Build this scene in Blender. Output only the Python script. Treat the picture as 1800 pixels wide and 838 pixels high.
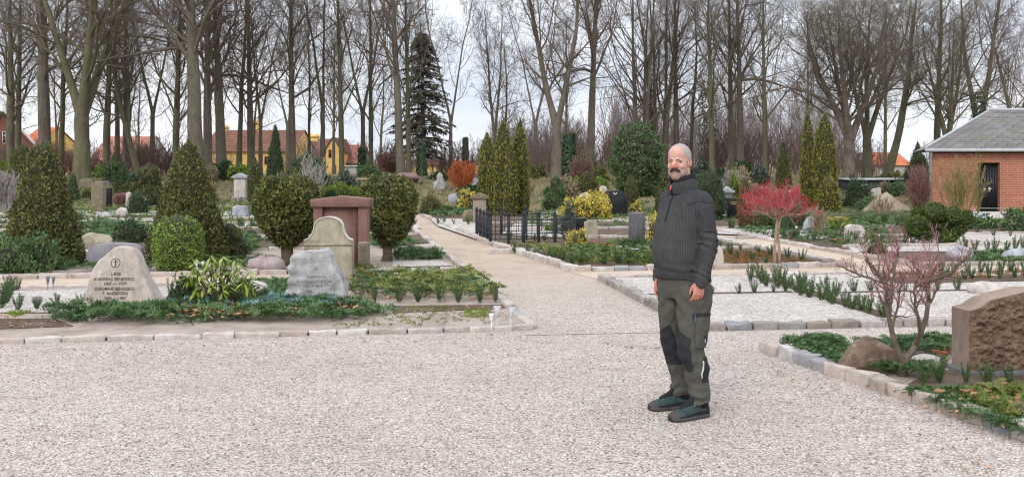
import bpy, bmesh, math, random
import numpy as np
from mathutils import Vector, Matrix, noise as mnoise
from mathutils.bvhtree import BVHTree

for o in list(bpy.data.objects):
    bpy.data.objects.remove(o)
scene = bpy.context.scene
COL = scene.collection
R = math.radians

# ------------------------------------------------------------------ camera
FPX, CX, HY, CH = 1750.0, 900.0, 290.0, 1.66       # focal length and horizon of the 1800 px photograph, eye height
cam_d = bpy.data.cameras.new('camera')
cam = bpy.data.objects.new('camera', cam_d)
COL.objects.link(cam)
cam.location = (0, 0, CH)
cam.rotation_euler = (R(90), 0, 0)
cam_d.sensor_width = 36
cam_d.lens = 36 * FPX / 1800
cam_d.shift_y = -(419 - HY) / 1800
cam_d.clip_start = 0.1
cam_d.clip_end = 3000
scene.camera = cam

# ------------------------------------------------------------------ sky and sun (bright overcast winter day)
SUN_EL, SUN_ROT = R(38), R(205)
SUN_STRENGTH, SUN_ANGLE = 0.9, R(25)
SKY_GAIN = 0.85
EXPOSURE = 0.76
world = bpy.data.worlds.new('World')
scene.world = world
world.use_nodes = True
nt = world.node_tree
for n in list(nt.nodes):
    nt.nodes.remove(n)
W = nt.nodes.new
L = nt.links.new
out = W('ShaderNodeOutputWorld')
bg = W('ShaderNodeBackground')
sky = W('ShaderNodeTexSky')
sky.sky_type = 'NISHITA'
sky.sun_disc = False
sky.sun_elevation = SUN_EL
sky.sun_rotation = SUN_ROT
sky.air_density = 1.0
sky.dust_density = 3.0
skys = W('ShaderNodeVectorMath'); skys.operation = 'SCALE'; skys.inputs['Scale'].default_value = 0.10
L(sky.outputs[0], skys.inputs[0])
tc = W('ShaderNodeTexCoord')
sep = W('ShaderNodeSeparateXYZ')
L(tc.outputs['Generated'], sep.inputs[0])
mp = W('ShaderNodeMapping'); mp.inputs['Scale'].default_value = (1.0, 1.0, 3.2)
L(tc.outputs['Generated'], mp.inputs[0])
nz = W('ShaderNodeTexNoise'); nz.inputs['Scale'].default_value = 2.6; nz.inputs['Detail'].default_value = 7; nz.inputs['Roughness'].default_value = 0.55
L(mp.outputs[0], nz.inputs[0])
cr = W('ShaderNodeValToRGB')
cr.color_ramp.elements[0].position = 0.36; cr.color_ramp.elements[0].color = (0.62, 0.68, 0.79, 1)
cr.color_ramp.elements[1].position = 0.60; cr.color_ramp.elements[1].color = (0.88, 0.90, 0.95, 1)
L(nz.outputs['Fac'], cr.inputs[0])
# overcast luminance rises from the horizon to the zenith
gr = W('ShaderNodeMapRange'); gr.inputs['From Min'].default_value = 0.0; gr.inputs['From Max'].default_value = 1.0
gr.inputs['To Min'].default_value = 0.88; gr.inputs['To Max'].default_value = 1.75
L(sep.outputs['Z'], gr.inputs[0])
cs = W('ShaderNodeVectorMath'); cs.operation = 'SCALE'
L(cr.outputs[0], cs.inputs[0]); L(gr.outputs[0], cs.inputs['Scale'])
mx = W('ShaderNodeMix'); mx.data_type = 'RGBA'; mx.inputs['Factor'].default_value = 0.90
L(skys.outputs[0], mx.inputs['A']); L(cs.outputs[0], mx.inputs['B'])
L(mx.outputs['Result'], bg.inputs['Color'])
bg.inputs['Strength'].default_value = SKY_GAIN
L(bg.outputs[0], out.inputs[0])

sun_d = bpy.data.lights.new('sun', 'SUN')
sun_d.energy = SUN_STRENGTH
sun_d.angle = SUN_ANGLE
sun_d.color = (1.0, 0.95, 0.88)
sun = bpy.data.objects.new('sun', sun_d)
COL.objects.link(sun)
_sd = Vector((math.sin(SUN_ROT) * math.cos(SUN_EL), math.cos(SUN_ROT) * math.cos(SUN_EL), math.sin(SUN_EL)))
sun.rotation_euler = _sd.to_track_quat('Z', 'Y').to_euler()

scene.view_settings.view_transform = 'Standard'
scene.view_settings.look = 'None'
scene.view_settings.exposure = EXPOSURE
scene.view_settings.gamma = 1
scene.view_settings.use_curve_mapping = False
scene.render.engine = 'CYCLES'
scene.cycles.max_bounces = 5
scene.cycles.diffuse_bounces = 3
scene.cycles.glossy_bounces = 2
scene.cycles.transparent_max_bounces = 4
scene.cycles.use_denoising = True
scene.cycles.use_adaptive_sampling = False
scene.cycles.pixel_filter_type = 'BLACKMAN_HARRIS'
scene.cycles.filter_width = 1.15
scene.render.use_persistent_data = False

# ------------------------------------------------------------------ where a pixel of the ground lies
def gz(y):
    t = np.clip((np.asarray(y, float) - 36) / 26, 0, 1)
    return 0.85 * t * t * (3 - 2 * t)

def G(px, py):
    s = (py - HY) / FPX
    lo, hi = 2.0, 90.0
    for _ in range(50):
        m = (lo + hi) / 2
        if CH - s * m > float(gz(m)):
            lo = m
        else:
            hi = m
    y = (lo + hi) / 2
    return np.array([(px - CX) / FPX * y, y, float(gz(y))])

def at(px, y):
    return np.array([(px - CX) / FPX * y, y, float(gz(y))])

def hz(py, y):
    return CH - (py - HY) / FPX * y

# ------------------------------------------------------------------ materials
def lin(r, g, b):
    return tuple(((c / 255) / 12.92 if c <= 10 else ((c / 255 + 0.055) / 1.055) ** 2.4) for c in (r, g, b)) + (1,)

def c4(c):
    return tuple(c) if len(c) == 4 else tuple(c) + (1,)

class NT:
    def __init__(s, name):
        s.m = bpy.data.materials.new(name)
        s.m.use_nodes = True
        s.t = s.m.node_tree
        s.b = s.t.nodes['Principled BSDF']
    def n(s, kind, **kw):
        x = s.t.nodes.new('ShaderNode' + kind)
        for k, v in kw.items():
            if hasattr(x, k) and not k[0].isupper():
                setattr(x, k, v)
            else:
                x.inputs[k.replace('_', ' ')].default_value = v
        return x
    def l(s, a, b):
        s.t.links.new(a, b)
    def coord(s, which='Object', scale=(1, 1, 1), rot=(0, 0, 0)):
        t = s.n('TexCoord')
        m = s.n('Mapping')
        m.inputs['Scale'].default_value = scale
        m.inputs['Rotation'].default_value = rot
        if which == 'World':
            g = s.n('NewGeometry'); s.l(g.outputs['Position'], m.inputs[0])
        else:
            s.l(t.outputs[which], m.inputs[0])
        return m.outputs[0]
    def noise(s, vec, scale, detail=4, rough=0.55, dist=0):
        x = s.n('TexNoise')
        x.inputs['Scale'].default_value = scale; x.inputs['Detail'].default_value = detail
        x.inputs['Roughness'].default_value = rough; x.inputs['Distortion'].default_value = dist
        s.l(vec, x.inputs['Vector'])
        return x.outputs['Fac']
    def ramp(s, fac, stops, interp='LINEAR'):
        x = s.n('ValToRGB')
        x.color_ramp.interpolation = interp
        e = x.color_ramp.elements
        while len(e) < len(stops):
            e.new(0.5)
        for i, (p, c) in enumerate(stops):
            e[i].position = p
            e[i].color = c4(c) if not isinstance(c, (int, float)) else (c, c, c, 1)
        s.l(fac, x.inputs[0])
        return x.outputs[0]
    def mix(s, fac, a, b, blend='MIX'):
        x = s.n('Mix'); x.data_type = 'RGBA'; x.blend_type = blend
        for sock, v in ((x.inputs['Factor'], fac), (x.inputs['A'], a), (x.inputs['B'], b)):
            if isinstance(v, (int, float)):
                sock.default_value = v
            elif isinstance(v, tuple):
                sock.default_value = c4(v)
            else:
                s.l(v, sock)
        return x.outputs['Result']
    def island(s):
        return s.n('NewGeometry').outputs['Random Per Island']
    def bump(s, h, strength=0.5, dist=0.01):
        x = s.n('Bump')
        x.inputs['Strength'].default_value = strength; x.inputs['Distance'].default_value = dist
        s.l(h, x.inputs['Height'])
        s.l(x.outputs[0], s.b.inputs['Normal'])
        return x
    def fin(s, col, rough=0.8, spec=0.3, metal=0):
        if isinstance(col, tuple):
            s.b.inputs['Base Color'].default_value = c4(col)
        else:
            s.l(col, s.b.inputs['Base Color'])
        s.b.inputs['Roughness'].default_value = rough
        s.b.inputs['Specular IOR Level'].default_value = spec
        s.b.inputs['Metallic'].default_value = metal
        return s.m

def m_plain(name, c, c2=None, scale=6, rough=0.8, spec=0.3, bump=0, bscale=40, bdist=0.004, metal=0, which='Object'):
    t = NT(name)
    v = t.coord(which)
    f = t.noise(v, scale, 5, 0.6)
    col = t.ramp(f, [(0.32, c), (0.68, c2 or tuple(x * 0.8 for x in c[:3]))])
    if bump:
        t.bump(t.noise(v, bscale, 5, 0.65), bump, bdist)
    return t.fin(col, rough, spec, metal)

def m_leaf(name, dark, mid, light, clump=3.0, rough=0.55, spec=0.25, dead=None):
    t = NT(name)
    v = t.coord('Object')
    cl = t.noise(v, clump, 3, 0.6)
    isl = t.island()
    a = t.ramp(isl, [(0.0, dark), (0.5, mid), (1.0, light)])
    b = t.ramp(cl, [(0.33, dark), (0.55, mid), (0.72, light)])
    c = t.mix(0.45, a, b)
    if dead:
        m = t.ramp(t.noise(v, 1.9, 5, 0.7, 0.4), [(0.55, 0.0), (0.66, 0.75)])
        c = t.mix(m, c, dead)
    return t.fin(c, rough, spec)

def m_stone(name, cols, scale=7, grain=160, rough=0.85, bump=0.5, bdist=0.006, lichen=None, speck=0.25):
    t = NT(name)
    v = t.coord('Object')
    f = t.noise(v, scale, 7, 0.65)
    n = len(cols)
    col = t.ramp(f, [(0.3 + 0.4 * i / max(1, n - 1), c) for i, c in enumerate(cols)])
    g = t.noise(v, grain, 2, 0.7)
    gm = t.ramp(g, [(0.3, 1 - speck), (0.7, 1 + speck)])
    col = t.mix(1.0, col, gm, 'MULTIPLY')
    if lichen:
        lf = t.ramp(t.noise(v, 11, 6, 0.7), [(0.56, 0.0), (0.66, 0.8)])
        col = t.mix(lf, col, lichen)
    st = t.ramp(t.noise(t.coord('Object', (1, 1, 0.35)), 9, 7, 0.75), [(0.30, 0.72), (0.60, 1.06)])
    col = t.mix(1.0, col, st, 'MULTIPLY')
    t.bump(t.noise(v, 38, 8, 0.75), min(1, bump * 1.4), bdist * 1.3)
    return t.fin(col, rough, 0.25)

# ------------------------------------------------------------------ mesh builder
class MB:
    def __init__(s):
        s.V, s.F, s.n = [], [], 0
    def add(s, v, f, mi=0):
        v = np.asarray(v, float).reshape(-1, 3)
        f = np.asarray(f, np.int64)
        if len(f):
            s.F.append((f + s.n, mi))
        s.V.append(v)
        s.n += len(v)
        return s
    def verts(s):
        return np.concatenate(s.V) if s.V else np.zeros((0, 3))
    def mesh(s, name, smooth=False):
        me = bpy.data.meshes.new(name)
        V = s.verts()
        me.vertices.add(len(V))
        me.vertices.foreach_set('co', V.astype(np.float32).ravel())
        nl = sum(f.size for f, _ in s.F)
        npol = sum(len(f) for f, _ in s.F)
        me.loops.add(nl)
        me.polygons.add(npol)
        if npol:
            me.loops.foreach_set('vertex_index', np.concatenate([f.ravel() for f, _ in s.F]).astype(np.int32))
            tot = np.concatenate([np.full(len(f), f.shape[1]) for f, _ in s.F])
            st = np.concatenate([[0], np.cumsum(tot)[:-1]])
            me.polygons.foreach_set('loop_start', st.astype(np.int32))
            me.polygons.foreach_set('material_index', np.concatenate([np.full(len(f), m) for f, m in s.F]).astype(np.int32))
            if smooth:
                me.polygons.foreach_set('use_smooth', np.ones(npol, bool))
        me.update(calc_edges=True)
        me.validate()
        return me
    def build(s, name, mats, parent=None, loc=(0, 0, 0), rot=0, smooth=False):
        return mkobj(name, s.mesh(name, smooth), mats, parent, loc, rot)

def mkobj(name, me, mats, parent=None, loc=(0, 0, 0), rot=0):
    if not isinstance(mats, (list, tuple)):
        mats = [mats]
    if len(me.materials) == 0:
        for m in mats:
            me.materials.append(m)
    o = bpy.data.objects.new(name, me)
    COL.objects.link(o)
    o.location = tuple(float(c) for c in loc)
    o.rotation_euler = (0, 0, rot) if not isinstance(rot, (tuple, list)) else rot
    if parent is not None:
        o.parent = parent
    return o

def tag(o, label=None, cat=None, group=None, kind=None):
    if label: o['label'] = label
    if cat: o['category'] = cat
    if group: o['group'] = group
    if kind: o['kind'] = kind
    return o

def thing(name, label, cat, loc, rot=0, group=None):
    o = bpy.data.objects.new(name, None)
    COL.objects.link(o)
    o.location = tuple(float(c) for c in loc)
    o.rotation_euler = (0, 0, rot)
    o.empty_display_size = 0.1
    return tag(o, label, cat, group)

def dup(root, loc, rot=0, scale=1.0, label=None, group=None):
    r = root.copy(); COL.objects.link(r)
    r.location = tuple(float(c) for c in loc)
    r.rotation_euler = (0, 0, rot)
    r.scale = (scale,) * 3 if not isinstance(scale, (tuple, list)) else scale
    if label: r['label'] = label
    if group: r['group'] = group
    for ch in list(root.children):
        c = ch.copy(); COL.objects.link(c); c.parent = r
        for g in list(ch.children):
            d = g.copy(); COL.objects.link(d); d.parent = c
    return r

def nrm(a):
    return a / np.maximum(np.linalg.norm(a, axis=-1, keepdims=True), 1e-9)

def box(mb, x0, x1, y0, y1, z0, z1, mi=0):
    v = [(x, y, z) for z in (z0, z1) for y in (y0, y1) for x in (x0, x1)]
    f = [(0, 2, 3, 1), (4, 5, 7, 6), (0, 1, 5, 4), (2, 6, 7, 3), (0, 4, 6, 2), (1, 3, 7, 5)]
    mb.add(v, f, mi)

def tubes(mb, P, Rr, k=6, mi=0, cap=False):
    P = np.asarray(P, float); Rr = np.asarray(Rr, float)
    M, n, _ = P.shape
    T = nrm(np.gradient(P, axis=1))
    tm = nrm(P[:, -1] - P[:, 0])
    ref = np.where(np.abs(tm[:, 2:3]) > 0.8, np.array([[1.0, 0, 0]]), np.array([[0, 0, 1.0]]))
    u0 = nrm(np.cross(tm, ref))[:, None, :]
    U = nrm(u0 - T * np.sum(u0 * T, -1, keepdims=True))
    Vv = np.cross(T, U)
    a = np.arange(k) * 2 * math.pi / k
    ring = P[:, :, None, :] + Rr[:, :, None, None] * (np.cos(a)[None, None, :, None] * U[:, :, None, :] + np.sin(a)[None, None, :, None] * Vv[:, :, None, :])
    idx = np.arange(M * n * k).reshape(M, n, k)
    q = np.stack([idx[:, :-1, :], np.roll(idx, -1, 2)[:, :-1, :], np.roll(idx, -1, 2)[:, 1:, :], idx[:, 1:, :]], -1).reshape(-1, 4)
    base = mb.n
    mb.add(ring.reshape(-1, 3), q, mi)
    if cap:
        mb.F.append((idx[:, 0, ::-1].reshape(M, k) + base, mi))
        mb.F.append((idx[:, -1, :].reshape(M, k) + base, mi))

def tube(mb, pts, rad, k=8, mi=0, cap=True):
    pts = np.asarray(pts, float)
    rad = np.full(len(pts), rad) if np.isscalar(rad) else np.asarray(rad, float)
    tubes(mb, pts[None], rad[None], k, mi, cap)

def loft(mb, rings, mi=0, cap=True):
    rings = np.asarray(rings, float)
    m, n, _ = rings.shape
    idx = np.arange(m * n).reshape(m, n)
    q = np.stack([idx[:-1], np.roll(idx, -1, 1)[:-1], np.roll(idx, -1, 1)[1:], idx[1:]], -1).reshape(-1, 4)
    b = mb.n
    mb.add(rings.reshape(-1, 3), q, mi)
    if cap:
        mb.F.append((idx[0, ::-1].reshape(1, n) + b, mi))
        mb.F.append((idx[-1].reshape(1, n) + b, mi))

def leaves(mb, C, D, N, Ln, Wd, mi=0, belly=0.5, bend=0.0):
    """one rhombic leaf face per row: C base, D long axis, N face normal"""
    C = np.asarray(C, float); D = nrm(np.asarray(D, float)); N = np.asarray(N, float)
    S = nrm(np.cross(D, N)); N2 = nrm(np.cross(S, D))
    Ln = np.broadcast_to(Ln, (len(C),))[:, None]; Wd = np.broadcast_to(Wd, (len(C),))[:, None]
    tip = C + D * Ln - N2 * Ln * bend
    mid = C + D * Ln * belly
    v = np.stack([C, mid + S * Wd / 2, tip, mid - S * Wd / 2], 1)
    i = np.arange(len(C) * 4).reshape(-1, 4)
    mb.add(v.reshape(-1, 3), i, mi)

def ell_leaves(mb, C, D, N, Ln, Wd, mi=0, bend=0.15):
    """broader leaf, six-sided"""
    C = np.asarray(C, float); D = nrm(np.asarray(D, float)); N = np.asarray(N, float)
    S = nrm(np.cross(D, N)); N2 = nrm(np.cross(S, D))
    Ln = np.broadcast_to(Ln, (len(C),))[:, None]; Wd = np.broadcast_to(Wd, (len(C),))[:, None]
    pts = []
    for t, w in ((0, 0), (0.3, 0.85), (0.65, 0.9), (1, 0), (0.65, -0.9), (0.3, -0.85)):
        pts.append(C + D * Ln * t + S * Wd * w / 2 - N2 * Ln * bend * t * t)
    v = np.stack(pts, 1)
    i = np.arange(len(C) * 6).reshape(-1, 6)
    mb.add(v.reshape(-1, 3), i, mi)

def wav(P, freq, seed, n=7):
    """smooth pseudo noise in -1..1"""
    r = np.random.default_rng(seed)
    K = r.normal(size=(n, 3)) * freq
    ph = r.uniform(0, 6.28, n)
    return np.sin(P @ K.T + ph).sum(-1) / (n ** 0.5) * 0.8

def icos(sub):
    bm = bmesh.new()
    bmesh.ops.create_icosphere(bm, subdivisions=sub, radius=1)
    v = np.array([x.co[:] for x in bm.verts]); f = np.array([[y.index for y in x.verts] for x in bm.faces])
    bm.free()
    return v, f
ICO = {k: icos(k) for k in (1, 2, 3, 4, 5)}

def rock_verts(dims, seed, sub=4, facets=10, rough=0.06, cut=0.78):
    r = np.random.default_rng(seed)
    v, f = ICO[sub]
    v = v.copy()
    for _ in range(facets):
        n = nrm(r.normal(size=3)); d = r.uniform(cut, 0.98)
        e = np.maximum(0, v @ n - d)
        v -= e[:, None] * n * 0.92
    off = r.uniform(0, 50, 3)
    for i in range(len(v)):
        p = Vector(v[i] * 1.6 + off)
        h = mnoise.fractal(p, 1.0, 2.1, 4)
        v[i] *= 1 + rough * h
    v *= np.array(dims) / 2
    v[:, 2] += dims[2] / 2 * 0.9
    return v, f

def remesh(mb, voxel, smooth=2, sfac=0.5):
    """voxel union of the closed shapes in mb -> verts, quads"""
    me = mb.mesh('tmp')
    o = bpy.data.objects.new('tmp', me)
    COL.objects.link(o)
    m = o.modifiers.new('r', 'REMESH'); m.mode = 'VOXEL'; m.voxel_size = voxel
    if smooth:
        s = o.modifiers.new('s', 'SMOOTH'); s.factor = sfac; s.iterations = smooth
    bpy.context.view_layer.update()
    dg = bpy.context.evaluated_depsgraph_get()
    e = bpy.data.meshes.new_from_object(o.evaluated_get(dg))
    V = np.empty(len(e.vertices) * 3, np.float32); e.vertices.foreach_get('co', V)
    F = np.empty(len(e.loops), np.int32); e.loops.foreach_get('vertex_index', F)
    F = F.reshape(-1, 4)
    bpy.data.objects.remove(o); bpy.data.meshes.remove(me); bpy.data.meshes.remove(e)
    return V.reshape(-1, 3).astype(float), F

def vnormals(V, F):
    a, b, c, d = (V[F[:, i]] for i in range(4))
    n = np.cross(c - a, d - b)
    N = np.zeros_like(V)
    for i in range(4):
        np.add.at(N, F[:, i], n)
    return nrm(N)

def compact(V, F):
    u, inv = np.unique(F, return_inverse=True)
    return V[u], inv.reshape(F.shape), u

def fractal(P, scale, seed, octv=4):
    off = Vector((seed * 1.37 % 40, seed * 2.11 % 40, seed * 0.77 % 40))
    return np.array([mnoise.fractal(Vector(p) * scale + off, 1.0, 2.0, octv) for p in P])

def prism(mb, outline, y0, y1, mi=0):
    o = np.asarray(outline, float)
    n = len(o)
    v = [(x, y0, z) for x, z in o] + [(x, y1, z) for x, z in o]
    b = mb.n
    mb.add(v, [(i, (i + 1) % n, (i + 1) % n + n, i + n) for i in range(n)], mi)
    mb.F.append((np.arange(n)[None, ::-1] + b, mi))
    mb.F.append((np.arange(n, 2 * n)[None] + b, mi))

def bevel(o, w, seg=2, ang=30):
    m = o.modifiers.new('bevel', 'BEVEL'); m.width = w; m.segments = seg; m.limit_method = 'ANGLE'; m.angle_limit = R(ang)
    return o

def in_poly(P, poly):
    P = np.asarray(P); poly = np.asarray(poly)
    x, y = P[:, 0], P[:, 1]
    c = np.zeros(len(P), bool)
    j = len(poly) - 1
    for i in range(len(poly)):
        xi, yi = poly[i][:2]; xj, yj = poly[j][:2]
        t = (yi > y) != (yj > y)
        c ^= t & (x < (xj - xi) * (y - yi) / (yj - yi + 1e-12) + xi)
        j = i
    return c

def rand_in(poly, n, seed):
    r = np.random.default_rng(seed)
    poly = np.asarray(poly)[:, :2]
    lo, hi = poly.min(0), poly.max(0)
    out = np.zeros((0, 2))
    for _ in range(60):
        p = r.uniform(lo, hi, (n * 3, 2))
        out = np.concatenate([out, p[in_poly(p, poly)]])
        if len(out) >= n:
            break
    return out[:n]

def text_mesh(body, size, align='CENTER', spacing=1.0):
    cu = bpy.data.curves.new('t', 'FONT')
    cu.body = body; cu.size = size; cu.align_x = align; cu.space_character = spacing
    cu.offset = size * 0.012
    o = bpy.data.objects.new('t', cu)
    COL.objects.link(o)
    bpy.context.view_layer.update()
    me = bpy.data.meshes.new_from_object(o.evaluated_get(bpy.context.evaluated_depsgraph_get()))
    V = np.array([v.co[:] for v in me.vertices])
    F = [list(p.vertices) for p in me.polygons]
    bpy.data.objects.remove(o); bpy.data.curves.remove(cu); bpy.data.meshes.remove(me)
    return V, F
# ================================================================== THE SETTING
D1 = np.array([-0.1745, 0.9847]); D2 = np.array([0.9847, 0.1745])     # along the main path, and across it

def m_gravel():
    t = NT('pale_gravel')
    v = t.coord('World')
    def vor(scale, out='Color', feat='F1'):
        x = t.n('TexVoronoi'); x.feature = feat; x.inputs['Scale'].default_value = scale; x.inputs['Randomness'].default_value = 1
        t.l(v, x.inputs['Vector']); return x
    a = vor(80.0)
    sepa = t.n('SeparateColor'); t.l(a.outputs['Color'], sepa.inputs[0])
    stone = t.ramp(sepa.outputs[0], [(0.0, (0.18, 0.14, 0.12)), (0.10, (0.40, 0.34, 0.30)), (0.35, (0.535, 0.467, 0.422)), (0.75, (0.62, 0.555, 0.505)), (1.0, (0.78, 0.725, 0.68))])
    tint = t.ramp(sepa.outputs[1], [(0.0, (1.0, 0.90, 0.84)), (0.6, (1, 1, 1)), (1.0, (0.94, 0.97, 1.0))])
    col = t.mix(1.0, stone, tint, 'MULTIPLY')
    gap = t.ramp(a.outputs['Distance'], [(0.42, 1.0), (0.80, 0.45)])
    col = t.mix(1.0, col, gap, 'MULTIPLY')
    big = t.noise(v, 0.55, 5, 0.6)
    col = t.mix(1.0, col, t.ramp(big, [(0.34, (0.90, 0.885, 0.87)), (0.60, (1.03, 1.025, 1.02))]), 'MULTIPLY')
    mid = t.noise(v, 5.0, 5, 0.7)
    col = t.mix(1.0, col, t.ramp(mid, [(0.28, (0.82, 0.80, 0.78)), (0.50, (1.03, 1.03, 1.03))]), 'MULTIPLY')
    inv = t.n('Math'); inv.operation = 'SUBTRACT'; inv.inputs[0].default_value = 1; t.l(a.outputs['Distance'], inv.inputs[1])
    t.bump(inv.outputs[0], 0.9, 0.012)
    return t, col, v

tg, gcol, _ = m_gravel()
GRAVEL = tg.fin(gcol, 0.9, 0.2)
# the main path: gravel near the forecourt, worn to sand farther along
tp, pcol, pv = m_gravel()
tp.m.name = 'path_gravel_to_sand'
sand = tp.ramp(tp.noise(pv, 1.6, 7, 0.7), [(0.3, (0.41, 0.325, 0.245)), (0.5, (0.50, 0.405, 0.315)), (0.72, (0.57, 0.475, 0.385))])
sg = tp.ramp(tp.noise(pv, 45, 3, 0.8), [(0.3, 0.72), (0.7, 1.18)])
sand = tp.mix(1.0, sand, sg, 'MULTIPLY')
sx = tp.n('SeparateXYZ'); tp.l(pv, sx.inputs[0])
ad = tp.n('Math'); ad.operation = 'MULTIPLY_ADD'; tp.l(tp.noise(pv, 0.8, 5, 0.7), ad.inputs[0]); ad.inputs[1].default_value = 5.0; tp.l(sx.outputs['Y'], ad.inputs[2])
fac = tp.ramp(tp.n('MapRange', From_Min=13.5, From_Max=19.5).outputs[0], [(0, 0.0), (1, 1.0)])
mr = tp.t.nodes[-2] if False else [x for x in tp.t.nodes if x.bl_idname == 'ShaderNodeMapRange'][0]
tp.l(ad.outputs[0], mr.inputs['Value'])
PATH = tp.fin(tp.mix(fac, pcol, sand), 0.92, 0.15)

def m_sand(name, tone=1.0):
    t = NT(name); v = t.coord('World')
    c = t.ramp(t.noise(v, 1.6, 7, 0.7), [(0.3, (0.41 * tone, 0.325 * tone, 0.245 * tone)), (0.5, (0.50 * tone, 0.405 * tone, 0.315 * tone)), (0.72, (0.57 * tone, 0.475 * tone, 0.385 * tone))])
    c = t.mix(1.0, c, t.ramp(t.noise(v, 45, 3, 0.8), [(0.3, 0.72), (0.7, 1.18)]), 'MULTIPLY')
    t.bump(t.noise(v, 60, 3, 0.7), 0.4, 0.006)
    return t.fin(c, 0.92, 0.15)
SAND = m_sand('tan_sand')

def m_white_gravel():
    t = NT('white_gravel'); v = t.coord('World')
    a = t.n('TexVoronoi'); a.inputs['Scale'].default_value = 48; t.l(v, a.inputs['Vector'])
    s = t.n('SeparateColor'); t.l(a.outputs['Color'], s.inputs[0])
    c = t.ramp(s.outputs[0], [(0, (0.26, 0.24, 0.22)), (0.25, (0.37, 0.335, 0.31)), (0.7, (0.475, 0.44, 0.41)), (1, (0.64, 0.61, 0.58))])
    c = t.mix(1.0, c, t.ramp(t.noise(v, 1.3, 6, 0.7), [(0.3, (0.84, 0.82, 0.79)), (0.6, (1.03, 1.02, 1.01))]), 'MULTIPLY')
    t.bump(a.outputs['Distance'], 0.5, -0.008)
    return t.fin(c, 0.9, 0.2)
WGRAVEL = m_white_gravel()

def m_soil(name, cols, moss=(0.09, 0.12, 0.03), mf=0.62, grain=70):
    t = NT(name); v = t.coord('World')
    c = t.ramp(t.noise(v, 2.2, 8, 0.7), [(0.3, cols[0]), (0.5, cols[1]), (0.7, cols[2])])
    c = t.mix(1.0, c, t.ramp(t.noise(v, grain, 4, 0.8), [(0.3, 0.55), (0.7, 1.3)]), 'MULTIPLY')
    m = t.ramp(t.noise(v, 3.7, 7, 0.75), [(mf, 0.0), (mf + 0.07, 0.85)])
    c = t.mix(m, c, moss)
    t.bump(t.noise(v, 50, 6, 0.75), 0.7, 0.02)
    return t.fin(c, 0.95, 0.15)
SOIL = m_soil('dark_soil', [(0.085, 0.06, 0.045), (0.13, 0.095, 0.07), (0.20, 0.15, 0.115)])
BEDGRIT = m_soil('gritty_bed_soil', [(0.26, 0.205, 0.165), (0.39, 0.325, 0.275), (0.48, 0.415, 0.36)], mf=0.66, grain=90)
LAWN = m_soil('winter_lawn', [(0.16, 0.115, 0.06), (0.25, 0.19, 0.115), (0.14, 0.14, 0.055)], moss=(0.10, 0.13, 0.035), mf=0.50, grain=30)

def sheet(name, poly, z, mat, kind='structure', label=None, res=None, cat=None):
    """a ground sheet over a plan polygon, following the terrain"""
    bm = bmesh.new()
    vs = [bm.verts.new((p[0], p[1], 0)) for p in poly]
    f = bm.faces.new(vs)
    bmesh.ops.triangulate(bm, faces=[f])
    ymax = max(p[1] for p in poly)
    if ymax > 34:
        for yc in np.arange(36, min(ymax, 64), 2.0):
            g = bm.verts[:] + bm.edges[:] + bm.faces[:]
            bmesh.ops.bisect_plane(bm, geom=g, plane_co=(0, yc, 0), plane_no=(0, 1, 0))
    for v in bm.verts:
        v.co.z = float(gz(v.co.y)) + z
    me = bpy.data.meshes.new(name)
    bm.normal_update()
    for fc in bm.faces:
        if fc.normal.z < 0:
            fc.normal_flip()
    bm.to_mesh(me); bm.free()
    o = mkobj(name, me, mat)
    return tag(o, label, cat, kind=kind)

def PX(*pts):
    return [tuple(G(*p)[:2]) for p in pts]

ys = np.concatenate([[-6], np.arange(2, 36, 6), np.arange(36, 64, 2), [80, 130, 260, 600, 1500]])
xs = np.array([-1200, -200, -60, -20, 0, 20, 60, 200, 1200])
gv = np.array([(x, y, float(gz(y))) for y in ys for x in xs]); nx = len(xs)
gf = [(j * nx + i, j * nx + i + 1, (j + 1) * nx + i + 1, (j + 1) * nx + i) for j in range(len(ys) - 1) for i in range(nx - 1)]
tag(MB().add(gv, gf).build('ground', LAWN, smooth=True), 'dry winter lawn and bare soil of the graveyard', kind='structure')

# plan points of the layout, from pixels of the photograph
A_front_l, A_front_r, A_back_r = PX((-400, 614), (936, 580), (846, 494))
A_back_l = tuple(np.array(A_back_r) - D2 * 9.5)
C_r = PX((815, 477))[0]
C_l = tuple(np.array(C_r) - D2 * 16)
E_fl, E_bl, E_fr, E_br = PX((1225, 581), (1060, 493), (2300, 558), (2100, 476))
F_c, F_n, F_b = PX((1345, 617), (1800, 808), (2100, 598))
Dl, Dr = PX((1010, 478), (1490, 470))
D_bl = PX((742, 380))[0]; D_k = PX((858, 429))[0]
D_br = tuple(np.array(Dr) + D1 * 16.5)
H_c = PX((1606, 470))[0]; H_l1 = PX((1479, 447))[0]; H_l2 = PX((1290, 413))[0]
H_r = tuple(np.array(H_c) + D2 * 9)
H_bl = tuple(np.array(H_l2) + D1 * 10); H_br = tuple(np.array(H_bl) + D2 * 14)

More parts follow.
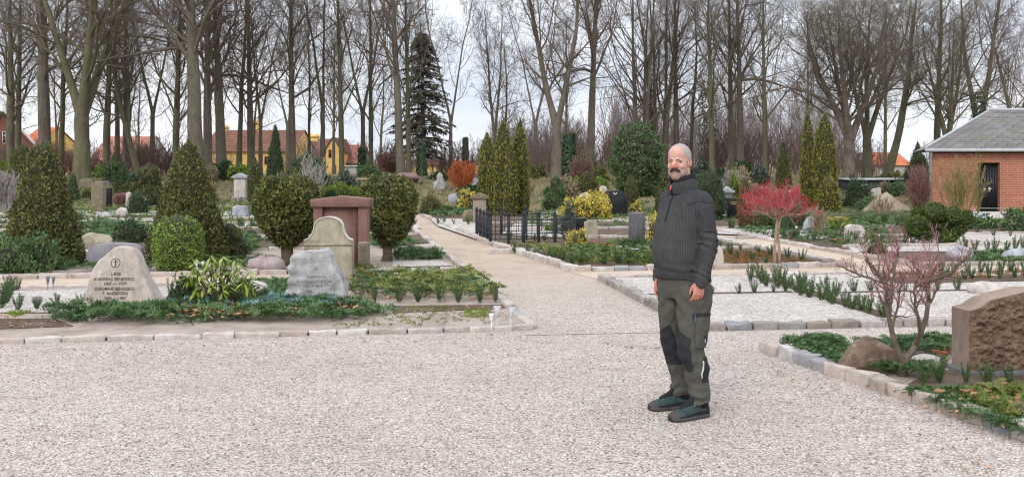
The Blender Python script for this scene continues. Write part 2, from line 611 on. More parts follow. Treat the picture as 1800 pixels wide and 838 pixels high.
yard = [(-14, 2), (14, 2), (14, 11), tuple(PX((1700, 565))[0]), tuple(PX((1040, 490))[0]), tuple(PX((830, 490))[0]), tuple(PX((900, 545))[0]), (-14, 11.5)]
yard = [(-16, 1.0), (16, 1.0), (16, 13.5), (1.2, 14.2), (-0.7, 13.9), (-16, 11.0)]
sheet('gravel_forecourt', yard, 0.004, GRAVEL)
sheet('path', PX((925, 590), (1230, 584)) + [E_bl, Dl, D_k, D_bl, tuple(np.array(D_bl) + D1 * 6), tuple(np.array(D_bl) + D1 * 6 - D2 * 1.3), tuple(np.array(C_r) + D1 * 17.5), C_r, A_back_r], 0.008, PATH)
sheet('cross_path', [tuple(np.array(A_back_l) - D1 * 0.2), tuple(np.array(A_back_r) - D1 * 0.2), tuple(np.array(A_back_r) + D2 * 0.1 + D1 * 1.0), tuple(np.array(C_r) + D1 * 0.1), tuple(np.array(C_l) + D1 * 0.1)], 0.012, SAND)
# cross path on the far side of the main path, and the side path that leaves it
e = np.array
sheet('cross_path', [tuple(e(E_bl) - D1 * 0.1), tuple(e(E_br) - D1 * 0.1), tuple(e(H_r) + D1 * 0.1), tuple(e(H_c) + D1 * 0.1), tuple(e(Dr) + D1 * 0.1), tuple(e(Dl) + D1 * 0.1 - D2 * 0.15)], 0.012, SAND)
sheet('side_path', [tuple(e(Dr) - D2 * 0.12), tuple(e(H_c) + D2 * 0.05 + D1 * 0.02), tuple(e(H_l1) + D2 * 0.1), tuple(e(H_l2) + D2 * 0.1), H_bl, tuple(e(D_br) - D2 * 0.1)], 0.016, SAND)

# planting beds and gravelled plots, each a raised sheet behind its kerb
BA = [A_front_l, A_front_r, A_back_r, A_back_l]
sheet('bed_soil', BA, 0.035, BEDGRIT)
C_br = tuple(e(C_r) + D1 * 4.2); C_bl = tuple(e(C_br) - D2 * 16)
sheet('bed_soil', [C_r, C_br, C_bl, C_l], 0.035, BEDGRIT)
C2_r = tuple(e(C_br) + D1 * 0.5)
sheet('bed_soil', [C2_r, tuple(e(C2_r) + D1 * 13.5), tuple(e(C2_r) + D1 * 13.5 - D2 * 24), tuple(e(C2_r) - D2 * 20)], 0.03, SOIL)
sheet('bed_soil', [Dl, Dr, D_br, D_bl, D_k], 0.035, SOIL)
sheet('white_gravel_plot', [E_fl, E_fr, E_br, E_bl], 0.045, WGRAVEL)
sheet('bed_soil', [F_c, (F_n[0] + 1.2, F_n[1] - 2.75), (9, 3), F_b], 0.05, BEDGRIT)
sheet('bed_soil', [H_c, H_r, H_br, H_bl, H_l2, H_l1], 0.04, SOIL)
# light gravel laid on parts of the beds
def plot(pts, z=0.047, mat=WGRAVEL, name='white_gravel_plot'):
    return sheet(name, PX(*pts), z, mat)
plot([(-150, 556), (-120, 520), (300, 512), (300, 548), (120, 556)])
plot([(690, 474), (690, 462), (770, 460), (795, 472)])
plot([(-100, 484), (-80, 470), (520, 462), (640, 464), (660, 476)], mat=BEDGRIT, z=0.043)
plot([(1500, 447), (1480, 428), (1640, 420), (1800, 434), (1800, 446)], 0.05)
plot([(1650, 424), (1690, 411), (1850, 417), (1850, 434)], 0.055)
plot([(1255, 414), (1250, 402), (1420, 408), (1480, 425)], 0.05)
plot([(880, 415), (905, 396), (1010, 398), (1000, 422)], 0.05)
plot([(770, 400), (755, 386), (830, 388), (850, 412), (838, 424)], 0.05)
plot([(1120, 398), (1130, 388), (1180, 390), (1200, 404)], 0.05)
plot([(945, 388), (950, 372), (1050, 372), (1060, 386)], 0.05)
for (a, b, y0, y1) in ((130, 300, 392, 386), (390, 470, 404, 396), (130, 300, 377, 372), (380, 450, 384, 374), (640, 735, 404, 396), (-150, 30, 384, 374), (390, 500, 424, 416)):
    plot([(a, y0), (a + 6, y1), (b, y1), (b + 4, y0)], 0.05)
# the far lawn between the graves and the trees
sheet('lawn', [(-60, 37), (60, 37), (110, 78), (-110, 78)], 0.01, LAWN)

# ------------------------------------------------------------------ kerbs of granite setts
def m_sett(name, cols):
    t = NT(name); v = t.coord('World')
    c = t.ramp(t.island(), [(i / (len(cols) - 1), x) for i, x in enumerate(cols)])
    c = t.mix(1.0, c, t.ramp(t.noise(v, 9, 6, 0.7), [(0.3, 0.72), (0.65, 1.15)]), 'MULTIPLY')
    c = t.mix(1.0, c, t.ramp(t.noise(v, 120, 2, 0.8), [(0.3, 0.8), (0.7, 1.15)]), 'MULTIPLY')
    m = t.ramp(t.noise(v, 6, 7, 0.75), [(0.60, 0.0), (0.70, 0.55)])
    c = t.mix(m, c, (0.10, 0.10, 0.06))
    t.bump(t.noise(v, 45, 6, 0.7), 0.6, 0.008)
    return t.fin(c, 0.85, 0.25)
SETT_PINK = m_sett('pink_granite_sett', [(0.34, 0.28, 0.245), (0.48, 0.42, 0.38), (0.40, 0.33, 0.285), (0.53, 0.49, 0.455), (0.31, 0.285, 0.27)])
SETT_GREY = m_sett('grey_granite_sett', [(0.15, 0.14, 0.13), (0.30, 0.28, 0.265), (0.23, 0.19, 0.16), (0.38, 0.345, 0.32), (0.20, 0.21, 0.235)])
SETT_MIX = m_sett('mixed_granite_sett', [(0.42, 0.36, 0.32), (0.27, 0.28, 0.31), (0.50, 0.43, 0.38), (0.34, 0.29, 0.245), (0.50, 0.48, 0.46)])

def sett_block(sub=2):
    bm = bmesh.new()
    bmesh.ops.create_cube(bm, size=1)
    bmesh.ops.bevel(bm, geom=bm.edges[:], offset=0.09, segments=2, affect='EDGES', profile=0.6)
    bmesh.ops.subdivide_edges(bm, edges=[x for x in bm.edges if x.calc_length() > 0.5], cuts=sub, use_grid_fill=True)
    bmesh.ops.triangulate(bm, faces=bm.faces[:])
    v = np.array([x.co[:] for x in bm.verts]); f = np.array([[y.index for y in x.verts] for x in bm.faces])
    bm.free()
    return v, f
SB = sett_block()

def kerb(pts, ln, w, h, mat, label, seed=1, var=0.3, sunk=0.04):
    r = np.random.default_rng(seed)
    mb = MB()
    for a, b in zip(pts[:-1], pts[1:]):
        a = e(a, ); b = e(b)
        d = b - a; T = np.linalg.norm(d); d = d / T; nrmv = e((-d[1], d[0]))
        s = 0.0
        while s < T - 0.05:
            l = min(ln * r.uniform(1 - var, 1 + var), T - s)
            if T - s - l < ln * 0.3: l = T - s
            v, f = SB
            hh = h * r.uniform(0.85, 1.15); ww = w * r.uniform(0.88, 1.12)
            p = v * e((l * (0.945 if ln < 0.3 else 0.965), ww, hh + sunk))
            p = p + 0.010 * min(1, w / 0.11) * np.stack([wav(p + i * 9 + s * 7, 26, seed + i) for i in range(3)], -1)
            yaw = r.normal() * 0.02; til = r.normal() * 0.035
            c, sn = math.cos(yaw), math.sin(yaw)
            p = np.stack([p[:, 0] * c - p[:, 1] * sn, p[:, 0] * sn + p[:, 1] * c, p[:, 2] + p[:, 0] * til * 0.4 + p[:, 1] * til], -1)
            m = a + d * (s + l / 2) + nrmv * r.normal() * w * 0.05
            q = np.stack([m[0] + d[0] * p[:, 0] + nrmv[0] * p[:, 1], m[1] + d[1] * p[:, 0] + nrmv[1] * p[:, 1], p[:, 2] + (hh - sunk) / 2 + float(gz(m[1]))], -1)
            mb.add(q, f)
            s += l
    o = mb.build('kerb', mat, smooth=False)
    for p_ in o.data.polygons: p_.use_smooth = True
    return tag(o, label, kind='structure')

kerb([A_front_l, A_front_r], 0.36, 0.085, 0.052, SETT_PINK, 'pale pink granite kerb in front of the spruce bed', 3)
kerb([A_front_r, A_back_r], 0.6, 0.10, 0.05, SETT_PINK, 'thin kerb at the path end of the spruce bed', 4)
kerb([A_back_r, A_back_l], 0.5, 0.09, 0.06, SETT_PINK, 'pale kerb behind the pointed headstone', 5)
kerb([C_l, C_r], 0.5, 0.10, 0.075, SETT_PINK, 'pale kerb in front of the round clipped trees', 6)
kerb([C_r, C_br], 0.5, 0.11, 0.09, SETT_PINK, 'kerb along the main path beside the ball tree', 7)
kerb([C_br, C_bl], 0.5, 0.10, 0.08, SETT_PINK, 'kerb behind the red monument', 8)
kerb([C2_r, tuple(e(C2_r) + D1 * 13.5)], 0.6, 0.11, 0.08, SETT_PINK, 'far kerb along the main path', 9)
for i, s in enumerate((3.2, 6.0, 8.3, 10.8, 13.5)):
    p = e(C2_r) + D1 * s
    kerb([tuple(p), tuple(p - D2 * 24)], 0.8, 0.12, 0.09, SETT_PINK, 'pale kerb between rows of far graves', 20 + i)
kerb([D_bl, D_k], 0.5, 0.12, 0.09, SETT_PINK, 'kerb along the path before the iron fence', 10)
kerb([D_k, Dl], 0.42, 0.14, 0.10, SETT_PINK, 'kerb curving along the path below the iron fence', 11)
kerb([Dl, Dr], 0.32, 0.12, 0.085, SETT_MIX, 'kerb in front of the flower bed behind the man', 12)
kerb([Dr, D_br], 0.5, 0.12, 0.09, SETT_PINK, 'kerb beside the red twigged tree', 13)
for i, s in enumerate((3.4, 6.6, 9.6, 12.6)):
    lo = e(Dr) + D1 * s; t_ = 5.4 if s < 5 else (3.4 if s < 8 else 4.0)
    kerb([tuple(lo - D2 * 0.1), tuple(lo - D2 * t_)], 0.6, 0.12, 0.09, SETT_PINK, 'pale kerb between graves past the iron fence', 30 + i)
kerb([E_fl, E_fr], 0.24, 0.13, 0.075, SETT_GREY, 'grey sett kerb in front of the white gravel plot', 14)
kerb([E_fl, E_bl], 0.30, 0.14, 0.10, SETT_GREY, 'sett kerb at the path end of the white gravel plot', 15)
kerb([E_bl, E_br], 0.45, 0.10, 0.07, SETT_PINK, 'thin kerb behind the white gravel plot', 16)
kerb([F_c, (F_n[0] + 1.2, F_n[1] - 2.75)], 0.225, 0.135, 0.10, SETT_MIX, 'row of pink and grey setts beside the boulder bed', 17, sunk=0.06)
kerb([F_c, F_b], 0.5, 0.09, 0.045, SETT_PINK, 'thin kerb behind the boulder bed', 18)
kerb([H_c, H_l1, H_l2, H_bl], 0.55, 0.12, 0.085, SETT_PINK, 'kerb along the side path past the red tree', 19)
kerb([H_c, H_r], 0.5, 0.11, 0.08, SETT_PINK, 'kerb in front of the bed with the blue grey stone', 41)
for i, s in enumerate((3.4, 6.2, 9.4)):
    lo = e(H_c) + D1 * s; off = (0.6, -1.1, -1.5)[i]
    kerb([tuple(lo + D2 * off), tuple(lo + D2 * 12)], 0.6, 0.12, 0.09, SETT_PINK, 'pale kerb between graves before the brick building', 42 + i)
# soil strips dividing the white gravel plot
def strip(p0, p1, w, label=None):
    a, b = e(p0), e(p1); d = (b - a) / np.linalg.norm(b - a); n_ = e((-d[1], d[0])) * w / 2
    return sheet('soil_strip', [tuple(a + n_), tuple(a - n_), tuple(b - n_), tuple(b + n_)], 0.051, SOIL, label=label)
S0, S1 = PX((1318, 486), (1568, 566))
strip(S0, S1, 0.22); T0, T1 = PX((1115, 524), (1392, 519)); strip(T0, T1, 0.10)
U0, U1 = PX((1560, 499), (1900, 492)); strip(U0, U1, 0.7)
V0, V1 = PX((1480, 520), (1700, 516)); strip(V0, V1, 0.08)

sheet('bed_soil', PX((1585, 694), (1640, 662), (2000, 655), (2000, 700), (1840, 700)), 0.056, SOIL)
sheet('bed_soil', PX((-200, 592), (-200, 566), (95, 566), (130, 580)), 0.041, SOIL)
sheet('bed_soil', PX((690, 556), (690, 543), (884, 541), (888, 548)), 0.041, SOIL)
# loose pebbles lying proud of the gravel
def pebbles():
    r = np.random.default_rng(77); n = 9000
    y = 4.6 + 6.0 * r.uniform(0, 1, n) ** 1.5; x = r.uniform(-0.56, 0.56, n) * y
    P = np.stack([x, y], -1)
    bad = in_poly(P, [F_c, (F_n[0] + 1.4, F_n[1] - 3.2), (9, 3), F_b]) | (y > 9.2)
    P = P[~bad]; n = len(P)
    v, f = ICO[1]
    sc = r.uniform(0.0035, 0.0075, (n, 1, 1)) * r.uniform(0.7, 1.4, (n, 1, 3)) * np.array([1, 1, 0.7])
    a = r.uniform(0, 6.28, n); c, s_ = np.cos(a)[:, None], np.sin(a)[:, None]
    q = v[None] * sc * (1 + 0.15 * r.normal(size=(n, len(v), 1)))
    X = np.stack([q[..., 0] * c - q[..., 1] * s_ + P[:, :1], q[..., 0] * s_ + q[..., 1] * c + P[:, 1:], q[..., 2] + 0.007], -1)
    F = (f[None] + (np.arange(n) * len(v))[:, None, None]).reshape(-1, 3)
    t = NT('loose_pebble')
    m = t.fin(t.ramp(t.island(), [(0, (0.17, 0.13, 0.11)), (0.15, (0.34, 0.28, 0.24)), (0.5, (0.50, 0.44, 0.39)), (0.85, (0.62, 0.56, 0.51)), (1, (0.76, 0.72, 0.68))]), 0.85, 0.25)
    tag(MB().add(X.reshape(-1, 3), F).build('gravel_pebbles', m), 'loose pebbles on the pale gravel forecourt', kind='stuff')
pebbles()
# ================================================================== EVERGREENS AND SMALL PLANTS
def rng(seed): return np.random.default_rng(seed)
UP = np.array([0, 0, 1.0])

THUJA = m_leaf('thuja_green', (0.045, 0.056, 0.018), (0.112, 0.121, 0.034), (0.246, 0.224, 0.067), 5, dead=(0.157, 0.118, 0.050))
THUJA_BROWN = m_leaf('thuja_brown_green', (0.042, 0.052, 0.017), (0.105, 0.120, 0.034), (0.23, 0.215, 0.062), 5, dead=(0.16, 0.115, 0.045))
THUJA_GOLD = m_leaf('thuja_golden_green', (0.055, 0.070, 0.016), (0.170, 0.175, 0.030), (0.42, 0.36, 0.07), 3, dead=(0.13, 0.12, 0.03))
DARKGREEN = m_leaf('dark_evergreen', (0.018, 0.038, 0.018), (0.042, 0.084, 0.035), (0.096, 0.149, 0.056), 3)
JUNIPER = m_leaf('juniper_green', (0.033, 0.064, 0.027), (0.087, 0.151, 0.058), (0.194, 0.261, 0.103), 4)
BOX = m_leaf('box_green', (0.053, 0.105, 0.021), (0.158, 0.249, 0.048), (0.395, 0.500, 0.105), 6)
LIME = m_leaf('lime_green', (0.062, 0.106, 0.013), (0.150, 0.213, 0.025), (0.300, 0.350, 0.062), 6)
SPRUCE = m_leaf('spruce_sprig_green', (0.026, 0.063, 0.022), (0.063, 0.133, 0.042), (0.140, 0.217, 0.063), 3)
SPRUCE_Y = m_leaf('yellowed_sprig', (0.062, 0.094, 0.019), (0.150, 0.188, 0.037), (0.300, 0.288, 0.075), 4)
BLUEFIR = m_leaf('blue_fir_sprig', (0.033, 0.091, 0.075), (0.091, 0.191, 0.158), (0.217, 0.332, 0.283), 3)
YEW = m_leaf('yew_green', (0.025, 0.056, 0.021), (0.067, 0.116, 0.038), (0.149, 0.184, 0.061), 8)
RHODO = m_leaf('rhododendron_leaf', (0.07, 0.12, 0.02), (0.20, 0.27, 0.045), (0.36, 0.42, 0.09), 5, 0.5, 0.25)
YELLOWVAR = m_leaf('yellow_variegated_leaf', (0.145, 0.157, 0.024), (0.557, 0.436, 0.073), (0.800, 0.678, 0.182), 6)
ORANGE = m_leaf('rusty_conifer', (0.090, 0.053, 0.018), (0.210, 0.112, 0.038), (0.330, 0.180, 0.060), 5)
TANGRASS = m_leaf('dead_grass', (0.14, 0.11, 0.065), (0.27, 0.22, 0.14), (0.42, 0.36, 0.25), 0.6)
DEAD = m_leaf('fallen_leaf', (0.143, 0.065, 0.031), (0.343, 0.165, 0.079), (0.543, 0.315, 0.172), 9)
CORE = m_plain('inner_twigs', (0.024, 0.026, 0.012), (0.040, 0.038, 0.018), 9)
TWIGBARK = m_plain('shrub_bark', (0.10, 0.075, 0.055), (0.19, 0.15, 0.11), 14, 0.9, bump=0.6, bscale=60)
TRUNKBARK = m_plain('thuja_trunk_bark', (0.085, 0.06, 0.042), (0.17, 0.125, 0.085), 16, 0.9, bump=0.8, bscale=40, bdist=0.02)
IVYLEAF = m_leaf('ivy_leaf', (0.015, 0.035, 0.014), (0.035, 0.07, 0.026), (0.085, 0.125, 0.06), 5, 0.45)
IVYGREY = m_leaf('grey_ivy_leaf', (0.03, 0.045, 0.035), (0.07, 0.095, 0.07), (0.20, 0.23, 0.19), 5, 0.5)

def surf_cloud(mb, pos, nor, Ln, Wd, seed, up=0.5, depth=0.0, jit=0.6, mi=0, bend=0.1):
    r = rng(seed); n = len(pos)
    p = pos - nor * (r.uniform(0, 1, n) ** 1.6 * depth)[:, None]
    st = r.uniform(0, 1, n) < 0.07                      # stray shoots
    p = p + (nor * 0.7 + UP * 0.5) * (st * r.uniform(0.2, 1.0, n) * Ln * 0.9)[:, None]
    D = nrm(nor * r.uniform(0.3, 1.0, (n, 1)) + UP * up + r.normal(size=(n, 3)) * jit)
    N = nrm(nor + r.normal(size=(n, 3)) * 0.7)
    l = Ln * r.uniform(0.6, 1.35, n); w = Wd * r.uniform(0.6, 1.3, n)
    leaves(mb, p - D * l[:, None] * 0.35, D, N, l, w, mi, belly=0.55, bend=bend)

def cone_shape(n, H, prof, seed, lump=0.10, lf=5.0, z0=0.03):
    """points and normals on a lumpy body of revolution; prof(t) -> radius"""
    r = rng(seed)
    tt = np.linspace(0, 1, 200); w = np.maximum(prof(tt), 0.02); cdf = np.cumsum(w) / w.sum()
    t = np.interp(r.uniform(0, 1, n), cdf, tt)
    a = r.uniform(0, 2 * math.pi, n)
    def rad(t, a):
        base = prof(t)
        q = np.stack([np.cos(a) * 1.0, np.sin(a) * 1.0, t * H / max(prof(tt).max(), 0.1)], -1)
        return base * (1 + lump * wav(q, lf, seed + 5) + lump * 0.6 * wav(q, lf * 2.3, seed + 6))
    rr = rad(t, a)
    dr = (prof(np.clip(t + 0.02, 0, 1)) - prof(np.clip(t - 0.02, 0, 1))) / (0.04 * H)
    nor = nrm(np.stack([np.cos(a), np.sin(a), -dr], -1))
    pos = np.stack([np.cos(a) * rr, np.sin(a) * rr, z0 + t * H], -1)
    return pos, nor, rad

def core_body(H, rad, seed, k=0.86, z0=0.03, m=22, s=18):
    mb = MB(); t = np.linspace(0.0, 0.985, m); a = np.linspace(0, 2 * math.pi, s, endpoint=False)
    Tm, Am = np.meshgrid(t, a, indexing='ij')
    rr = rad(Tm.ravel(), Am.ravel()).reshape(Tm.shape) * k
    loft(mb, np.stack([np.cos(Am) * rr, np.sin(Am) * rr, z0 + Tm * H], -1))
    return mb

def conifer(name, loc, H, prof, n, Ln, Wd, mat, label, seed, lump=0.1, lf=5, cat='conifer', group=None, up=0.7, depth=0.10, z0=0.03, corek=0.86, trunk=False, jit=0.6, xs=None):
    t = thing(name, label, cat, loc, 0, group)
    pos, nor, rad = cone_shape(n, H, prof, seed, lump, lf, z0)
    mb = MB(); surf_cloud(mb, pos, nor, Ln, Wd, seed + 1, up, depth, jit)
    if xs is not None:
        mb.V = [v * np.array([xs, 1, 1]) for v in mb.V]
    mb.build('foliage', mat, t)
    c = core_body(H, rad, seed, corek, z0)
    if xs is not None: c.V = [v * np.array([xs, 1, 1]) for v in c.V]
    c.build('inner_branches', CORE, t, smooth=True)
    if trunk or z0 > 0.06:
        tb = MB(); tube(tb, [(0, 0, -0.05), (0.005, 0, z0 * 0.5), (0, 0.004, z0 + H * 0.3)], [0.05, 0.04, 0.03], 8)
        tb.build('trunk', TRUNKBARK, t, smooth=True)
    return t

def pf(*pts):
    xs_ = np.array([p[0] for p in pts]); ys_ = np.array([p[1] for p in pts])
    return lambda t: np.interp(t, xs_, ys_)

def px_conifer(name, x0, x1, ytop, ybase, prof_pts, mat, label, seed, dens=1.0, leaf=None, Y=None, **kw):
    """a conifer whose outline spans the given pixels; prof in fractions of half width"""
    p = G((x0 + x1) / 2, ybase) if Y is None else at((x0 + x1) / 2, Y)
    s = FPX / p[1]
    H = hz(ytop, p[1]) - p[2]; hw = (x1 - x0) / 2 / s
    leaf = leaf or max(0.05, 3.4 / s * 1.0)
    area = H * hw * 6.3
    n = int(min(28000, dens * area / (leaf * leaf * 0.5) * 2.0))
    return conifer(name, p, H * 0.97, lambda t: hw * 0.94 * pf(*prof_pts)(t), n, leaf, leaf * 0.45, mat, label, seed, **kw)

CONE = [(0, 0.86), (0.06, 1.0), (0.25, 0.92), (0.5, 0.70), (0.75, 0.45), (0.9, 0.27), (0.97, 0.12), (1, 0.0)]
CONE2 = [(0, 0.95), (0.06, 1.0), (0.13, 0.97), (0.31, 0.85), (0.54, 0.66), (0.76, 0.46), (0.91, 0.34), (0.97, 0.22), (1, 0.0)]
CONE3 = [(0, 0.95), (0.06, 1.0), (0.13, 0.96), (0.31, 0.84), (0.54, 0.63), (0.76, 0.40), (0.92, 0.22), (1, 0.0)]
COLUMN = [(0, 0.8), (0.1, 1.0), (0.5, 0.95), (0.75, 0.72), (0.9, 0.38), (1, 0.0)]
BALL = [(0, 0.35), (0.1, 0.72), (0.3, 0.97), (0.5, 1.0), (0.7, 0.93), (0.85, 0.72), (0.95, 0.42), (1, 0.0)]
EGG = [(0, 0.55), (0.12, 0.9), (0.35, 1.0), (0.6, 0.86), (0.8, 0.58), (0.93, 0.3), (1, 0.0)]

px_conifer('conical_thuja', 3, 147, 247, 470, CONE2, THUJA, 'large dark green conical thuja behind the low feathery juniper', 11, lump=0.08, lf=6, leaf=0.062, dens=1.25, group=None)
px_conifer('conical_thuja', 258, 404, 242, 462, CONE3, THUJA, 'large conical thuja behind the round bright box ball', 12, lump=0.08, lf=6, leaf=0.062, dens=1.25)
px_conifer('box_ball', 267, 361, 377, 478, [(0, 0.75), (0.12, 0.92), (0.4, 1), (0.65, 0.98), (0.82, 0.8), (0.94, 0.48), (1, 0)], BOX, 'round clipped bright green box ball before the conical thuja', 13, lump=0.03, leaf=0.04, dens=1.3, cat='box shrub', depth=0.06, jit=0.9, up=0.3)
px_conifer('cypress_bush', 372, 434, 392, 458, [(0, 0.9), (0.3, 1), (0.6, 0.8), (0.85, 0.5), (1, 0)], THUJA_BROWN, 'small ragged brown green cypress beside the second conical thuja', 14, lump=0.25, leaf=0.06)

# feathery juniper at the edge
def feather_bush(name, loc, dims, n, mat, label, seed, Ln=0.09, Wd=0.03, cat='shrub', core=True, up=0.6, nspr=None):
    t = thing(name, label, cat, loc)
    r = rng(seed)
    v = nrm(r.normal(size=(n, 3)) * (1, 1, 1)); v[:, 2] = np.abs(v[:, 2])
    k = 1 + 0.22 * wav(v, 4, seed) + 0.12 * wav(v, 9, seed + 1)
    pos = v * k[:, None] * np.array(dims) / 2 * np.array([1, 1, 2])
    mb = MB(); surf_cloud(mb, pos, v, Ln, Wd, seed + 1, up, min(dims) * 0.22, 0.5)
    mb.build('foliage', mat, t)
    if core:
        cv, cf = ICO[3]
        cv = cv.copy(); kk = 1 + 0.22 * wav(np.abs(cv) * (np.sign(cv) * (1, 1, 0) + (0, 0, 1)), 4, seed)
        cv = cv * kk[:, None] * np.array(dims) / 2 * np.array([1, 1, 2]) * 0.80
        cv[:, 2] = np.maximum(cv[:, 2], -0.02)
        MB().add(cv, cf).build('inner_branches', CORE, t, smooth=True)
    return t

def px_bush(name, x0, x1, ytop, ybase, mat, label, seed, Y=None, leaf=None, dens=1.0, aspect=0.8, up=0.5, cat='shrub', core=True):
    p = G((x0 + x1) / 2, ybase) if Y is None else at((x0 + x1) / 2, Y)
    s = FPX / p[1]; w = (x1 - x0) / s; H = hz(ytop, p[1]) - p[2]
    leaf = leaf or max(0.045, 3.0 / s)
    n = int(min(9000, dens * (w * H * 3 + w * w) / (leaf * leaf * 0.45) * 1.6))
    return feather_bush(name, p, (w, w * aspect, H), n, mat, label, seed, leaf, leaf * 0.45, cat=cat, up=up, core=core)

px_bush('juniper', -30, 104, 418, 480, JUNIPER, 'low spreading feathery juniper at the foot of the conical thuja', 21, leaf=0.075, dens=1.6, up=0.9)

# ---------------------------------------------------------------- ball trees
def ball_tree(x0, x1, ytop, ymid, ybase, xt, wt, label, seed):
    p = G(xt, ybase); s = FPX / p[1]
    t = thing('ball_thuja', label, 'clipped tree', p, 0, None)
    cw = (x1 - x0) / s; zc1 = hz(ytop, p[1]); zc0 = hz(ymid, p[1]); H = zc1 - zc0
    dx = ((x0 + x1) / 2 - xt) / s
    prof = lambda tt: cw / 2 * 0.95 * pf((0, 0.22), (0.12, 0.55), (0.28, 0.86), (0.45, 1.0), (0.68, 1.0), (0.83, 0.86), (0.93, 0.62), (1, 0.0))(tt)
    pos, nor, rad = cone_shape(11000, H, prof, seed, 0.05, 5, zc0)
    pos[:, 0] += dx
    r = rng(seed)
    # leave gaps between the clumps low in the crown
    keep = (wav(pos, 9, seed + 3) > -0.95) | (pos[:, 2] > zc0 + H * 0.55)
    mb = MB(); surf_cloud(mb, pos[keep], nor[keep], 0.075, 0.034, seed + 1, 0.6, 0.14, 0.7)
    mb.build('crown', THUJA_BROWN, t)
    cb = core_body(H * 0.97, rad, seed, 0.84, zc0 + H * 0.03); cb.V = [v + (dx, 0, 0) for v in cb.V]
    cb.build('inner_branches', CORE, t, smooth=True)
    tb = MB(); w = wt / 2 / s
    pts = [(0, 0, -0.05), (0, 0, 0.02), (0.01, 0, (zc0) * 0.5), (dx * 0.4, 0, zc0 + 0.02), (dx, 0, zc0 + H * 0.3)]
    tube(tb, pts, [w * 1.5, w * 1.25, w, w * 1.05, w * 0.8], 12)
    for k in range(7):
        a = k * 0.9 + seed; l = cw * 0.38
        tube(tb, [(dx * 0.3, 0, zc0 - 0.06 + 0.02 * k), (dx * 0.5 + math.cos(a) * l * 0.4, math.sin(a) * l * 0.4, zc0 + 0.10 + 0.03 * k), (dx + math.cos(a) * l, math.sin(a) * l, zc0 + H * 0.33)], [w * 0.45, w * 0.3, w * 0.15], 6)
    tb.build('trunk', TRUNKBARK, t, smooth=True)
ball_tree(447, 563, 302, 436, 470, 504, 21, 'brown green ball clipped thuja on a short trunk, before the red monument', 31)
ball_tree(631, 735, 303, 434, 462, 680, 17, 'brown green ball clipped thuja beside the sandy path, past the red monument', 33)

# ---------------------------------------------------------------- columns, hedges and shrubs farther back
def column_group(specs, mat, label, seed, gid=None):
    for i, (x0, x1, yt, yb, Y) in enumerate(specs):
        px_conifer('columnar_thuja', x0, x1, yt, yb, COLUMN, mat, label[i] if isinstance(label, list) else label, seed + i * 3, lump=0.10, lf=6, leaf=0.085, Y=Y, group=gid, dens=1.15, up=1.1, depth=0.12)
column_group([(838, 874, 228, 378, 36.0), (866, 904, 203, 378, 32.6), (897, 932, 204, 378, 33.2), (884, 912, 248, 380, 31.8), (858, 882, 252, 378, 33.0), (912, 931, 244, 378, 32.4)],
             THUJA_GOLD, ['lower green columnar thuja standing behind the golden spires', 'tallest golden green columnar thuja with leaning tip above the iron fence', 'golden green columnar thuja forming the tall twin spire toward the man', 'mid height golden spire in front of the twin tall spires', 'slim golden side spire behind the sandstone gate pillar', 'slim golden side spire nearest the yellow variegated bush'], 41)
column_group([(1406, 1434, 191, 372, 38), (1428, 1472, 192, 372, 36), (1436, 1478, 310, 378, 34.5)], THUJA_GOLD,
             ['slender columnar thuja standing apart beside the broad golden column', 'broad golden columnar thuja before the furrowed tree trunk', 'low dark column bulging at the base of the golden thuja'], 61)
px_conifer('cone_thuja', 1362, 1392, 247, 318, CONE, THUJA_BROWN, 'small rusty tipped cone thuja above the red twigged crown', 71, Y=50)
px_conifer('columnar_juniper', 1296, 1324, 312, 404, COLUMN, ORANGE, 'rusty orange column conifer beside the black headstone', 72)
px_conifer('columnar_juniper', 1324, 1350, 352, 406, COLUMN, THUJA_BROWN, 'small brown green column behind the red twigged tree', 73)
px_conifer('yew_bush', 1218, 1278, 294, 388, [(0, 0.85), (0.2, 1), (0.45, 0.92), (0.65, 0.75), (0.85, 0.5), (1, 0)], DARKGREEN, 'dark green ragged yew close behind the man', 74, lump=0.18)
px_conifer('juniper_tree', 1072, 1168, 230, 352, [(0, 0.45), (0.12, 0.8), (0.35, 1.0), (0.6, 0.96), (0.8, 0.75), (0.93, 0.5), (1, 0)], JUNIPER, 'large rounded dark juniper tree beyond the black wide headstone', 75, Y=37, lump=0.20, lf=7, leaf=0.10, z0=0.5)
px_conifer('ball_conifer', 1008, 1054, 300, 352, EGG, THUJA_BROWN, 'brown green egg shaped conifer behind the yellow variegated bush', 76, Y=40)
px_conifer('columnar_thuja', 1094, 1124, 305, 374, COLUMN, THUJA_BROWN, 'stubby column thuja standing before the large juniper tree', 77, Y=34)
px_conifer('columnar_thuja', 1150, 1172, 330, 385, COLUMN, THUJA_BROWN, 'thin column thuja half hidden by the chest of the man', 78, Y=33)
px_conifer('pine_bush', 953, 1002, 308, 372, CONE, JUNIPER, 'bluish green cone bush between golden spires and variegated bush', 79, Y=36, lump=0.2)
px_conifer('cypress', 466, 502, 216, 312, CONE, DARKGREEN, 'tall narrow dark cypress in front of the yellow house', 80, Y=48)
px_conifer('cypress', 434, 462, 274, 348, COLUMN, THUJA, 'short column cypress beside the pale gabled monument', 81, Y=40)
px_conifer('pine_bush', 500, 584, 262, 332, [(0, 0.9), (0.25, 1), (0.5, 0.75), (0.75, 0.4), (1, 0)], JUNIPER, 'ragged dark spruce bush before the yellow gable wall', 82, Y=50, lump=0.28)
px_conifer('ball_conifer', 18, 62, 252, 312, BALL, THUJA, 'rounded green conifer peeping out behind the first conical thuja', 83, Y=40)
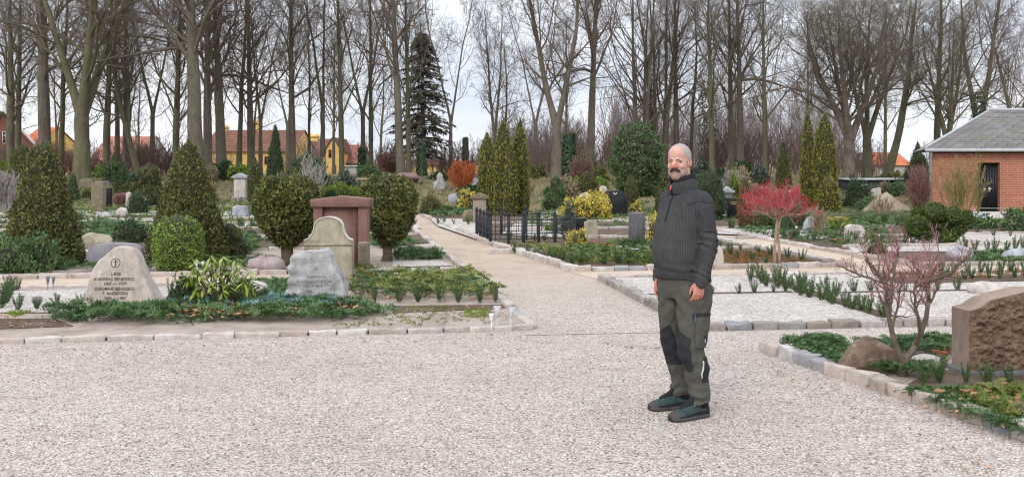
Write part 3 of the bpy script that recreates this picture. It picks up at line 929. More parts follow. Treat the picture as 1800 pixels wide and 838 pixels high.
px_bush('shrub', -20, 16, 285, 330, LIME, 'bright green shrub at the frame edge by the brick house', 84, Y=45)
px_conifer('pine_bush', 114, 142, 304, 346, CONE, JUNIPER, 'small cone spruce between first conical thuja and grey column stones', 85, Y=42)
px_bush('shrub', 198, 232, 302, 334, DARKGREEN, 'dark round evergreen shrub on the dry lawn strip', 86, Y=45)
px_conifer('pine_bush', 234, 288, 284, 356, [(0, 0.9), (0.3, 1), (0.6, 0.9), (0.85, 0.6), (1, 0)], THUJA_BROWN, 'loose olive conifer just before the second conical thuja', 87, Y=38, lump=0.3)
px_bush('shrub', 222, 262, 338, 378, DARKGREEN, 'dark holly shrub beside the pink slab headstone', 88)
px_bush('shrub', 143, 166, 332, 352, LIME, 'lime green mound beside the grey column stones', 89)
px_bush('shrub', 200, 262, 392, 428, IVYLEAF, 'glossy dark green laurel behind the grey wide headstone', 90, leaf=0.08)
px_bush('shrub', 556, 640, 324, 352, LIME, 'low lime green juniper mat behind the red monument', 91, leaf=0.08, aspect=0.6)
px_bush('shrub', 734, 776, 344, 376, THUJA_BROWN, 'low rounded brown green bush beside the far path', 92, leaf=0.07)
px_bush('shrub', 803, 842, 333, 372, YELLOWVAR, 'bright yellow shrub behind the sandstone gate pillar', 93, leaf=0.09, up=0.2)
px_bush('variegated_bush', 984, 1078, 340, 387, YELLOWVAR, 'broad yellow variegated bush beyond the iron fence', 94, leaf=0.095, dens=1.3, aspect=0.9, up=0.2)
px_bush('ivy_bush', 984, 1014, 362, 410, IVYGREY, 'grey green upright ivy bush at the end of the iron fence', 95, leaf=0.05, up=0.1)
px_bush('shrub', 996, 1032, 404, 432, YELLOWVAR, 'small yellow leaved shrub in front of the iron fence end', 96, leaf=0.06)
px_bush('shrub', 1136, 1170, 378, 434, YELLOWVAR, 'yellow shrub between the dark slab headstone and the man', 97, leaf=0.05, up=0.8)
px_bush('shrub', 1104, 1130, 357, 380, YELLOWVAR, 'small yellow shrub above the dark slab headstone', 98, leaf=0.07)
px_bush('shrub', 1480, 1530, 314, 366, DARKGREEN, 'dark green laurel bush before the dark long shed', 99, leaf=0.10)
px_bush('shrub', 1505, 1552, 344, 372, JUNIPER, 'low green bush beside the sand heap', 100, leaf=0.09)
px_bush('shrub', 1340, 1424, 352, 404, DARKGREEN, 'dark spreading shrub under the red twigged crown', 101, leaf=0.08)
px_bush('shrub', 1280, 1300, 306, 322, LIME, 'pale green clump above the black headstone', 102, Y=40)
px_bush('shrub', 1522, 1560, 422, 448, THUJA_BROWN, 'small olive shrub beside the cream headstone', 103, leaf=0.05)
px_bush('shrub', 1760, 1830, 362, 408, JUNIPER, 'green spiky shrub at the corner of the brick building', 104, leaf=0.09)
px_conifer('fir_tree', 1586, 1640, 246, 312, [(0, 0.9), (0.2, 1), (0.45, 0.7), (0.7, 0.4), (1, 0)], DARKGREEN, 'dark fir standing behind the corner of the brick building', 105, Y=46, lump=0.25)
px_bush('shrub', 1660, 1760, 380, 404, JUNIPER, 'low green planting below the black door', 106, leaf=0.09, aspect=0.4)

# clipped dark topiary behind the foreground maple, in cloud pads
def topiary():
    p = G(1648, 432); s = FPX / p[1]
    t = thing('cloud_topiary', 'dark green cloud pruned conifer in front of the brick building', 'clipped shrub', p)
    pads = [(-30, 392, 22), (-8, 376, 22), (22, 378, 20), (42, 384, 14), (8, 398, 26), (-20, 412, 20), (30, 404, 20), (-38, 404, 14), (50, 376, 8), (-26, 374, 14), (2, 366, 14), (12, 418, 18)]
    mb = MB(); cb = MB()
    for i, (dx, y, rr) in enumerate(pads):
        c = np.array([dx / s, rng(i).uniform(-0.18, 0.18), hz(y, p[1])]); rad = rr / s
        v = nrm(rng(200 + i).normal(size=(900, 3)))
        k = 1 + 0.12 * wav(v, 5, i)
        surf_cloud(mb, c + v * k[:, None] * (rad, rad, rad * 0.7), v, 0.055, 0.026, 300 + i, 0.6, 0.05, 0.6)
        cv, cf = ICO[2]; cb.add(c + cv * (rad * 0.84, rad * 0.84, rad * 0.6), cf)
    mb.build('foliage', m_leaf('topiary_green', (0.024, 0.048, 0.012), (0.070, 0.108, 0.024), (0.17, 0.21, 0.045), 4), t)
    cb.build('inner_branches', CORE, t, smooth=True)
    tb = MB(); tube(tb, [(0, 0, -0.05), (0.02, 0, 0.2), (-0.03, 0, 0.5)], [0.05, 0.04, 0.035], 8)
    for k in range(5):
        tube(tb, [(0, 0, 0.12), (math.cos(k * 1.3) * 0.15, math.sin(k * 1.3) * 0.1, 0.3), (math.cos(k * 1.3) * 0.3, math.sin(k * 1.3) * 0.2, 0.5)], [0.03, 0.022, 0.015], 6)
    tb.build('trunk', TRUNKBARK, t, smooth=True)
topiary()

# ---------------------------------------------------------------- cut spruce sprigs laid over the graves
def sprigs(mb, C, D, Ln, nn, nl, nw, seed, droop=0.25, lift=0.35):
    r = rng(seed); M = len(C)
    D = nrm(D); Ln = np.broadcast_to(Ln, (M,))
    S = nrm(np.cross(D, UP + r.normal(size=(M, 3)) * 0.25))
    Nn = nrm(np.cross(S, D))
    t = (np.arange(nn) + 0.5) / nn
    P = C[:, None] + D[:, None] * (Ln[:, None] * t)[..., None] - UP * (droop * Ln[:, None] * t ** 2)[..., None]
    for sd in (-1, 1, 0):
        d = D[:, None] * 0.75 + S[:, None] * sd * 0.8 + Nn[:, None] * (lift if sd else 0.75) + r.normal(size=(M, nn, 3)) * 0.16
        l = nl * (1.15 - 0.55 * t)[None] * r.uniform(0.8, 1.2, (M, nn))
        nrmv = Nn[:, None] + r.normal(size=(M, nn, 3)) * 0.3
        leaves(mb, P.reshape(-1, 3), d.reshape(-1, 3), nrmv.reshape(-1, 3), l.ravel(), nw, belly=0.4)
    Q = C[:, None] + D[:, None] * (Ln[:, None] * np.array([0, 0.5, 1.0])[None])[..., None] - UP * (droop * Ln[:, None] * np.array([0, 0.25, 1.0])[None])[..., None]
    tubes(mb, Q, np.broadcast_to(np.array([0.004, 0.003, 0.0015]), (M, 3)), 3)

def sprig_bed(poly_px, n, mat, label, seed, Ln=0.24, z=0.05, heap=0.06, nn=9, nl=0.045, nw=0.010, poly=None, name='spruce_cuttings'):
    r = rng(seed)
    poly = PX(*poly_px) if poly is None else poly
    p = rand_in(poly, n, seed)
    n = len(p)
    h = heap * (0.5 + 0.5 * wav(np.c_[p, np.zeros(n)], 5, seed))
    C = np.c_[p, z + 0.01 + np.maximum(h, 0) + r.uniform(0, heap, n) + gz(p[:, 1])]
    a = r.uniform(0, 6.28, n)
    D = np.stack([np.cos(a), np.sin(a), r.uniform(-0.05, 0.45, n)], -1)
    mb = MB(); sprigs(mb, C - nrm(D) * Ln * 0.4, D, Ln * r.uniform(0.6, 1.3, n), nn, nl, nw, seed + 1)
    return tag(mb.build(name, mat), label, 'spruce cuttings', kind='stuff')

sprig_bed([(70, 562), (120, 553), (300, 551), (480, 548), (640, 549), (688, 556), (640, 568), (560, 576), (400, 572), (250, 578), (110, 574)], 700, SPRUCE, 'green spruce sprigs laid before the two boulder headstones', 111, nn=8, nl=0.055, nw=0.014, heap=0.07)
sprig_bed([(240, 556), (330, 548), (500, 545), (620, 546), (640, 554), (520, 562), (330, 560)], 170, BLUEFIR, 'bluish fir sprigs at the feet of the two boulder headstones', 112, Ln=0.25, heap=0.07, nn=8, nl=0.055, nw=0.015)
sprig_bed([(612, 530), (612, 496), (830, 492), (882, 532), (880, 537)], 330, SPRUCE_Y, 'yellow green spruce sprigs under the row of yews', 113, heap=0.11, nn=8, nl=0.055, nw=0.014)
sprig_bed([(612, 532), (640, 497), (820, 494), (880, 534)], 230, SPRUCE, 'fresh green spruce sprigs among the row of yews', 114, heap=0.09)
sprig_bed([(400, 520), (430, 500), (505, 500), (505, 540), (400, 545)], 260, SPRUCE, 'spruce sprigs between rhododendron and white boulder headstone', 115)
sprig_bed([(688, 420), (742, 438), (690, 442), (650, 440), (640, 425)], 200, SPRUCE, 'spruce sprigs beside the path by the ball tree', 116, Ln=0.35, nl=0.07, nw=0.016)
sprig_bed([(700, 448), (770, 452), (780, 462), (690, 464)], 160, SPRUCE, 'spruce sprigs under the ball tree beside the path', 117, Ln=0.3, nl=0.06, nw=0.014)
sprig_bed([(20, 482), (20, 470), (240, 466), (560, 462), (640, 470), (250, 480)], 420, SPRUCE, 'green cuttings along the bed of the grey wide headstone', 118, Ln=0.25, nl=0.05, nw=0.012)
sprig_bed([(1030, 470), (1180, 470), (1180, 430), (1000, 440), (960, 455)], 380, SPRUCE, 'green cuttings in the flower bed behind the man', 119, Ln=0.22, nl=0.05, nw=0.013)
sprig_bed([(900, 438), (1000, 440), (1180, 452), (1150, 470), (1020, 468)], 330, SPRUCE_Y, 'yellow green cuttings near the kerb below the iron fence', 120, Ln=0.22, nl=0.05, nw=0.013)
sprig_bed([(1300, 414), (1300, 402), (1560, 404), (1590, 438), (1480, 440)], 330, SPRUCE, 'green cuttings around the blue grey pointed stone', 121, Ln=0.3, nl=0.06, nw=0.016)
sprig_bed([(1690, 468), (1690, 452), (1900, 446), (1900, 466)], 420, SPRUCE, 'green spruce mat before the grey boulders', 122, Ln=0.3, nl=0.06, nw=0.014)
sprig_bed([(1375, 622), (1450, 610), (1500, 640), (1475, 660)], 360, SPRUCE, 'spruce sprigs around the brown boulder', 123, Ln=0.17, nl=0.032, nw=0.007)
sprig_bed([(1470, 660), (1560, 672), (1640, 684), (1640, 668), (1560, 652)], 170, SPRUCE, 'spruce sprigs at the foot of the bare maple', 124, Ln=0.16, nl=0.032, nw=0.007)
sprig_bed([(1500, 618), (1680, 612), (1680, 632), (1640, 640), (1560, 630)], 240, SPRUCE, 'spruce sprigs behind the brown boulder', 125, Ln=0.18, nl=0.034, nw=0.008)
sprig_bed([(1600, 706), (1700, 704), (1830, 704), (1850, 790), (1790, 780)], 700, SPRUCE, 'green spruce sprigs inside the sett kerb below the rough headstone', 126, Ln=0.17, nl=0.034, nw=0.008, heap=0.035)
sprig_bed([(1690, 722), (1740, 712), (1830, 710), (1850, 760), (1780, 760)], 220, SPRUCE_Y, 'yellowing sprigs heaped below the rough brown headstone', 127, Ln=0.17, nl=0.034, nw=0.008, heap=0.06)
sprig_bed([(140, 400), (140, 392), (250, 396), (250, 428), (160, 430)], 200, SPRUCE, 'green cuttings on a far grave behind the first conical thuja', 128, Ln=0.35, nl=0.08, nw=0.02)
sprig_bed([(390, 452), (390, 425), (450, 420), (450, 452)], 200, SPRUCE, 'green cuttings behind the low red slab', 129, Ln=0.3, nl=0.07, nw=0.018)
sprig_bed([(1480, 404), (1480, 386), (1690, 388), (1690, 404)], 240, SPRUCE, 'green cuttings on the grave before the sand heap', 130, Ln=0.35, nl=0.08, nw=0.02)
sprig_bed([(1690, 404), (1700, 388), (1850, 392), (1850, 412)], 220, SPRUCE, 'green planting strip along the brick building', 131, Ln=0.35, nl=0.08, nw=0.02)
sprig_bed([(750, 384), (770, 366), (840, 370), (850, 384)], 200, SPRUCE, 'green cuttings on the far grave before the yellow shrub', 132, Ln=0.4, nl=0.09, nw=0.024)
# dead brown leaves caught on the beds
def litter(polys, label, seed):
    mb = MB(); r = rng(seed)
    for poly, n, zz, sz in polys:
        p = rand_in(PX(*poly), n, seed + n); n = len(p)
        C = np.c_[p, zz + r.uniform(0, 0.03, n) + gz(p[:, 1])]
        a = r.uniform(0, 6.28, n)
        D = np.stack([np.cos(a), np.sin(a), r.normal(size=n) * 0.25], -1)
        N = nrm(np.stack([r.normal(size=n) * 0.5, r.normal(size=n) * 0.5, np.ones(n)], -1))
        ell_leaves(mb, C, D, N, sz * r.uniform(0.6, 1.3, n), sz * 0.55, bend=0.3)
    return tag(mb.build('fallen_leaves', DEAD), label, 'fallen leaves', kind='stuff')
litter([([(330, 556), (600, 552), (650, 562), (420, 574), (260, 568)], 520, 0.12, 0.06), ([(200, 570), (330, 560), (600, 560), (560, 572), (300, 574)], 160, 0.10, 0.055), ([(612, 536), (880, 538), (860, 520), (640, 510)], 260, 0.08, 0.05), ([(690, 575), (690, 545), (890, 545), (900, 570)], 70, 0.04, 0.04), ([(0, 585), (0, 560), (120, 560), (120, 585)], 60, 0.04, 0.04)], 'brown dead leaves among the spruce sprigs', 141)
litter([([(1650, 715), (1790, 700), (1800, 740), (1740, 745)], 120, 0.10, 0.055), ([(1500, 690), (1790, 790), (1700, 690)], 60, 0.06, 0.04), ([(1600, 630), (1680, 620), (1680, 640)], 40, 0.08, 0.05)], 'brown dead leaves below the rough headstone', 142)
litter([([(0, 838), (0, 615), (900, 595), (1150, 640), (1500, 720), (1600, 838)], 75, 0.008, 0.022), ([(60, 618), (620, 600), (940, 590), (940, 596), (60, 626)], 90, 0.008, 0.03), ([(1340, 630), (1760, 830), (1700, 838), (1320, 640)], 110, 0.008, 0.025)], 'scattered dry leaf bits on the pale gravel', 143)

# mossy tufts and weeds
def tufts(poly, n, mat, label, seed, h=0.06, name='ground_cover'):
    r = rng(seed); p = rand_in(PX(*poly), n, seed); n = len(p)
    m = 9
    C = np.repeat(np.c_[p, 0.036 + gz(p[:, 1])], m, 0) + np.c_[r.normal(size=(n * m, 2)) * h * 0.4, np.zeros(n * m)]
    a = r.uniform(0, 6.28, n * m)
    D = np.stack([np.cos(a) * 0.7, np.sin(a) * 0.7, r.uniform(0.3, 1.3, n * m)], -1)
    mb = MB(); leaves(mb, C, D, np.stack([np.cos(a + 1.5), np.sin(a + 1.5), 0.4 * np.ones(n * m)], -1), h * r.uniform(0.5, 1.3, n * m), h * 0.22)
    return tag(mb.build(name, mat), label, 'ground plants', kind='stuff')
tufts([(560, 585), (700, 545), (860, 545), (860, 575)], 130, SPRUCE_Y, 'yellow green moss tufts before the yew row', 151, 0.035)
tufts([(800, 562), (830, 548), (870, 552), (850, 566)], 90, LIME, 'bright moss patch near the glass vases', 152, 0.03)
tufts([(0, 556), (60, 552), (30, 562)], 30, LIME, 'bright moss beside the pale gravel plot', 153, 0.04)
tufts([(-50, 442), (-50, 360), (640, 352), (640, 436)], 1100, JUNIPER, 'low winter greenery on the far graves', 154, 0.13)
tufts([(-50, 436), (-50, 362), (640, 356), (640, 436)], 420, LIME, 'bright green ground cover on the far graves', 155, 0.12)
tufts([(930, 400), (930, 372), (1240, 366), (1240, 410)], 420, JUNIPER, 'low winter greenery around the yellow variegated bush', 156, 0.13)
tufts([(1270, 396), (1270, 362), (1700, 368), (1700, 400)], 520, JUNIPER, 'low winter greenery before the dark long shed', 157, 0.13)
tufts([(1000, 466), (1000, 438), (1180, 410), (1250, 430), (1200, 470)], 420, BOX, 'leafy ground cover around the dark slab headstone', 158, 0.07)
tufts([(1255, 470), (1255, 446), (1330, 446), (1440, 466)], 200, ORANGE, 'brown heather stubble under the red twigged tree', 159, 0.07)
tufts([(1540, 498), (1540, 484), (1900, 478), (1900, 494)], 260, ORANGE, 'brown low heather behind the white gravel plot', 160, 0.06)
tufts([(-60, 362), (-60, 330), (1700, 330), (1700, 362)], 1500, TANGRASS, 'tan dead grass tufts on the lawn edge', 161, 0.16)
tufts([(-60, 364), (-60, 336), (1700, 336), (1700, 364)], 700, JUNIPER, 'green winter weeds on the lawn edge', 162, 0.16)

tufts([(-100, 334), (-100, 314), (1750, 314), (1750, 334)], 2400, TANGRASS, 'tan dead grass under the beeches', 163, 0.22)
tufts([(-100, 334), (-100, 316), (1750, 316), (1750, 334)], 900, LIME, 'green winter grass under the beeches', 164, 0.18)
sprig_bed([(1850, 790), (1840, 690), (2250, 690), (2300, 790)], 700, SPRUCE, 'green spruce sprigs along the far end of the rough headstone bed', 133, Ln=0.19, nl=0.034, nw=0.008, heap=0.06)
tufts([(2050, 660), (1900, 610), (2300, 605), (2500, 660)], 260, JUNIPER, 'low greenery beyond the rough headstone', 165, 0.07)

# small shrubs and stones that fill the graves between the plots and the beeches
def fill_rows():
    r = rng(4242)
    kinds = []
    for i, (mat, up, asp) in enumerate(((JUNIPER, .8, 1.0), (THUJA_BROWN, .6, .9), (DARKGREEN, .5, .8), (BOX, .4, .7), (TANGRASS, 1.2, .9), (IVYGREY, .4, .8))):
        o = feather_bush('shrub', (0, 0, 0), (1.0, 0.9, asp), 1300, mat, 'x', 1700 + i, 0.13, 0.06, up=up)
        kinds.append(o)
    names = ['bluish green', 'olive brown', 'dark green', 'bright green', 'straw coloured', 'grey green']
    first = [True] * 6
    n = 0
    for k in range(400):
        if n >= 62: break
        px = r.uniform(-20, 1580); Y = r.uniform(38, 60)
        if 690 < px < 790 and Y < 46: continue
        x = at(px, Y); i = int(r.integers(0, 6)); sc = r.uniform(0.45, 1.15) * (0.8 + Y / 120)
        lab = 'low %s shrub among the far graves before the beeches' % names[i]; grp = 'low %s shrubs before the beeches' % names[i]
        if first[i]:
            kinds[i].location = tuple(x); kinds[i].scale = (sc, sc, sc * r.uniform(0.7, 1.2)); tag(kinds[i], lab, 'shrub', grp); first[i] = False
        else:
            dup(kinds[i], x, r.uniform(0, 6.28), (sc * r.uniform(.9, 1.3), sc, sc * r.uniform(0.6, 1.2)), lab, grp)
        n += 1
fill_rows()
# ---------------------------------------------------------------- young yews in rows
def yew_mesh(seed, H=0.24, spread=0.10, shoots=7):
    r = rng(seed); mb = MB()
    C, D = [], []
    P = []
    for k in range(shoots):
        a = k * 2.4 + r.uniform(0, 0.6); l = H * r.uniform(0.6, 1.05)
        lean = r.uniform(0.15, 0.5) if k else 0.05
        d = nrm(np.array([math.cos(a) * lean, math.sin(a) * lean, 1.0]))
        b = np.array([math.cos(a), math.sin(a), 0]) * r.uniform(0.005, 0.02)
        P.append(np.stack([b, b + d * l * 0.5, b + d * l + np.array([0, 0, l * 0.03])]))
        m = 15
        t = np.linspace(0.12, 1.0, m)
        for s in (0, 1.57, 3.14, 4.71):
            az = s + t * 9 + r.uniform(0, 1)
            u = nrm(np.cross(d, [0.3, 0.7, 0.1])); w = np.cross(d, u)
            dd = d[None] * 0.75 + (np.cos(az)[:, None] * u + np.sin(az)[:, None] * w) * 0.85
            C.append(b + d * (l * t)[:, None]); D.append(dd)
    C = np.concatenate(C); D = np.concatenate(D)
    leaves(mb, C, D, nrm(r.normal(size=C.shape) + UP), 0.030 * H / 0.24 * r.uniform(0.8, 1.3, len(C)), 0.0085 * H / 0.24)
    tubes(mb, np.array(P), np.broadcast_to([0.005, 0.004, 0.0015], (len(P), 3)), 4)
    return mb.mesh('yew_seedling')
YEWS = [yew_mesh(900 + i, shoots=5 + i % 4) for i in range(6)]
YEW_COUNT = [0]
def yew(px, py, hpx, label, group, z=0.04):
    p = G(px, py); s = FPX / p[1]
    i = YEW_COUNT[0]; YEW_COUNT[0] += 1
    r = rng(5000 + i)
    o = mkobj('yew_seedling', YEWS[i % 6], YEW, None, (p[0], p[1], p[2] + z), r.uniform(0, 6.28))
    k = hpx / s / 0.25
    o.scale = (k * r.uniform(0.65, 1.1), k * r.uniform(0.65, 1.1), k * r.uniform(0.7, 1.12)); o.rotation_euler = (r.normal() * 0.09, r.normal() * 0.09, r.uniform(0, 6.28))
    return tag(o, label, 'yew seedling', group)
def yew_row(x0, y0, x1, y1, n, h0, h1, label, group, jit=3, z=0.04):
    for i in range(n):
        t = i / max(1, n - 1); r = rng(int(x0 * 7 + i * 13 + y0))
        yew(x0 + (x1 - x0) * t + r.normal() * jit, y0 + (y1 - y0) * t + r.normal() * 0.6, (h0 + (h1 - h0) * t) * r.uniform(0.85, 1.15), label, group, z)
yew_row(628, 535, 874, 537, 8, 34, 38, 'young yew in the row over the spruce sprigs beside the white boulder headstone', 'yews over the spruce sprigs')
for x, y, h in ((32, 552, 32), (65, 549, 30), (100, 544, 36), (142, 545, 32), (8, 540, 48), (30, 515, 30)):
    yew(x, y, h, 'young yew in the pale gravel beside the pointed headstone', 'yews beside the pointed headstone')
for x, y, h in ((0, 548, 60), (16, 524, 42), (322, 520, 40), (300, 530, 36), (470, 540, 40), (338, 540, 38)):
    yew(x, y, h, 'ragged young evergreen among the boulder headstones', 'evergreens among the boulder headstones')
yew_row(700, 461, 766, 460, 6, 24, 26, 'young yew in the row under the second ball tree', 'yews under the ball tree')
yew_row(1322, 500, 1560, 566, 17, 36, 44, 'young yew in the slanting strip across the white gravel', 'yews in the slanting strip', 4)
yew_row(1336, 496, 1470, 528, 8, 30, 34, 'young yew in the upper line of the slanting strip', 'yews in the upper slanting line', 4)
yew_row(1252, 524, 1300, 523, 2, 24, 24, 'small yew in the white gravel next to the man', 'yews next to the man', 1)
yew_row(1327, 521, 1360, 520, 2, 24, 24, 'small yew in the white gravel near the slanting strip', 'yews near the slanting strip', 1)
yew_row(1500, 518, 1680, 516, 7, 26, 26, 'small yew in the gravel row behind the bare maple', 'yews behind the maple')
yew_row(1560, 500, 1800, 494, 12, 24, 26, 'young yew beside the flat pale boulder', 'yews by the flat boulder', 4)
yew_row(1640, 488, 1800, 482, 9, 28, 28, 'young yew before the green spruce mat', 'yews before the spruce mat', 4)
yew_row(1700, 446, 1800, 444, 7, 28, 26, 'dwarf box plant in white gravel before the grey boulders', 'box plants in the white gravel')
yew_row(1690, 412, 1800, 422, 5, 16, 16, 'tiny box plant along the kerb near the brick building', 'box plants near the brick building')
yew_row(905, 446, 1005, 470, 6, 26, 30, 'young yew along the kerb below the iron fence', 'yews below the iron fence', 4)
yew_row(1030, 468, 1180, 466, 9, 28, 30, 'young yew along the kerb of the flower bed', 'yews along the flower bed', 5)
yew_row(900, 424, 990, 428, 6, 18, 20, 'small plant on the grave inside the iron fence', 'plants inside the iron fence', 4)
yew_row(1100, 440, 1180, 442, 6, 26, 28, 'young yew around the dark slab headstone', 'yews around the dark slab', 5)
yew_row(1260, 446, 1345, 470, 5, 22, 24, 'young yew beneath the red twigged tree', 'yews beneath the red tree', 3)
yew_row(1300, 444, 1410, 462, 5, 18, 22, 'young yew along the side path beneath the red tree', 'yews along the side path', 3)
yew_row(1280, 404, 1420, 408, 12, 22, 22, 'young yew in the row before the rusty column conifer', 'yews before the rusty column', 4)
yew_row(1360, 420, 1600, 436, 16, 22, 24, 'young yew in the bed of the blue grey stone', 'yews by the blue grey stone', 5)
yew_row(1490, 396, 1640, 398, 12, 20, 20, 'young evergreen in the row before the sand heap', 'evergreens before the sand heap', 5)
yew_row(770, 396, 838, 398, 5, 14, 15, 'tiny evergreen on the grave beside the gate pillar', 'evergreens by the gate pillar', 2)
yew_row(660, 398, 730, 397, 6, 14, 14, 'tiny evergreen on the far grave beyond the ball tree', 'evergreens beyond the ball tree', 2)
yew_row(145, 390, 250, 391, 8, 14, 14, 'tiny evergreen along the far white kerb between the conical thujas', 'evergreens along the far kerb', 3)
yew_row(395, 402, 445, 403, 5, 16, 16, 'tiny evergreen on the far plot beside the ball tree', 'evergreens on the far plot', 2)
yew_row(395, 382, 440, 382, 4, 13, 13, 'tiny evergreen on the farther plot beyond the ball tree', 'evergreens on the farther plot', 2)
yew_row(1614, 686, 1780, 684, 5, 44, 48, 'young yew planted before the rough brown headstone', 'yews before the rough headstone', 4, 0.05)
yew(1655, 668, 42, 'straggly young yew at the foot of the bare maple', None, 0.05)
yew(1376, 620, 20, 'small green sprig at the kerb corner', None, 0.05)

# ---------------------------------------------------------------- rhododendron with drooping yellow green leaves
def rhodo():
    p = G(385, 545); t = thing('rhododendron', 'yellow green rhododendron with drooping leaves between the two boulder headstones', 'shrub', p)
    r = rng(70); s = FPX / p[1]
    tips, tb = [], MB()
    for k in range(58):
        a = r.uniform(0, 6.28); rad = 0.42 * math.sqrt(r.uniform(0.01, 1)) ; h = r.uniform(0.20, 0.62) * (1.05 - 0.35 * (rad / 0.42) ** 2)
        tip = np.array([math.cos(a) * rad + 0.03, math.sin(a) * rad * 0.8, h])
        tube(tb, [(math.cos(a) * 0.03, math.sin(a) * 0.03, 0), tip * (0.6, 0.6, 0.6), tip], [0.008, 0.006, 0.004], 5)
        tips.append(tip)
    tb.build('stems', TWIGBARK, t, smooth=True)
    mb = MB()
    for tip in tips:
        for ring_, m, el in ((0, 4, r.uniform(-0.1, 0.6)), (1, 4, r.uniform(-0.7, 0.0))):
            a = np.arange(m) * 6.283 / m + r.uniform(0, 6)
            a = a + r.normal(size=m) * 0.5; D = np.stack([np.cos(a), np.sin(a), el + r.normal(size=m) * 0.4], -1)
            N = nrm(np.stack([np.cos(a) * 0.3, np.sin(a) * 0.3, np.ones(m)], -1))
            ell_leaves(mb, tip + np.zeros((m, 3)) - UP * 0.015 * ring_, D, N, r.uniform(0.10, 0.155, m), 0.036, bend=0.4)
    mb.build('leaves', RHODO, t)
rhodo()
px_bush('shrub', 296, 350, 495, 545, DARKGREEN, 'low dark evergreen at the foot of the rhododendron', 171, leaf=0.05, up=0.9)

# fern-like spruce mound at the right edge
def mound():
    p = G(1800, 752); t = thing('spruce_mound', 'leafy mound of fresh spruce fans below the rough brown headstone', 'spruce bouquet', (p[0] + 0.05, p[1], 0.05))
    r = rng(81); mb = MB(); n = 70
    a = r.uniform(0, 6.28, n); el = r.uniform(0.25, 1.2, n)
    D = np.stack([np.cos(a), np.sin(a) * 0.8, el], -1)
    C = np.c_[r.normal(size=(n, 2)) * 0.10, np.zeros(n)]
    sprigs(mb, C, D, r.uniform(0.16, 0.30, n), 16, 0.035, 0.006, 82, droop=0.35)
    mb.build('sprays', m_leaf('fresh_spruce', (0.03, 0.06, 0.012), (0.08, 0.14, 0.025), (0.17, 0.23, 0.05), 5), t)
    c = MB(); v, f = rock_verts((0.34, 0.30, 0.12), 5, 3); c.add(v, f); c.build('base', SOIL, t, smooth=True)
mound()

# flowers
def flowers(px, py, n, col, label, h=0.14, w=0.16, leafm=None, size=0.028, seed=0):
    p = G(px, py); t = thing('flower_clump', label, 'flowers', (p[0], p[1], p[2] + 0.035))
    r = rng(seed + int(px)); mb = MB(); fb = MB()
    a = r.uniform(0, 6.28, n); rr = w * np.sqrt(r.uniform(0, 1, n)); hh = h * r.uniform(0.7, 1.1, n)
    tips = np.stack([np.cos(a) * rr, np.sin(a) * rr * 0.7, hh], -1)
    for k in range(5):
        b = k * 1.2566 + r.uniform(0, 1, n)
        D = np.stack([np.cos(b), np.sin(b), 0.35 * np.ones(n)], -1)
        ell_leaves(fb, tips, D, np.broadcast_to(UP, D.shape) + 0.0, size, size * 0.75, bend=0.2)
    m = n * 6
    a2 = r.uniform(0, 6.28, m)
    C = np.repeat(tips * (1, 1, 0.2), 6, 0)
    leaves(mb, C, np.stack([np.cos(a2) * 0.6, np.sin(a2) * 0.6, np.ones(m)], -1), np.stack([np.cos(a2 + 1.5), np.sin(a2 + 1.5), 0.2 * np.ones(m)], -1), h * 0.75 * r.uniform(0.6, 1.1, m), h * 0.14)
    tubes(mb, np.stack([tips * (0.7, 0.7, 0), tips * (0.9, 0.9, 0.5), tips], 1), np.full((n, 3), 0.002), 3)
    mb.build('stems', leafm or BOX, t)
    fb.build('petals', m_plain('petals_' + str(int(px)), col, tuple(c * 0.8 for c in col), 20, 0.6), t)
    return t
WHITEF = (0.78, 0.76, 0.74); REDF = (0.45, 0.02, 0.02); YELF = (0.80, 0.55, 0.03)
flowers(1472, 406, 24, YELF, 'yellow daffodil clump beside the cream headstone', 0.30, 0.28, size=0.07)
flowers(1047, 441, 8, REDF, 'red flowers in the bed before the dark slab headstone', 0.16, 0.12, size=0.05)
flowers(1070, 444, 9, REDF, 'deep red flowers next to the wrapped bouquet', 0.14, 0.14, size=0.05)
flowers(1015, 448, 7, WHITEF, 'white flowers near the small yellow leaved shrub', 0.10, 0.12, size=0.045)
flowers(1095, 446, 12, WHITEF, 'pale wrapped bouquet lying in the flower bed', 0.10, 0.16, size=0.05)
flowers(1116, 452, 10, WHITEF, 'white tissue wrapped flowers before the dark slab headstone', 0.10, 0.10, size=0.06)
flowers(1478, 436, 10, (0.50, 0.12, 0.08), 'rusty red flowers beside the cream headstone', 0.14, 0.2, size=0.05)
flowers(395, 372, 16, WHITEF, 'white flowers beside the pale gabled monument', 0.22, 0.6, size=0.07)
flowers(262, 372, 14, WHITEF, 'white hellebores under the loose olive conifer', 0.2, 0.6, size=0.07)
flowers(820, 372, 14, WHITEF, 'white flowers before the bright yellow shrub', 0.2, 0.5, size=0.06)
flowers(1380, 398, 14, WHITEF, 'white flowers under the dark spreading shrub', 0.2, 0.7, size=0.07)
flowers(1775, 400, 12, WHITEF, 'white flowers at the corner of the brick building', 0.25, 0.5, size=0.08)
flowers(1478, 624, 9, WHITEF, 'white heather sprig beside the brown boulder', 0.07, 0.06, size=0.02)
flowers(968, 412, 12, WHITEF, 'white flower ball inside the iron fence', 0.28, 0.12, size=0.06)
flowers(1660, 640, 7, (0.55, 0.10, 0.04), 'orange red flowers behind the bare maple', 0.07, 0.09, size=0.03)
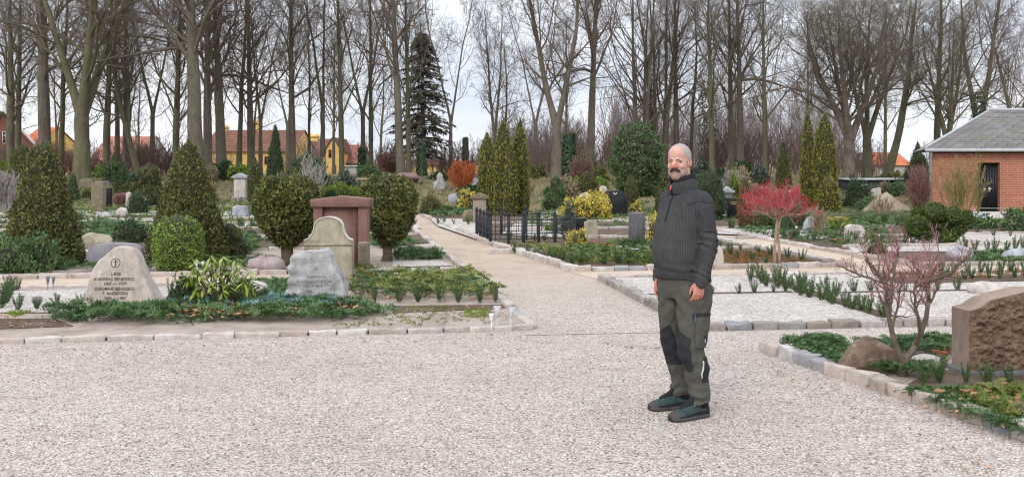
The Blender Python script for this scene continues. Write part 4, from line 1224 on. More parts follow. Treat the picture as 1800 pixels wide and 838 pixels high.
# ================================================================== HEADSTONES, BOULDERS, FENCE, VASES
ST_PINK = m_stone('pink_granite', [(0.36, 0.29, 0.25), (0.46, 0.39, 0.34), (0.53, 0.475, 0.43)], 6, 190, speck=0.28, lichen=(0.40, 0.36, 0.26))
ST_WHITE = m_stone('white_rough_stone', [(0.17, 0.165, 0.165), (0.40, 0.39, 0.385), (0.50, 0.49, 0.48)], 5, 150, bump=0.8, bdist=0.015)
ST_SAND = m_stone('weathered_sandstone', [(0.24, 0.205, 0.15), (0.34, 0.30, 0.225), (0.41, 0.37, 0.29)], 4, 140, speck=0.12, bump=0.25)
ST_LIGHTEDGE = m_stone('pale_sandstone_moulding', [(0.44, 0.40, 0.33), (0.56, 0.52, 0.45)], 6, 120, speck=0.1, bump=0.25)
ST_RED = m_stone('red_brown_granite', [(0.150, 0.080, 0.066), (0.190, 0.102, 0.085), (0.215, 0.118, 0.100)], 5, 180, rough=0.55, speck=0.18, bump=0.1)
ST_GREYP = m_stone('polished_grey_granite', [(0.24, 0.22, 0.245), (0.31, 0.29, 0.32)], 4, 200, rough=0.4, speck=0.2, bump=0.1)
ST_BLACK = m_stone('polished_black_granite', [(0.012, 0.013, 0.015), (0.022, 0.023, 0.026)], 4, 200, rough=0.22, speck=0.2, bump=0.03)
ST_DGREY = m_stone('dark_grey_granite', [(0.10, 0.10, 0.105), (0.15, 0.15, 0.155)], 5, 180, rough=0.6, speck=0.2, bump=0.2)
ST_BROWN = m_stone('rough_brown_granite', [(0.115, 0.070, 0.046), (0.195, 0.125, 0.084), (0.255, 0.175, 0.122)], 12, 140, bump=0.9, bdist=0.012, speck=0.35)
ST_BROWNTOP = m_stone('sawn_brown_granite', [(0.25, 0.18, 0.14), (0.33, 0.25, 0.20)], 6, 160, bump=0.25, speck=0.2)
ST_BOULDER = m_stone('brown_boulder', [(0.15, 0.10, 0.07), (0.26, 0.185, 0.135), (0.35, 0.26, 0.20)], 4, 120, bump=0.8, bdist=0.015, lichen=(0.42, 0.38, 0.32))
ST_PALE = m_stone('pale_boulder', [(0.36, 0.32, 0.28), (0.50, 0.46, 0.42), (0.58, 0.55, 0.51)], 4, 120, bump=0.6)
ST_BLUE = m_stone('blue_grey_boulder', [(0.24, 0.25, 0.28), (0.36, 0.37, 0.41), (0.48, 0.48, 0.51)], 5, 120, bump=0.6)
ST_MOSS = m_stone('mossy_stone', [(0.12, 0.095, 0.065), (0.20, 0.165, 0.115), (0.26, 0.22, 0.16)], 6, 90, bump=0.6, lichen=(0.12, 0.13, 0.05))
INK = m_plain('dark_inscription', (0.035, 0.03, 0.028), (0.06, 0.052, 0.047), 30, 0.9)
GOLD = m_plain('gold_inscription', (0.55, 0.40, 0.14), (0.45, 0.32, 0.10), 30, 0.5)

def rough_stone(outline_px, Y0, thick, voxel, amp, seed, front_amp=0.5, smooth=3, plan_tilt=0.0, base=None):
    """a natural stone: front outline in pixels at distance Y0 -> verts/faces in local metres (front face at y<0)"""
    s = FPX / Y0
    xc = np.mean([p[0] for p in outline_px]); zb = max(p[1] for p in outline_px)
    o = [((x - xc) / s, (zb - y) / s - 0.03) for x, y in outline_px]
    mb = MB(); prism(mb, o, -thick / 2, thick / 2)
    V, F = remesh(mb, voxel, smooth, 0.5)
    N = vnormals(V, F)
    h = fractal(V, 5.0, seed, 5) + 0.6 * wav(V, 9, seed)
    V = V + N * (amp * h)[:, None]
    z = V[:, 2] / max(q[1] for q in o)
    V[:, 1] += np.clip(z, 0, 1.1) * plan_tilt
    # rounded shoulders: thinner towards the top and the sides
    V[:, 1] *= 1.0 - 0.35 * np.clip(z, 0, 1) ** 2
    return V, F, xc

def inscribe(stone, lines, V, F, mat, name='inscription', proud=0.0025, extra=None):
    """letters laid on the front face of the stone; lines = (text, size, x, z)"""
    bvh = BVHTree.FromPolygons([tuple(v) for v in V], [tuple(f) for f in F])
    mb = MB()
    for text, size, x, z in lines:
        if callable(text):
            tv, tf = text(size)
        else:
            tv, tf = text_mesh(text, size)
        P = np.zeros((len(tv), 3))
        for i, v in enumerate(tv):
            px_, pz_ = x + v[0], z + v[1]
            hit = bvh.ray_cast(Vector((px_, -3, pz_)), Vector((0, 1, 0)))
            P[i] = (px_, (hit[0].y if hit[0] else 0) - proud, pz_)
        b = mb.n
        mb.V.append(P); mb.n += len(P)
        for k in {len(f) for f in tf}:
            mb.F.append((np.array([f for f in tf if len(f) == k]) + b, 0))
    return mb.build(name, mat, stone)

def circle_cross(sz):
    V, F = [], []
    n = 28
    for i in range(n):
        a = i * 2 * math.pi / n
        V += [(math.cos(a) * sz, math.sin(a) * sz), (math.cos(a) * sz * 0.87, math.sin(a) * sz * 0.87)]
    F = [[2 * i, (2 * i + 2) % (2 * n), (2 * i + 3) % (2 * n), 2 * i + 1] for i in range(n)]
    def bar(x0, x1, y0, y1):
        b = len(V); V.extend([(x0, y0), (x1, y0), (x1, y1), (x0, y1)]); F.append([b, b + 1, b + 2, b + 3])
    t = sz * 0.09
    bar(-t, t, -sz * 0.72, sz * 0.72); bar(-sz * 0.42, sz * 0.42, sz * 0.18, sz * 0.36)
    return np.array(V), F

# pointed pink boulder headstone
p = G(217, 546)
ol = [(150, 546), (153, 530), (160, 505), (168, 475), (180, 455), (196, 441), (206, 434), (222, 433), (234, 437), (242, 448), (252, 470), (260, 490), (272, 512), (283, 530), (287, 546)]
V, F, xc = rough_stone(ol, p[1], 0.30, 0.013, 0.010, 3, plan_tilt=0.05)
hs = tag(MB().add(V, F).build('headstone', ST_PINK, None, at(xc, p[1]) + (0, 0, 0.03), smooth=True), 'pointed pinkish boulder headstone with a ringed cross and engraved names', 'headstone')
sc = p[1] / FPX
inscribe(hs, [(circle_cross, 8.2 * sc, (209 - xc) * sc, (546 - 465) * sc),
              ('LÆGE', 6.6 * sc, (211 - xc) * sc, (546 - 486.5) * sc), ('ANDREAS SENESSKO', 7.6 * sc, (208 - xc) * sc, (546 - 495.5) * sc),
              ('1887 — 1979', 7.2 * sc, (210 - xc) * sc, (546 - 503) * sc), ('DAGMAR SENESSKO', 7.6 * sc, (210 - xc) * sc, (546 - 512) * sc),
              ('F. ANDERSEN', 7.4 * sc, (211 - xc) * sc, (546 - 520) * sc), ('1909 — 1987', 7.2 * sc, (210 - xc) * sc, (546 - 528) * sc)], V, F, INK)
# white rough boulder headstone
p = G(556, 542)
ol = [(500, 540), (503, 520), (510, 490), (511, 470), (514, 452), (524, 443), (540, 438), (572, 437), (581, 445), (590, 462), (600, 480), (608, 500), (609, 520), (612, 540)]
V, F, xc = rough_stone(ol, p[1], 0.34, 0.013, 0.020, 8, plan_tilt=0.07)
# split faces down the left flank
Nn = vnormals(V, F)
ledge = np.sin(V[:, 2] * 42 + 3 * wav(V, 4, 2)) * np.clip((0.02 - V[:, 0]) / 0.25, 0, 1)
V = V + Nn * (0.012 * ledge)[:, None]
hs = tag(MB().add(V, F).build('headstone', ST_WHITE, None, at(xc, p[1]) + (0, 0, 0.03), smooth=True), 'rough white split boulder headstone with faint engraved lines', 'headstone')
sc = p[1] / FPX
def emblem(sz):
    Vv, Ff = [], []
    for i in range(-2, 3):
        a = math.radians(90 + i * 28); c, s_ = math.cos(a), math.sin(a)
        b = len(Vv); w = sz * 0.06
        Vv += [(-s_ * w, c * w * 0.2), (s_ * w, -c * w * 0.2), (c * sz + s_ * w, s_ * sz * 0.6), (c * sz - s_ * w, s_ * sz * 0.6)]
        Ff.append([b, b + 1, b + 2, b + 3])
    return np.array(Vv), Ff
inscribe(hs, [(emblem, 10 * sc, (558 - xc) * sc, (540 - 475) * sc), ('ELEONORA', 6.6 * sc, (560 - xc) * sc, (540 - 489) * sc), ('CAROLINE SCHOUBO', 6.2 * sc, (557 - xc) * sc, (540 - 496.5) * sc), ('1901 — 1978', 6.0 * sc, (554 - xc) * sc, (540 - 505) * sc), ('1899', 5.6 * sc, (548 - xc) * sc, (540 - 513) * sc)], V, F,
         m_plain('worn_inscription', (0.12, 0.115, 0.11), (0.17, 0.165, 0.16), 30, 0.9))

# tall scroll-top sandstone stele
def stele():
    p = G(580, 507); s = FPX / p[1]
    t = thing('headstone', 'tall beige sandstone stele with scrolled shoulders behind the white boulder headstone', 'headstone', at(579, p[1]))
    hw = 42 / s; zb = 507
    def zz(y): return (zb - y) / s
    prof = [(-hw, 0), (hw, 0), (hw, zz(421))]
    right = []
    for i in range(9):                       # concave shoulder
        a = i / 8
        right.append((hw - (hw - 24 / s) * math.sin(a * 1.45), zz(421) + (zz(392) - zz(421)) * (1 - math.cos(a * 1.5))))
    arch = [(24.0 / s * math.cos(a), zz(396) + 15 / s * math.sin(a)) for a in np.linspace(0.12, math.pi - 0.12, 15)]
    outl = prof + right + arch + [(-x, z) for x, z in right[::-1]] + [(-hw, zz(421))]
    mb = MB(); prism(mb, outl, -0.08, 0.08)
    o = mb.build('slab', ST_SAND, t); bevel(o, 0.008, 2, 35)
    # raised pale moulding that follows the top edge
    path = [(hw, zz(423))] + right + arch + [(-x, z) for x, z in right[::-1]] + [(-hw, zz(423))]
    path = np.array([(x, -0.083, z) for x, z in path])
    m2 = MB(); tube(m2, path, 0.010, 6); path2 = path.copy(); path2[:, 1] = 0.0
    path2[:, 2] += 0.004
    a_ = path.copy(); a_[:, 1] = -0.07; b_ = path.copy(); b_[:, 1] = 0.07; a_[:, 2] += 0.006; b_[:, 2] += 0.006
    n = len(path); m2.add(np.concatenate([a_, b_]), [(i, i + 1, i + 1 + n, i + n) for i in range(n - 1)])
    m2.build('moulding', ST_LIGHTEDGE, t, smooth=True)
    m3 = MB(); box(m3, -hw + 0.004, hw - 0.004, -0.088, -0.078, zz(431), zz(427)); m3.build('band', ST_SAND, t)
    m4 = MB(); box(m4, -hw - 0.09, hw - 0.3, -0.12, 0.10, 0.42, 0.445); m4.build('shelf', ST_LIGHTEDGE, t)
stele()

# red brown granite monument with gabled cap
def monument():
    p = G(602, 478); s = FPX / p[1]; zb = 478
    t = thing('monument', 'tall red brown granite monument with shallow gabled cap', 'monument', at(601.5, p[1]))
    def zz(y): return (zb - y) / s
    def xx(x): return (x - 601.5) / s
    mb = MB(); prism(mb, [(xx(550), zz(363)), (xx(653), zz(363)), (xx(655), zz(349)), (xx(601), zz(344)), (xx(549), zz(350))], -0.20, 0.20)
    bevel(mb.build('cap', ST_RED, t), 0.012)
    mb = MB(); box(mb, xx(570), xx(632), -0.105, 0.14, 0, zz(363.2)); mb.build('panel', ST_RED, t)
    for a, b in ((554, 570), (632, 648)):
        mb = MB(); box(mb, xx(a), xx(b), -0.15, 0.15, 0, zz(363.2)); bevel(mb.build('pilaster', ST_RED, t), 0.008)
    mb = MB(); box(mb, xx(548), xx(654), -0.22, 0.2, 0, 0.10); bevel(mb.build('plinth', ST_RED, t), 0.01)
monument()

# mossy round stone post
p = G(640, 494); s = FPX / p[1]
mb = MB(); a = np.linspace(0, 2 * math.pi, 16, endpoint=False); rings = []
for z, r_ in ((-0.05, 11.5), (0.1, 11), (0.3, 10.6), (0.5, 10.6), (0.545, 10.4), (0.56, 9), (0.565, 4)):
    rings.append(np.stack([np.cos(a) * r_ / s * (1 + 0.03 * np.sin(3 * a + z * 8)), np.sin(a) * r_ / s, np.full(16, z)], -1))
loft(mb, rings)
tag(mb.build('stone_post', ST_MOSS, None, p, smooth=True), 'short round mossy stone post beside the beige stele', 'stone post')

def shaped(name, outline, Y0, thick, mat, label, cat='headstone', bev=0.012, rot=0, inscr=None, imat=None):
    s = FPX / Y0; xc = (min(q[0] for q in outline) + max(q[0] for q in outline)) / 2; zb = max(q[1] for q in outline)
    o = [((x - xc) / s, (zb - y) / s) for x, y in outline]
    mb = MB(); prism(mb, o, -thick / 2, thick / 2)
    b = mb.build(name, mat, None, at(xc, Y0) + (0, 0, hz(zb, Y0) - float(gz(Y0))), rot)
    bevel(b, bev, 3, 40)
    tag(b, label, cat)
    if inscr:
        vv = mb.verts(); quads = [f for fs, _ in mb.F if fs.shape[1] == 4 for f in fs]
        tm = MB()
        for text, size, px_, py_ in inscr:
            tv, tf = text_mesh(text, size / s)
            P = np.stack([(px_ - xc) / s + tv[:, 0], np.full(len(tv), -thick / 2 - 0.003), (zb - py_) / s + tv[:, 1]], -1)
            b0 = tm.n; tm.V.append(P); tm.n += len(P)
            for k in {len(f) for f in tf}:
                tm.F.append((np.array([f for f in tf if len(f) == k]) + b0, 0))
        tm.build('inscription', imat or INK, b)
    return b

# wide grey polished stone behind the pointed one
Yg = G(200, 470)[1]
shaped('headstone', [(156, 470), (153, 455), (158, 438), (170, 429), (190, 426), (215, 426), (238, 428), (250, 435), (254, 450), (250, 462), (246, 470)], Yg, 0.16, ST_GREYP, 'wide rounded polished grey headstone behind the pointed boulder headstone', bev=0.02)
# low pale slabs near it, boulders, and other stones
def rock(name, x0, x1, ytop, ybase, mat, label, seed, cat='boulder', depth=0.7, Y=None, rot=0.0, facets=10, rough=0.06, sub=4, cut=0.78, sink=0.02):
    p = G((x0 + x1) / 2, ybase) if Y is None else at((x0 + x1) / 2, Y)
    s = FPX / p[1]; w = (x1 - x0) / s; h = hz(ytop, p[1]) - p[2]
    v, f = rock_verts((w, w * depth, h * 1.12), seed, sub, facets, rough, cut)
    v[:, 0] *= w / (v[:, 0].max() - v[:, 0].min()); v[:, 2] *= (h + sink) / v[:, 2].max()
    return tag(MB().add(v, f).build(name, mat, None, p + (0, 0, -sink), rot, smooth=True), label, cat)
rock('boulder', 1466, 1584, 588, 662, ST_BOULDER, 'big brown boulder at the foot of the bare maple', 31, facets=22, rough=0.04, sub=5, cut=0.50, depth=0.8)
rock('boulder', 1598, 1660, 622, 650, ST_PALE, 'pale low boulder behind the bare maple trunk', 14)
rock('boulder', 425, 474, 493, 522, ST_PALE, 'small tan boulder beside the rhododendron', 15, facets=6)
rock('boulder', 1246, 1272, 428, 474, ST_PALE, 'upright tan boulder peeking out beside the hip of the man', 16, depth=0.6)
rock('boulder', 1700, 1760, 494, 520, ST_PALE, 'flat pale boulder behind the brown headstone', 17, facets=5)
rock('boulder', 1664, 1712, 431, 460, ST_BLUE, 'blue grey boulder with pale vase before the spruce mat', 18, facets=12)
rock('boulder', 1762, 1830, 436, 462, ST_BLUE, 'slanting blue grey boulder at the frame edge', 19, facets=12)
rock('boulder', 812, 836, 368, 392, ST_MOSS, 'dark mossy boulder before the sandstone gate pillar', 20)
rock('boulder', 1690, 1716, 372, 392, ST_BLUE, 'grey boulder under the black door', 21)
rock('boulder', 1714, 1738, 374, 394, ST_BLUE, 'grey rounded boulder below the step of the brick building', 22)
rock('boulder', 1736, 1764, 374, 392, ST_PALE, 'pale boulder at the door step corner', 23)
rock('boulder', 204, 224, 364, 382, ST_PALE, 'small white boulder before the pink slab headstone', 24)
rock('boulder', 168, 196, 372, 386, ST_WHITE, 'white flat stone on the far grave beside the white boulder', 25)
rock('boulder', 1020, 1044, 388, 402, ST_PALE, 'small pale stone under the yellow variegated bush', 26)
rock('boulder', 1150, 1172, 408, 432, ST_PALE, 'tan stone beside the yellow shrub and the man', 27)
rock('headstone', 434, 500, 450, 478, m_stone('low_pink_slab', [(0.30, 0.24, 0.23), (0.40, 0.33, 0.32)], 6, 150, bump=0.4), 'low pinkish slab headstone lying beneath the ball clipped thuja', 28, cat='headstone', facets=5, depth=0.5)
rock('boulder', 145, 200, 408, 440, ST_SAND, 'buff slab leaning behind the wide grey headstone', 29, facets=16, cut=0.6)

shaped('headstone', [(1110, 432), (1110, 374), (1128, 373), (1128, 432)], G(1119, 432)[1], 0.36, ST_DGREY, 'dark slab headstone standing edgewise near the chest of the man', rot=0.30, bev=0.006)
shaped('headstone', [(1010, 414), (1010, 383), (1030, 383), (1030, 414)], G(1020, 414)[1], 0.2, ST_BLACK, 'small black headstone beside the beige one past the iron fence', rot=0.25, bev=0.006)
shaped('headstone', [(1026, 420), (1027, 390), (1040, 387), (1050, 391), (1050, 420)], G(1038, 420)[1], 0.18, ST_SAND, 'small beige headstone beside the little black one')
shaped('headstone', [(1058, 381), (1060, 346), (1063, 338), (1066, 335), (1092, 335), (1097, 340), (1101, 348), (1103, 381)], G(1080, 381)[1], 0.25, ST_BLACK, 'wide black headstone with tiny white flower mark beyond the yellow variegated bush', inscr=[('✿ ✿', 12, 1078, 339), ], imat=m_plain('white_mark', (0.7, 0.7, 0.7), (0.6, 0.6, 0.6))) if False else None
hb = shaped('headstone', [(1058, 381), (1060, 346), (1063, 338), (1066, 335), (1092, 335), (1097, 340), (1101, 348), (1103, 381)], G(1080, 381)[1], 0.25, ST_BLACK, 'wide black headstone with a small white mark beyond the yellow variegated bush')
mk = MB(); v_, f_ = ICO[1]
for sg in (-1, 1): mk.add(v_ * (0.016, 0.010, 0.055) @ np.array(Matrix.Rotation(R(38 * sg), 3, 'Y')).T + (0.030 * sg, -0.128, 0.745), f_)
mk.build('emblem', m_plain('white_mark', (0.75, 0.75, 0.74), (0.65, 0.65, 0.65)), hb, smooth=True)
mk = MB(); box(mk, -0.45, 0.45, -0.25, 0.2, 0, 0.07); bevel(mk.build('plinth', ST_BLACK, hb), 0.01)
shaped('headstone', [(1279, 386), (1279, 350), (1298, 348), (1298, 386)], G(1289, 386)[1], 0.18, ST_BLACK, 'black headstone with gold letters beside the rusty column conifer', inscr=[('BENT', 5, 1287, 357), ], imat=GOLD) if False else None
hb = shaped('headstone', [(1278, 386), (1278, 348), (1299, 348), (1299, 386)], G(1289, 386)[1], 0.18, ST_BLACK, 'black headstone with gold lines beside the rusty column conifer')
mk = MB()
for z, w in ((0.52, 0.12), (0.47, 0.09)): box(mk, -w, w, -0.093, -0.089, z, z + 0.018)
mk.build('inscription', GOLD, hb)
# stele with small roof beside it
def little_stele(x0, x1, yt, yb, mat, capm, label, Y=None, gable=True):
    p = G((x0 + x1) / 2, yb) if Y is None else at((x0 + x1) / 2, Y)
    s = FPX / p[1]; w = (x1 - x0) / 2 / s; H = hz(yt, p[1]) - p[2]
    t = thing('headstone', label, 'headstone', p)
    mb = MB(); box(mb, -w * 0.72, w * 0.72, -w * 0.5, w * 0.5, -0.05, H * 0.80); bevel(mb.build('shaft', mat, t), 0.01)
    mb = MB(); prism(mb, [(-w, H * 0.80), (w, H * 0.80), (w, H * 0.86), (0, H), (-w, H * 0.86)], -w * 0.72, w * 0.72); bevel(mb.build('cap', capm, t), 0.01)
    mb = MB(); box(mb, -w * 0.95, w * 0.95, -w * 0.7, w * 0.7, 0, H * 0.10); bevel(mb.build('plinth', capm, t), 0.01)
little_stele(1266, 1290, 328, 386, ST_DGREY, ST_BLUE, 'narrow grey roofed stele just behind the black gold lined headstone', Y=31.5)
little_stele(409, 436, 304, 350, ST_PALE, ST_BLUE, 'pale gabled grave monument with slender columns behind the first ball tree')
little_stele(827, 859, 338, 394, m_stone('brown_sandstone', [(0.24, 0.19, 0.15), (0.33, 0.27, 0.22)], 6, 120, speck=0.15), ST_MOSS, 'square sandstone gate pillar with gabled cap beside the golden spires')
shaped('headstone', [(1411, 413), (1414, 392), (1420, 382), (1427, 380), (1433, 388), (1437, 413)], G(1424, 413)[1], 0.2, ST_BLUE, 'small pointed blue grey headstone beyond the red twigged tree', bev=0.02)
hb = shaped('headstone', [(1486, 424), (1487, 398), (1495, 394), (1512, 396), (1518, 404), (1518, 424)], G(1502, 424)[1], 0.25, ST_PALE, 'cream headstone with dark engraved lines beside the yellow daffodils', bev=0.02)
mk = MB()
for z, w in ((0.20, 0.12), (0.16, 0.10)): box(mk, -w - 0.03, w - 0.03, -0.129, -0.125, z, z + 0.012)
mk.build('inscription', INK, hb)
shaped('headstone', [(163, 374), (163, 322), (172, 318), (184, 320), (184, 374)], G(173, 374)[1], 0.3, ST_MOSS, 'taller of the two grey column stones between the conical thujas', bev=0.02)
shaped('headstone', [(188, 364), (188, 331), (196, 330), (196, 364)], G(192, 364)[1], 0.2, ST_BLACK, 'slim dark column stone beside the taller grey one')
shaped('headstone', [(222, 370), (223, 340), (226, 337), (230, 340), (231, 370)], G(226, 370)[1], 0.2, ST_PALE, 'thin pinkish slab headstone by the dark holly')
shaped('headstone', [(768, 332), (768, 308), (773, 302), (778, 308), (779, 332)], 48, 0.25, ST_WHITE, 'white pointed stone before the rusty willow shrub')
shaped('headstone', [(140, 330), (142, 316), (150, 313), (163, 314), (168, 330)], 46, 0.25, ST_MOSS, 'low rounded brown headstone on the lawn behind the grey column stones')
shaped('headstone', [(410, 384), (412, 362), (432, 362), (436, 384)], 30.8, 0.4, ST_BLUE, 'grey block headstone in front of the pale gabled monument')
shaped('headstone', [(1488, 362), (1489, 348), (1500, 346), (1502, 362)], 40, 0.3, ST_PALE, 'pale headstone half hidden by the laurel bush') if False else None
shaped('headstone', [(1531, 346), (1533, 332), (1546, 330), (1548, 346)], 44, 0.3, ST_PALE, 'pale rounded headstone before the dark long shed')
shaped('headstone', [(598, 476), (620, 474), (621, 479), (599, 480)], 15.6, 0.1, ST_WHITE, '') if False else None

# big rough brown headstone at the frame edge
def brown_headstone():
    p = G(1690, 662); s = FPX / p[1]
    t = thing('headstone', 'large rough faced brown granite headstone with sawn top at the frame edge', 'headstone', at(1790, p[1]) + (0, 0, 0.05), R(4))
    x0 = (1683 - 1790) / s; x1 = (1960 - 1790) / s; zb = 655
    def zz(y): return (zb - y) / s
    # the block, its front face rock-faced by displacement
    nx_, nz_ = 180, 96
    u = np.linspace(0, 1, nx_); v = np.linspace(0, 1, nz_)
    U_, V_ = np.meshgrid(u, v)
    top = np.interp(U_ * (x1 - x0) + x0, [x0, (1700 - 1790) / s, (1722 - 1790) / s, (1757 - 1790) / s, 0, x1], [zz(545), zz(541), zz(527), zz(519), zz(511), zz(510)])
    X = x0 + U_ * (x1 - x0); Z = V_ * top
    Pp = np.stack([X.ravel(), np.zeros(X.size), Z.ravel()], -1)
    h = fractal(Pp, 30, 4, 5).reshape(X.shape) * 0.026 + fractal(Pp, 9, 9, 3).reshape(X.shape) * 0.016
    edge = np.clip(np.minimum(np.minimum(X - x0, x1 - X), np.minimum(top - Z, 1)) / 0.045, 0, 1)
    Yy = -0.14 - np.maximum(0, 0.012 + h) * edge
    idx = np.arange(X.size).reshape(X.shape)
    q = np.stack([idx[:-1, :-1], idx[:-1, 1:], idx[1:, 1:], idx[1:, :-1]], -1).reshape(-1, 4)
    mb = MB(); mb.add(np.stack([X.ravel(), Yy.ravel(), Z.ravel()], -1), q)
    mb.build('rough_face', ST_BROWN, t, smooth=False)
    mb = MB()
    n = 60; xs_ = np.linspace(x0, x1, n); tp_ = np.interp(xs_, [x0, (1700 - 1790) / s, (1722 - 1790) / s, (1757 - 1790) / s, 0, x1], [zz(545), zz(541), zz(527), zz(519), zz(511), zz(510)])
    V2 = [(x, -0.1405, z) for x, z in zip(xs_, tp_)] + [(x, 0.12, z) for x, z in zip(xs_, tp_ - 0.0)]
    mb.add(V2, [(i, i + 1, i + 1 + n, i + n) for i in range(n - 1)])
    mb.add([(x0, -0.1405, 0), (x0, 0.12, 0), (x0, 0.12, tp_[0]), (x0, -0.1405, tp_[0])], [(0, 3, 2, 1)])
    mb.add([(x0, 0.12, 0), (x1, 0.12, 0)] + [(x, 0.12, z) for x, z in zip(xs_[::-1], tp_[::-1])], [tuple(range(n + 2))[::-1]])
    mb.build('sawn_block', ST_BROWNTOP, t)
    mb = MB(); box(mb, x0 - 0.04, x1, -0.19, 0.16, -0.05, 0.035); bevel(mb.build('plinth', ST_DGREY, t), 0.008)
brown_headstone()

# ---------------------------------------------------------------- iron fence round one grave
IRON = m_plain('blue_black_iron', (0.012, 0.014, 0.020), (0.022, 0.025, 0.034), 10, 0.5, 0.4)
def fence():
    a = G(838, 416)[:2]; b = G(862, 431)[:2]; c = G(1006, 428)[:2]; 
    t = thing('grave_fence', 'low blue black iron fence with ball topped posts around a grave', 'fence', (b[0], b[1], 0.05))
    H = 0.56
    def L_(p): return np.array(p) - b
    posts = [L_(a + (b - a) * k) for k in (0, 0.28, 0.55, 0.8, 1.0)] + [L_(b + (c - b) * k) for k in (0.22, 0.40, 0.585, 0.785, 1.0)]
    back = e(a) + (c - b)
    posts += [L_(a + (back - a) * k) for k in (0.33, 0.66)]
    for q in posts:
        mb = MB(); box(mb, q[0] - 0.032, q[0] + 0.032, q[1] - 0.032, q[1] + 0.032, -0.05, H)
        po = mb.build('post', IRON, t); bevel(po, 0.006)
        f = MB(); v, fc = ICO[2]; f.add(v * 0.036 + (q[0], q[1], H + 0.04), fc)
        box(f, q[0] - 0.040, q[0] + 0.040, q[1] - 0.040, q[1] + 0.040, H - 0.012, H + 0.012)
        f.build('finial', IRON, po, smooth=False)
    segs = [(L_(a), L_(b)), (L_(b), L_(c)), (L_(a), L_(back)), (L_(back), L_(c))]
    for p0, p1 in segs:
        mb = MB()
        for z in (0.07, 0.18, H - 0.10):
            tube(mb, [(p0[0], p0[1], z), (p1[0], p1[1], z)], 0.011, 6)
        d = np.linalg.norm(p1 - p0); n = int(d / 0.11)
        for k in range(1, n):
            q = p0 + (p1 - p0) * k / n
            tube(mb, [(q[0], q[1], 0.07), (q[0], q[1], H - 0.10)], 0.006, 5)
        mb.build('railing', IRON, t)
fence()

# ---------------------------------------------------------------- grave vases and stakes
def m_glass():
    t = NT('clear_plastic'); t.b.inputs['Transmission Weight'].default_value = 0.6; t.b.inputs['IOR'].default_value = 1.15
    return t.fin((0.80, 0.82, 0.85), 0.15, 0.5)
CLEAR = m_glass()
WHITEP = m_plain('white_plastic', (0.75, 0.76, 0.78), (0.66, 0.67, 0.70), 20, 0.4)
GREYP = m_plain('grey_plastic', (0.12, 0.13, 0.15), (0.18, 0.19, 0.21), 20, 0.45)
def vase(px, pyb, pyt, mat, label, tilt=0.0, w=3.2, cup=True, z=0.04):
    p = G(px, pyb); s = FPX / p[1]; H = (pyb - pyt) / s; r_ = w / s
    t = thing('grave_vase', label, 'grave vase', (p[0], p[1], p[2] + z)); t.rotation_euler = (0, tilt, 0)
    mb = MB(); a = np.linspace(0, 2 * math.pi, 12, endpoint=False)
    prof = [(0.35, H * 0.45), (0.75, H * 0.6), (0.95, H * 0.85), (1.25, H), (1.1, H * 0.99), (0.8, H * 0.84), (0.6, H * 0.62)]
    loft(mb, [np.stack([np.cos(a) * r_ * k, np.sin(a) * r_ * k, np.full(12, z_)], -1) for k, z_ in prof])
    mb.build('cup', mat, t, smooth=True)
    mb = MB(); tube(mb, [(0, 0, -0.06), (0, 0, H * 0.47)], [r_ * 0.12, r_ * 0.35], 8); mb.build('spike', mat, t, smooth=True)
vase(874, 582, 545, CLEAR, 'tall clear plastic grave vase at the kerb corner of the spruce bed', 0.0, 6)
vase(897, 580, 548, CLEAR, 'second clear plastic grave vase, nearer the kerb end', 0.08, 5)
vase(864, 584, 558, WHITEP, 'small white grave vase beside the tall clear one', 0, 4)
vase(1418, 616, 591, GREYP, 'upright grey grave vase at the corner of the boulder bed', -0.05, 3.5)
vase(1429, 616, 593, GREYP, 'leaning grey grave vase at the corner of the boulder bed', 0.22, 3.5)
vase(84, 514, 491, GREYP, 'dark spiked grave vase stuck in the gravel near the frame edge', 0, 3)
vase(93, 514, 492, GREYP, 'dark spiked grave vase, slimmer of the pair near the frame edge', 0.05, 2.6)
vase(347, 482, 462, WHITEP, 'white grave vase nearest the conical thuja', -0.1, 3)
vase(357, 482, 464, WHITEP, 'white grave vase standing between its two twins', 0.0, 2.6)
vase(367, 482, 462, WHITEP, 'white grave vase nearest the rhododendron', 0.08, 3)
vase(1692, 470, 450, WHITEP, 'white grave vase before the blue grey boulder', 0, 3)
vase(1398, 412, 400, WHITEP, 'small white vase in front of the pointed blue grey headstone', 0.2, 2)
# flush cover in the gravel
p = G(1125, 602)
mb = MB(); a = np.linspace(0, 2 * math.pi, 40, endpoint=False)
loft(mb, [np.stack([np.cos(a) * r_, np.sin(a) * r_, np.full(40, z_)], -1) for r_, z_ in ((0.33, -0.02), (0.33, 0.016), (0.315, 0.018), (0.31, 0.013), (0.02, 0.013))])
tag(mb.build('manhole_cover', GRAVEL, None, (p[0], p[1], 0.0)), 'round cover sunk in the gravel behind the man', 'cover')
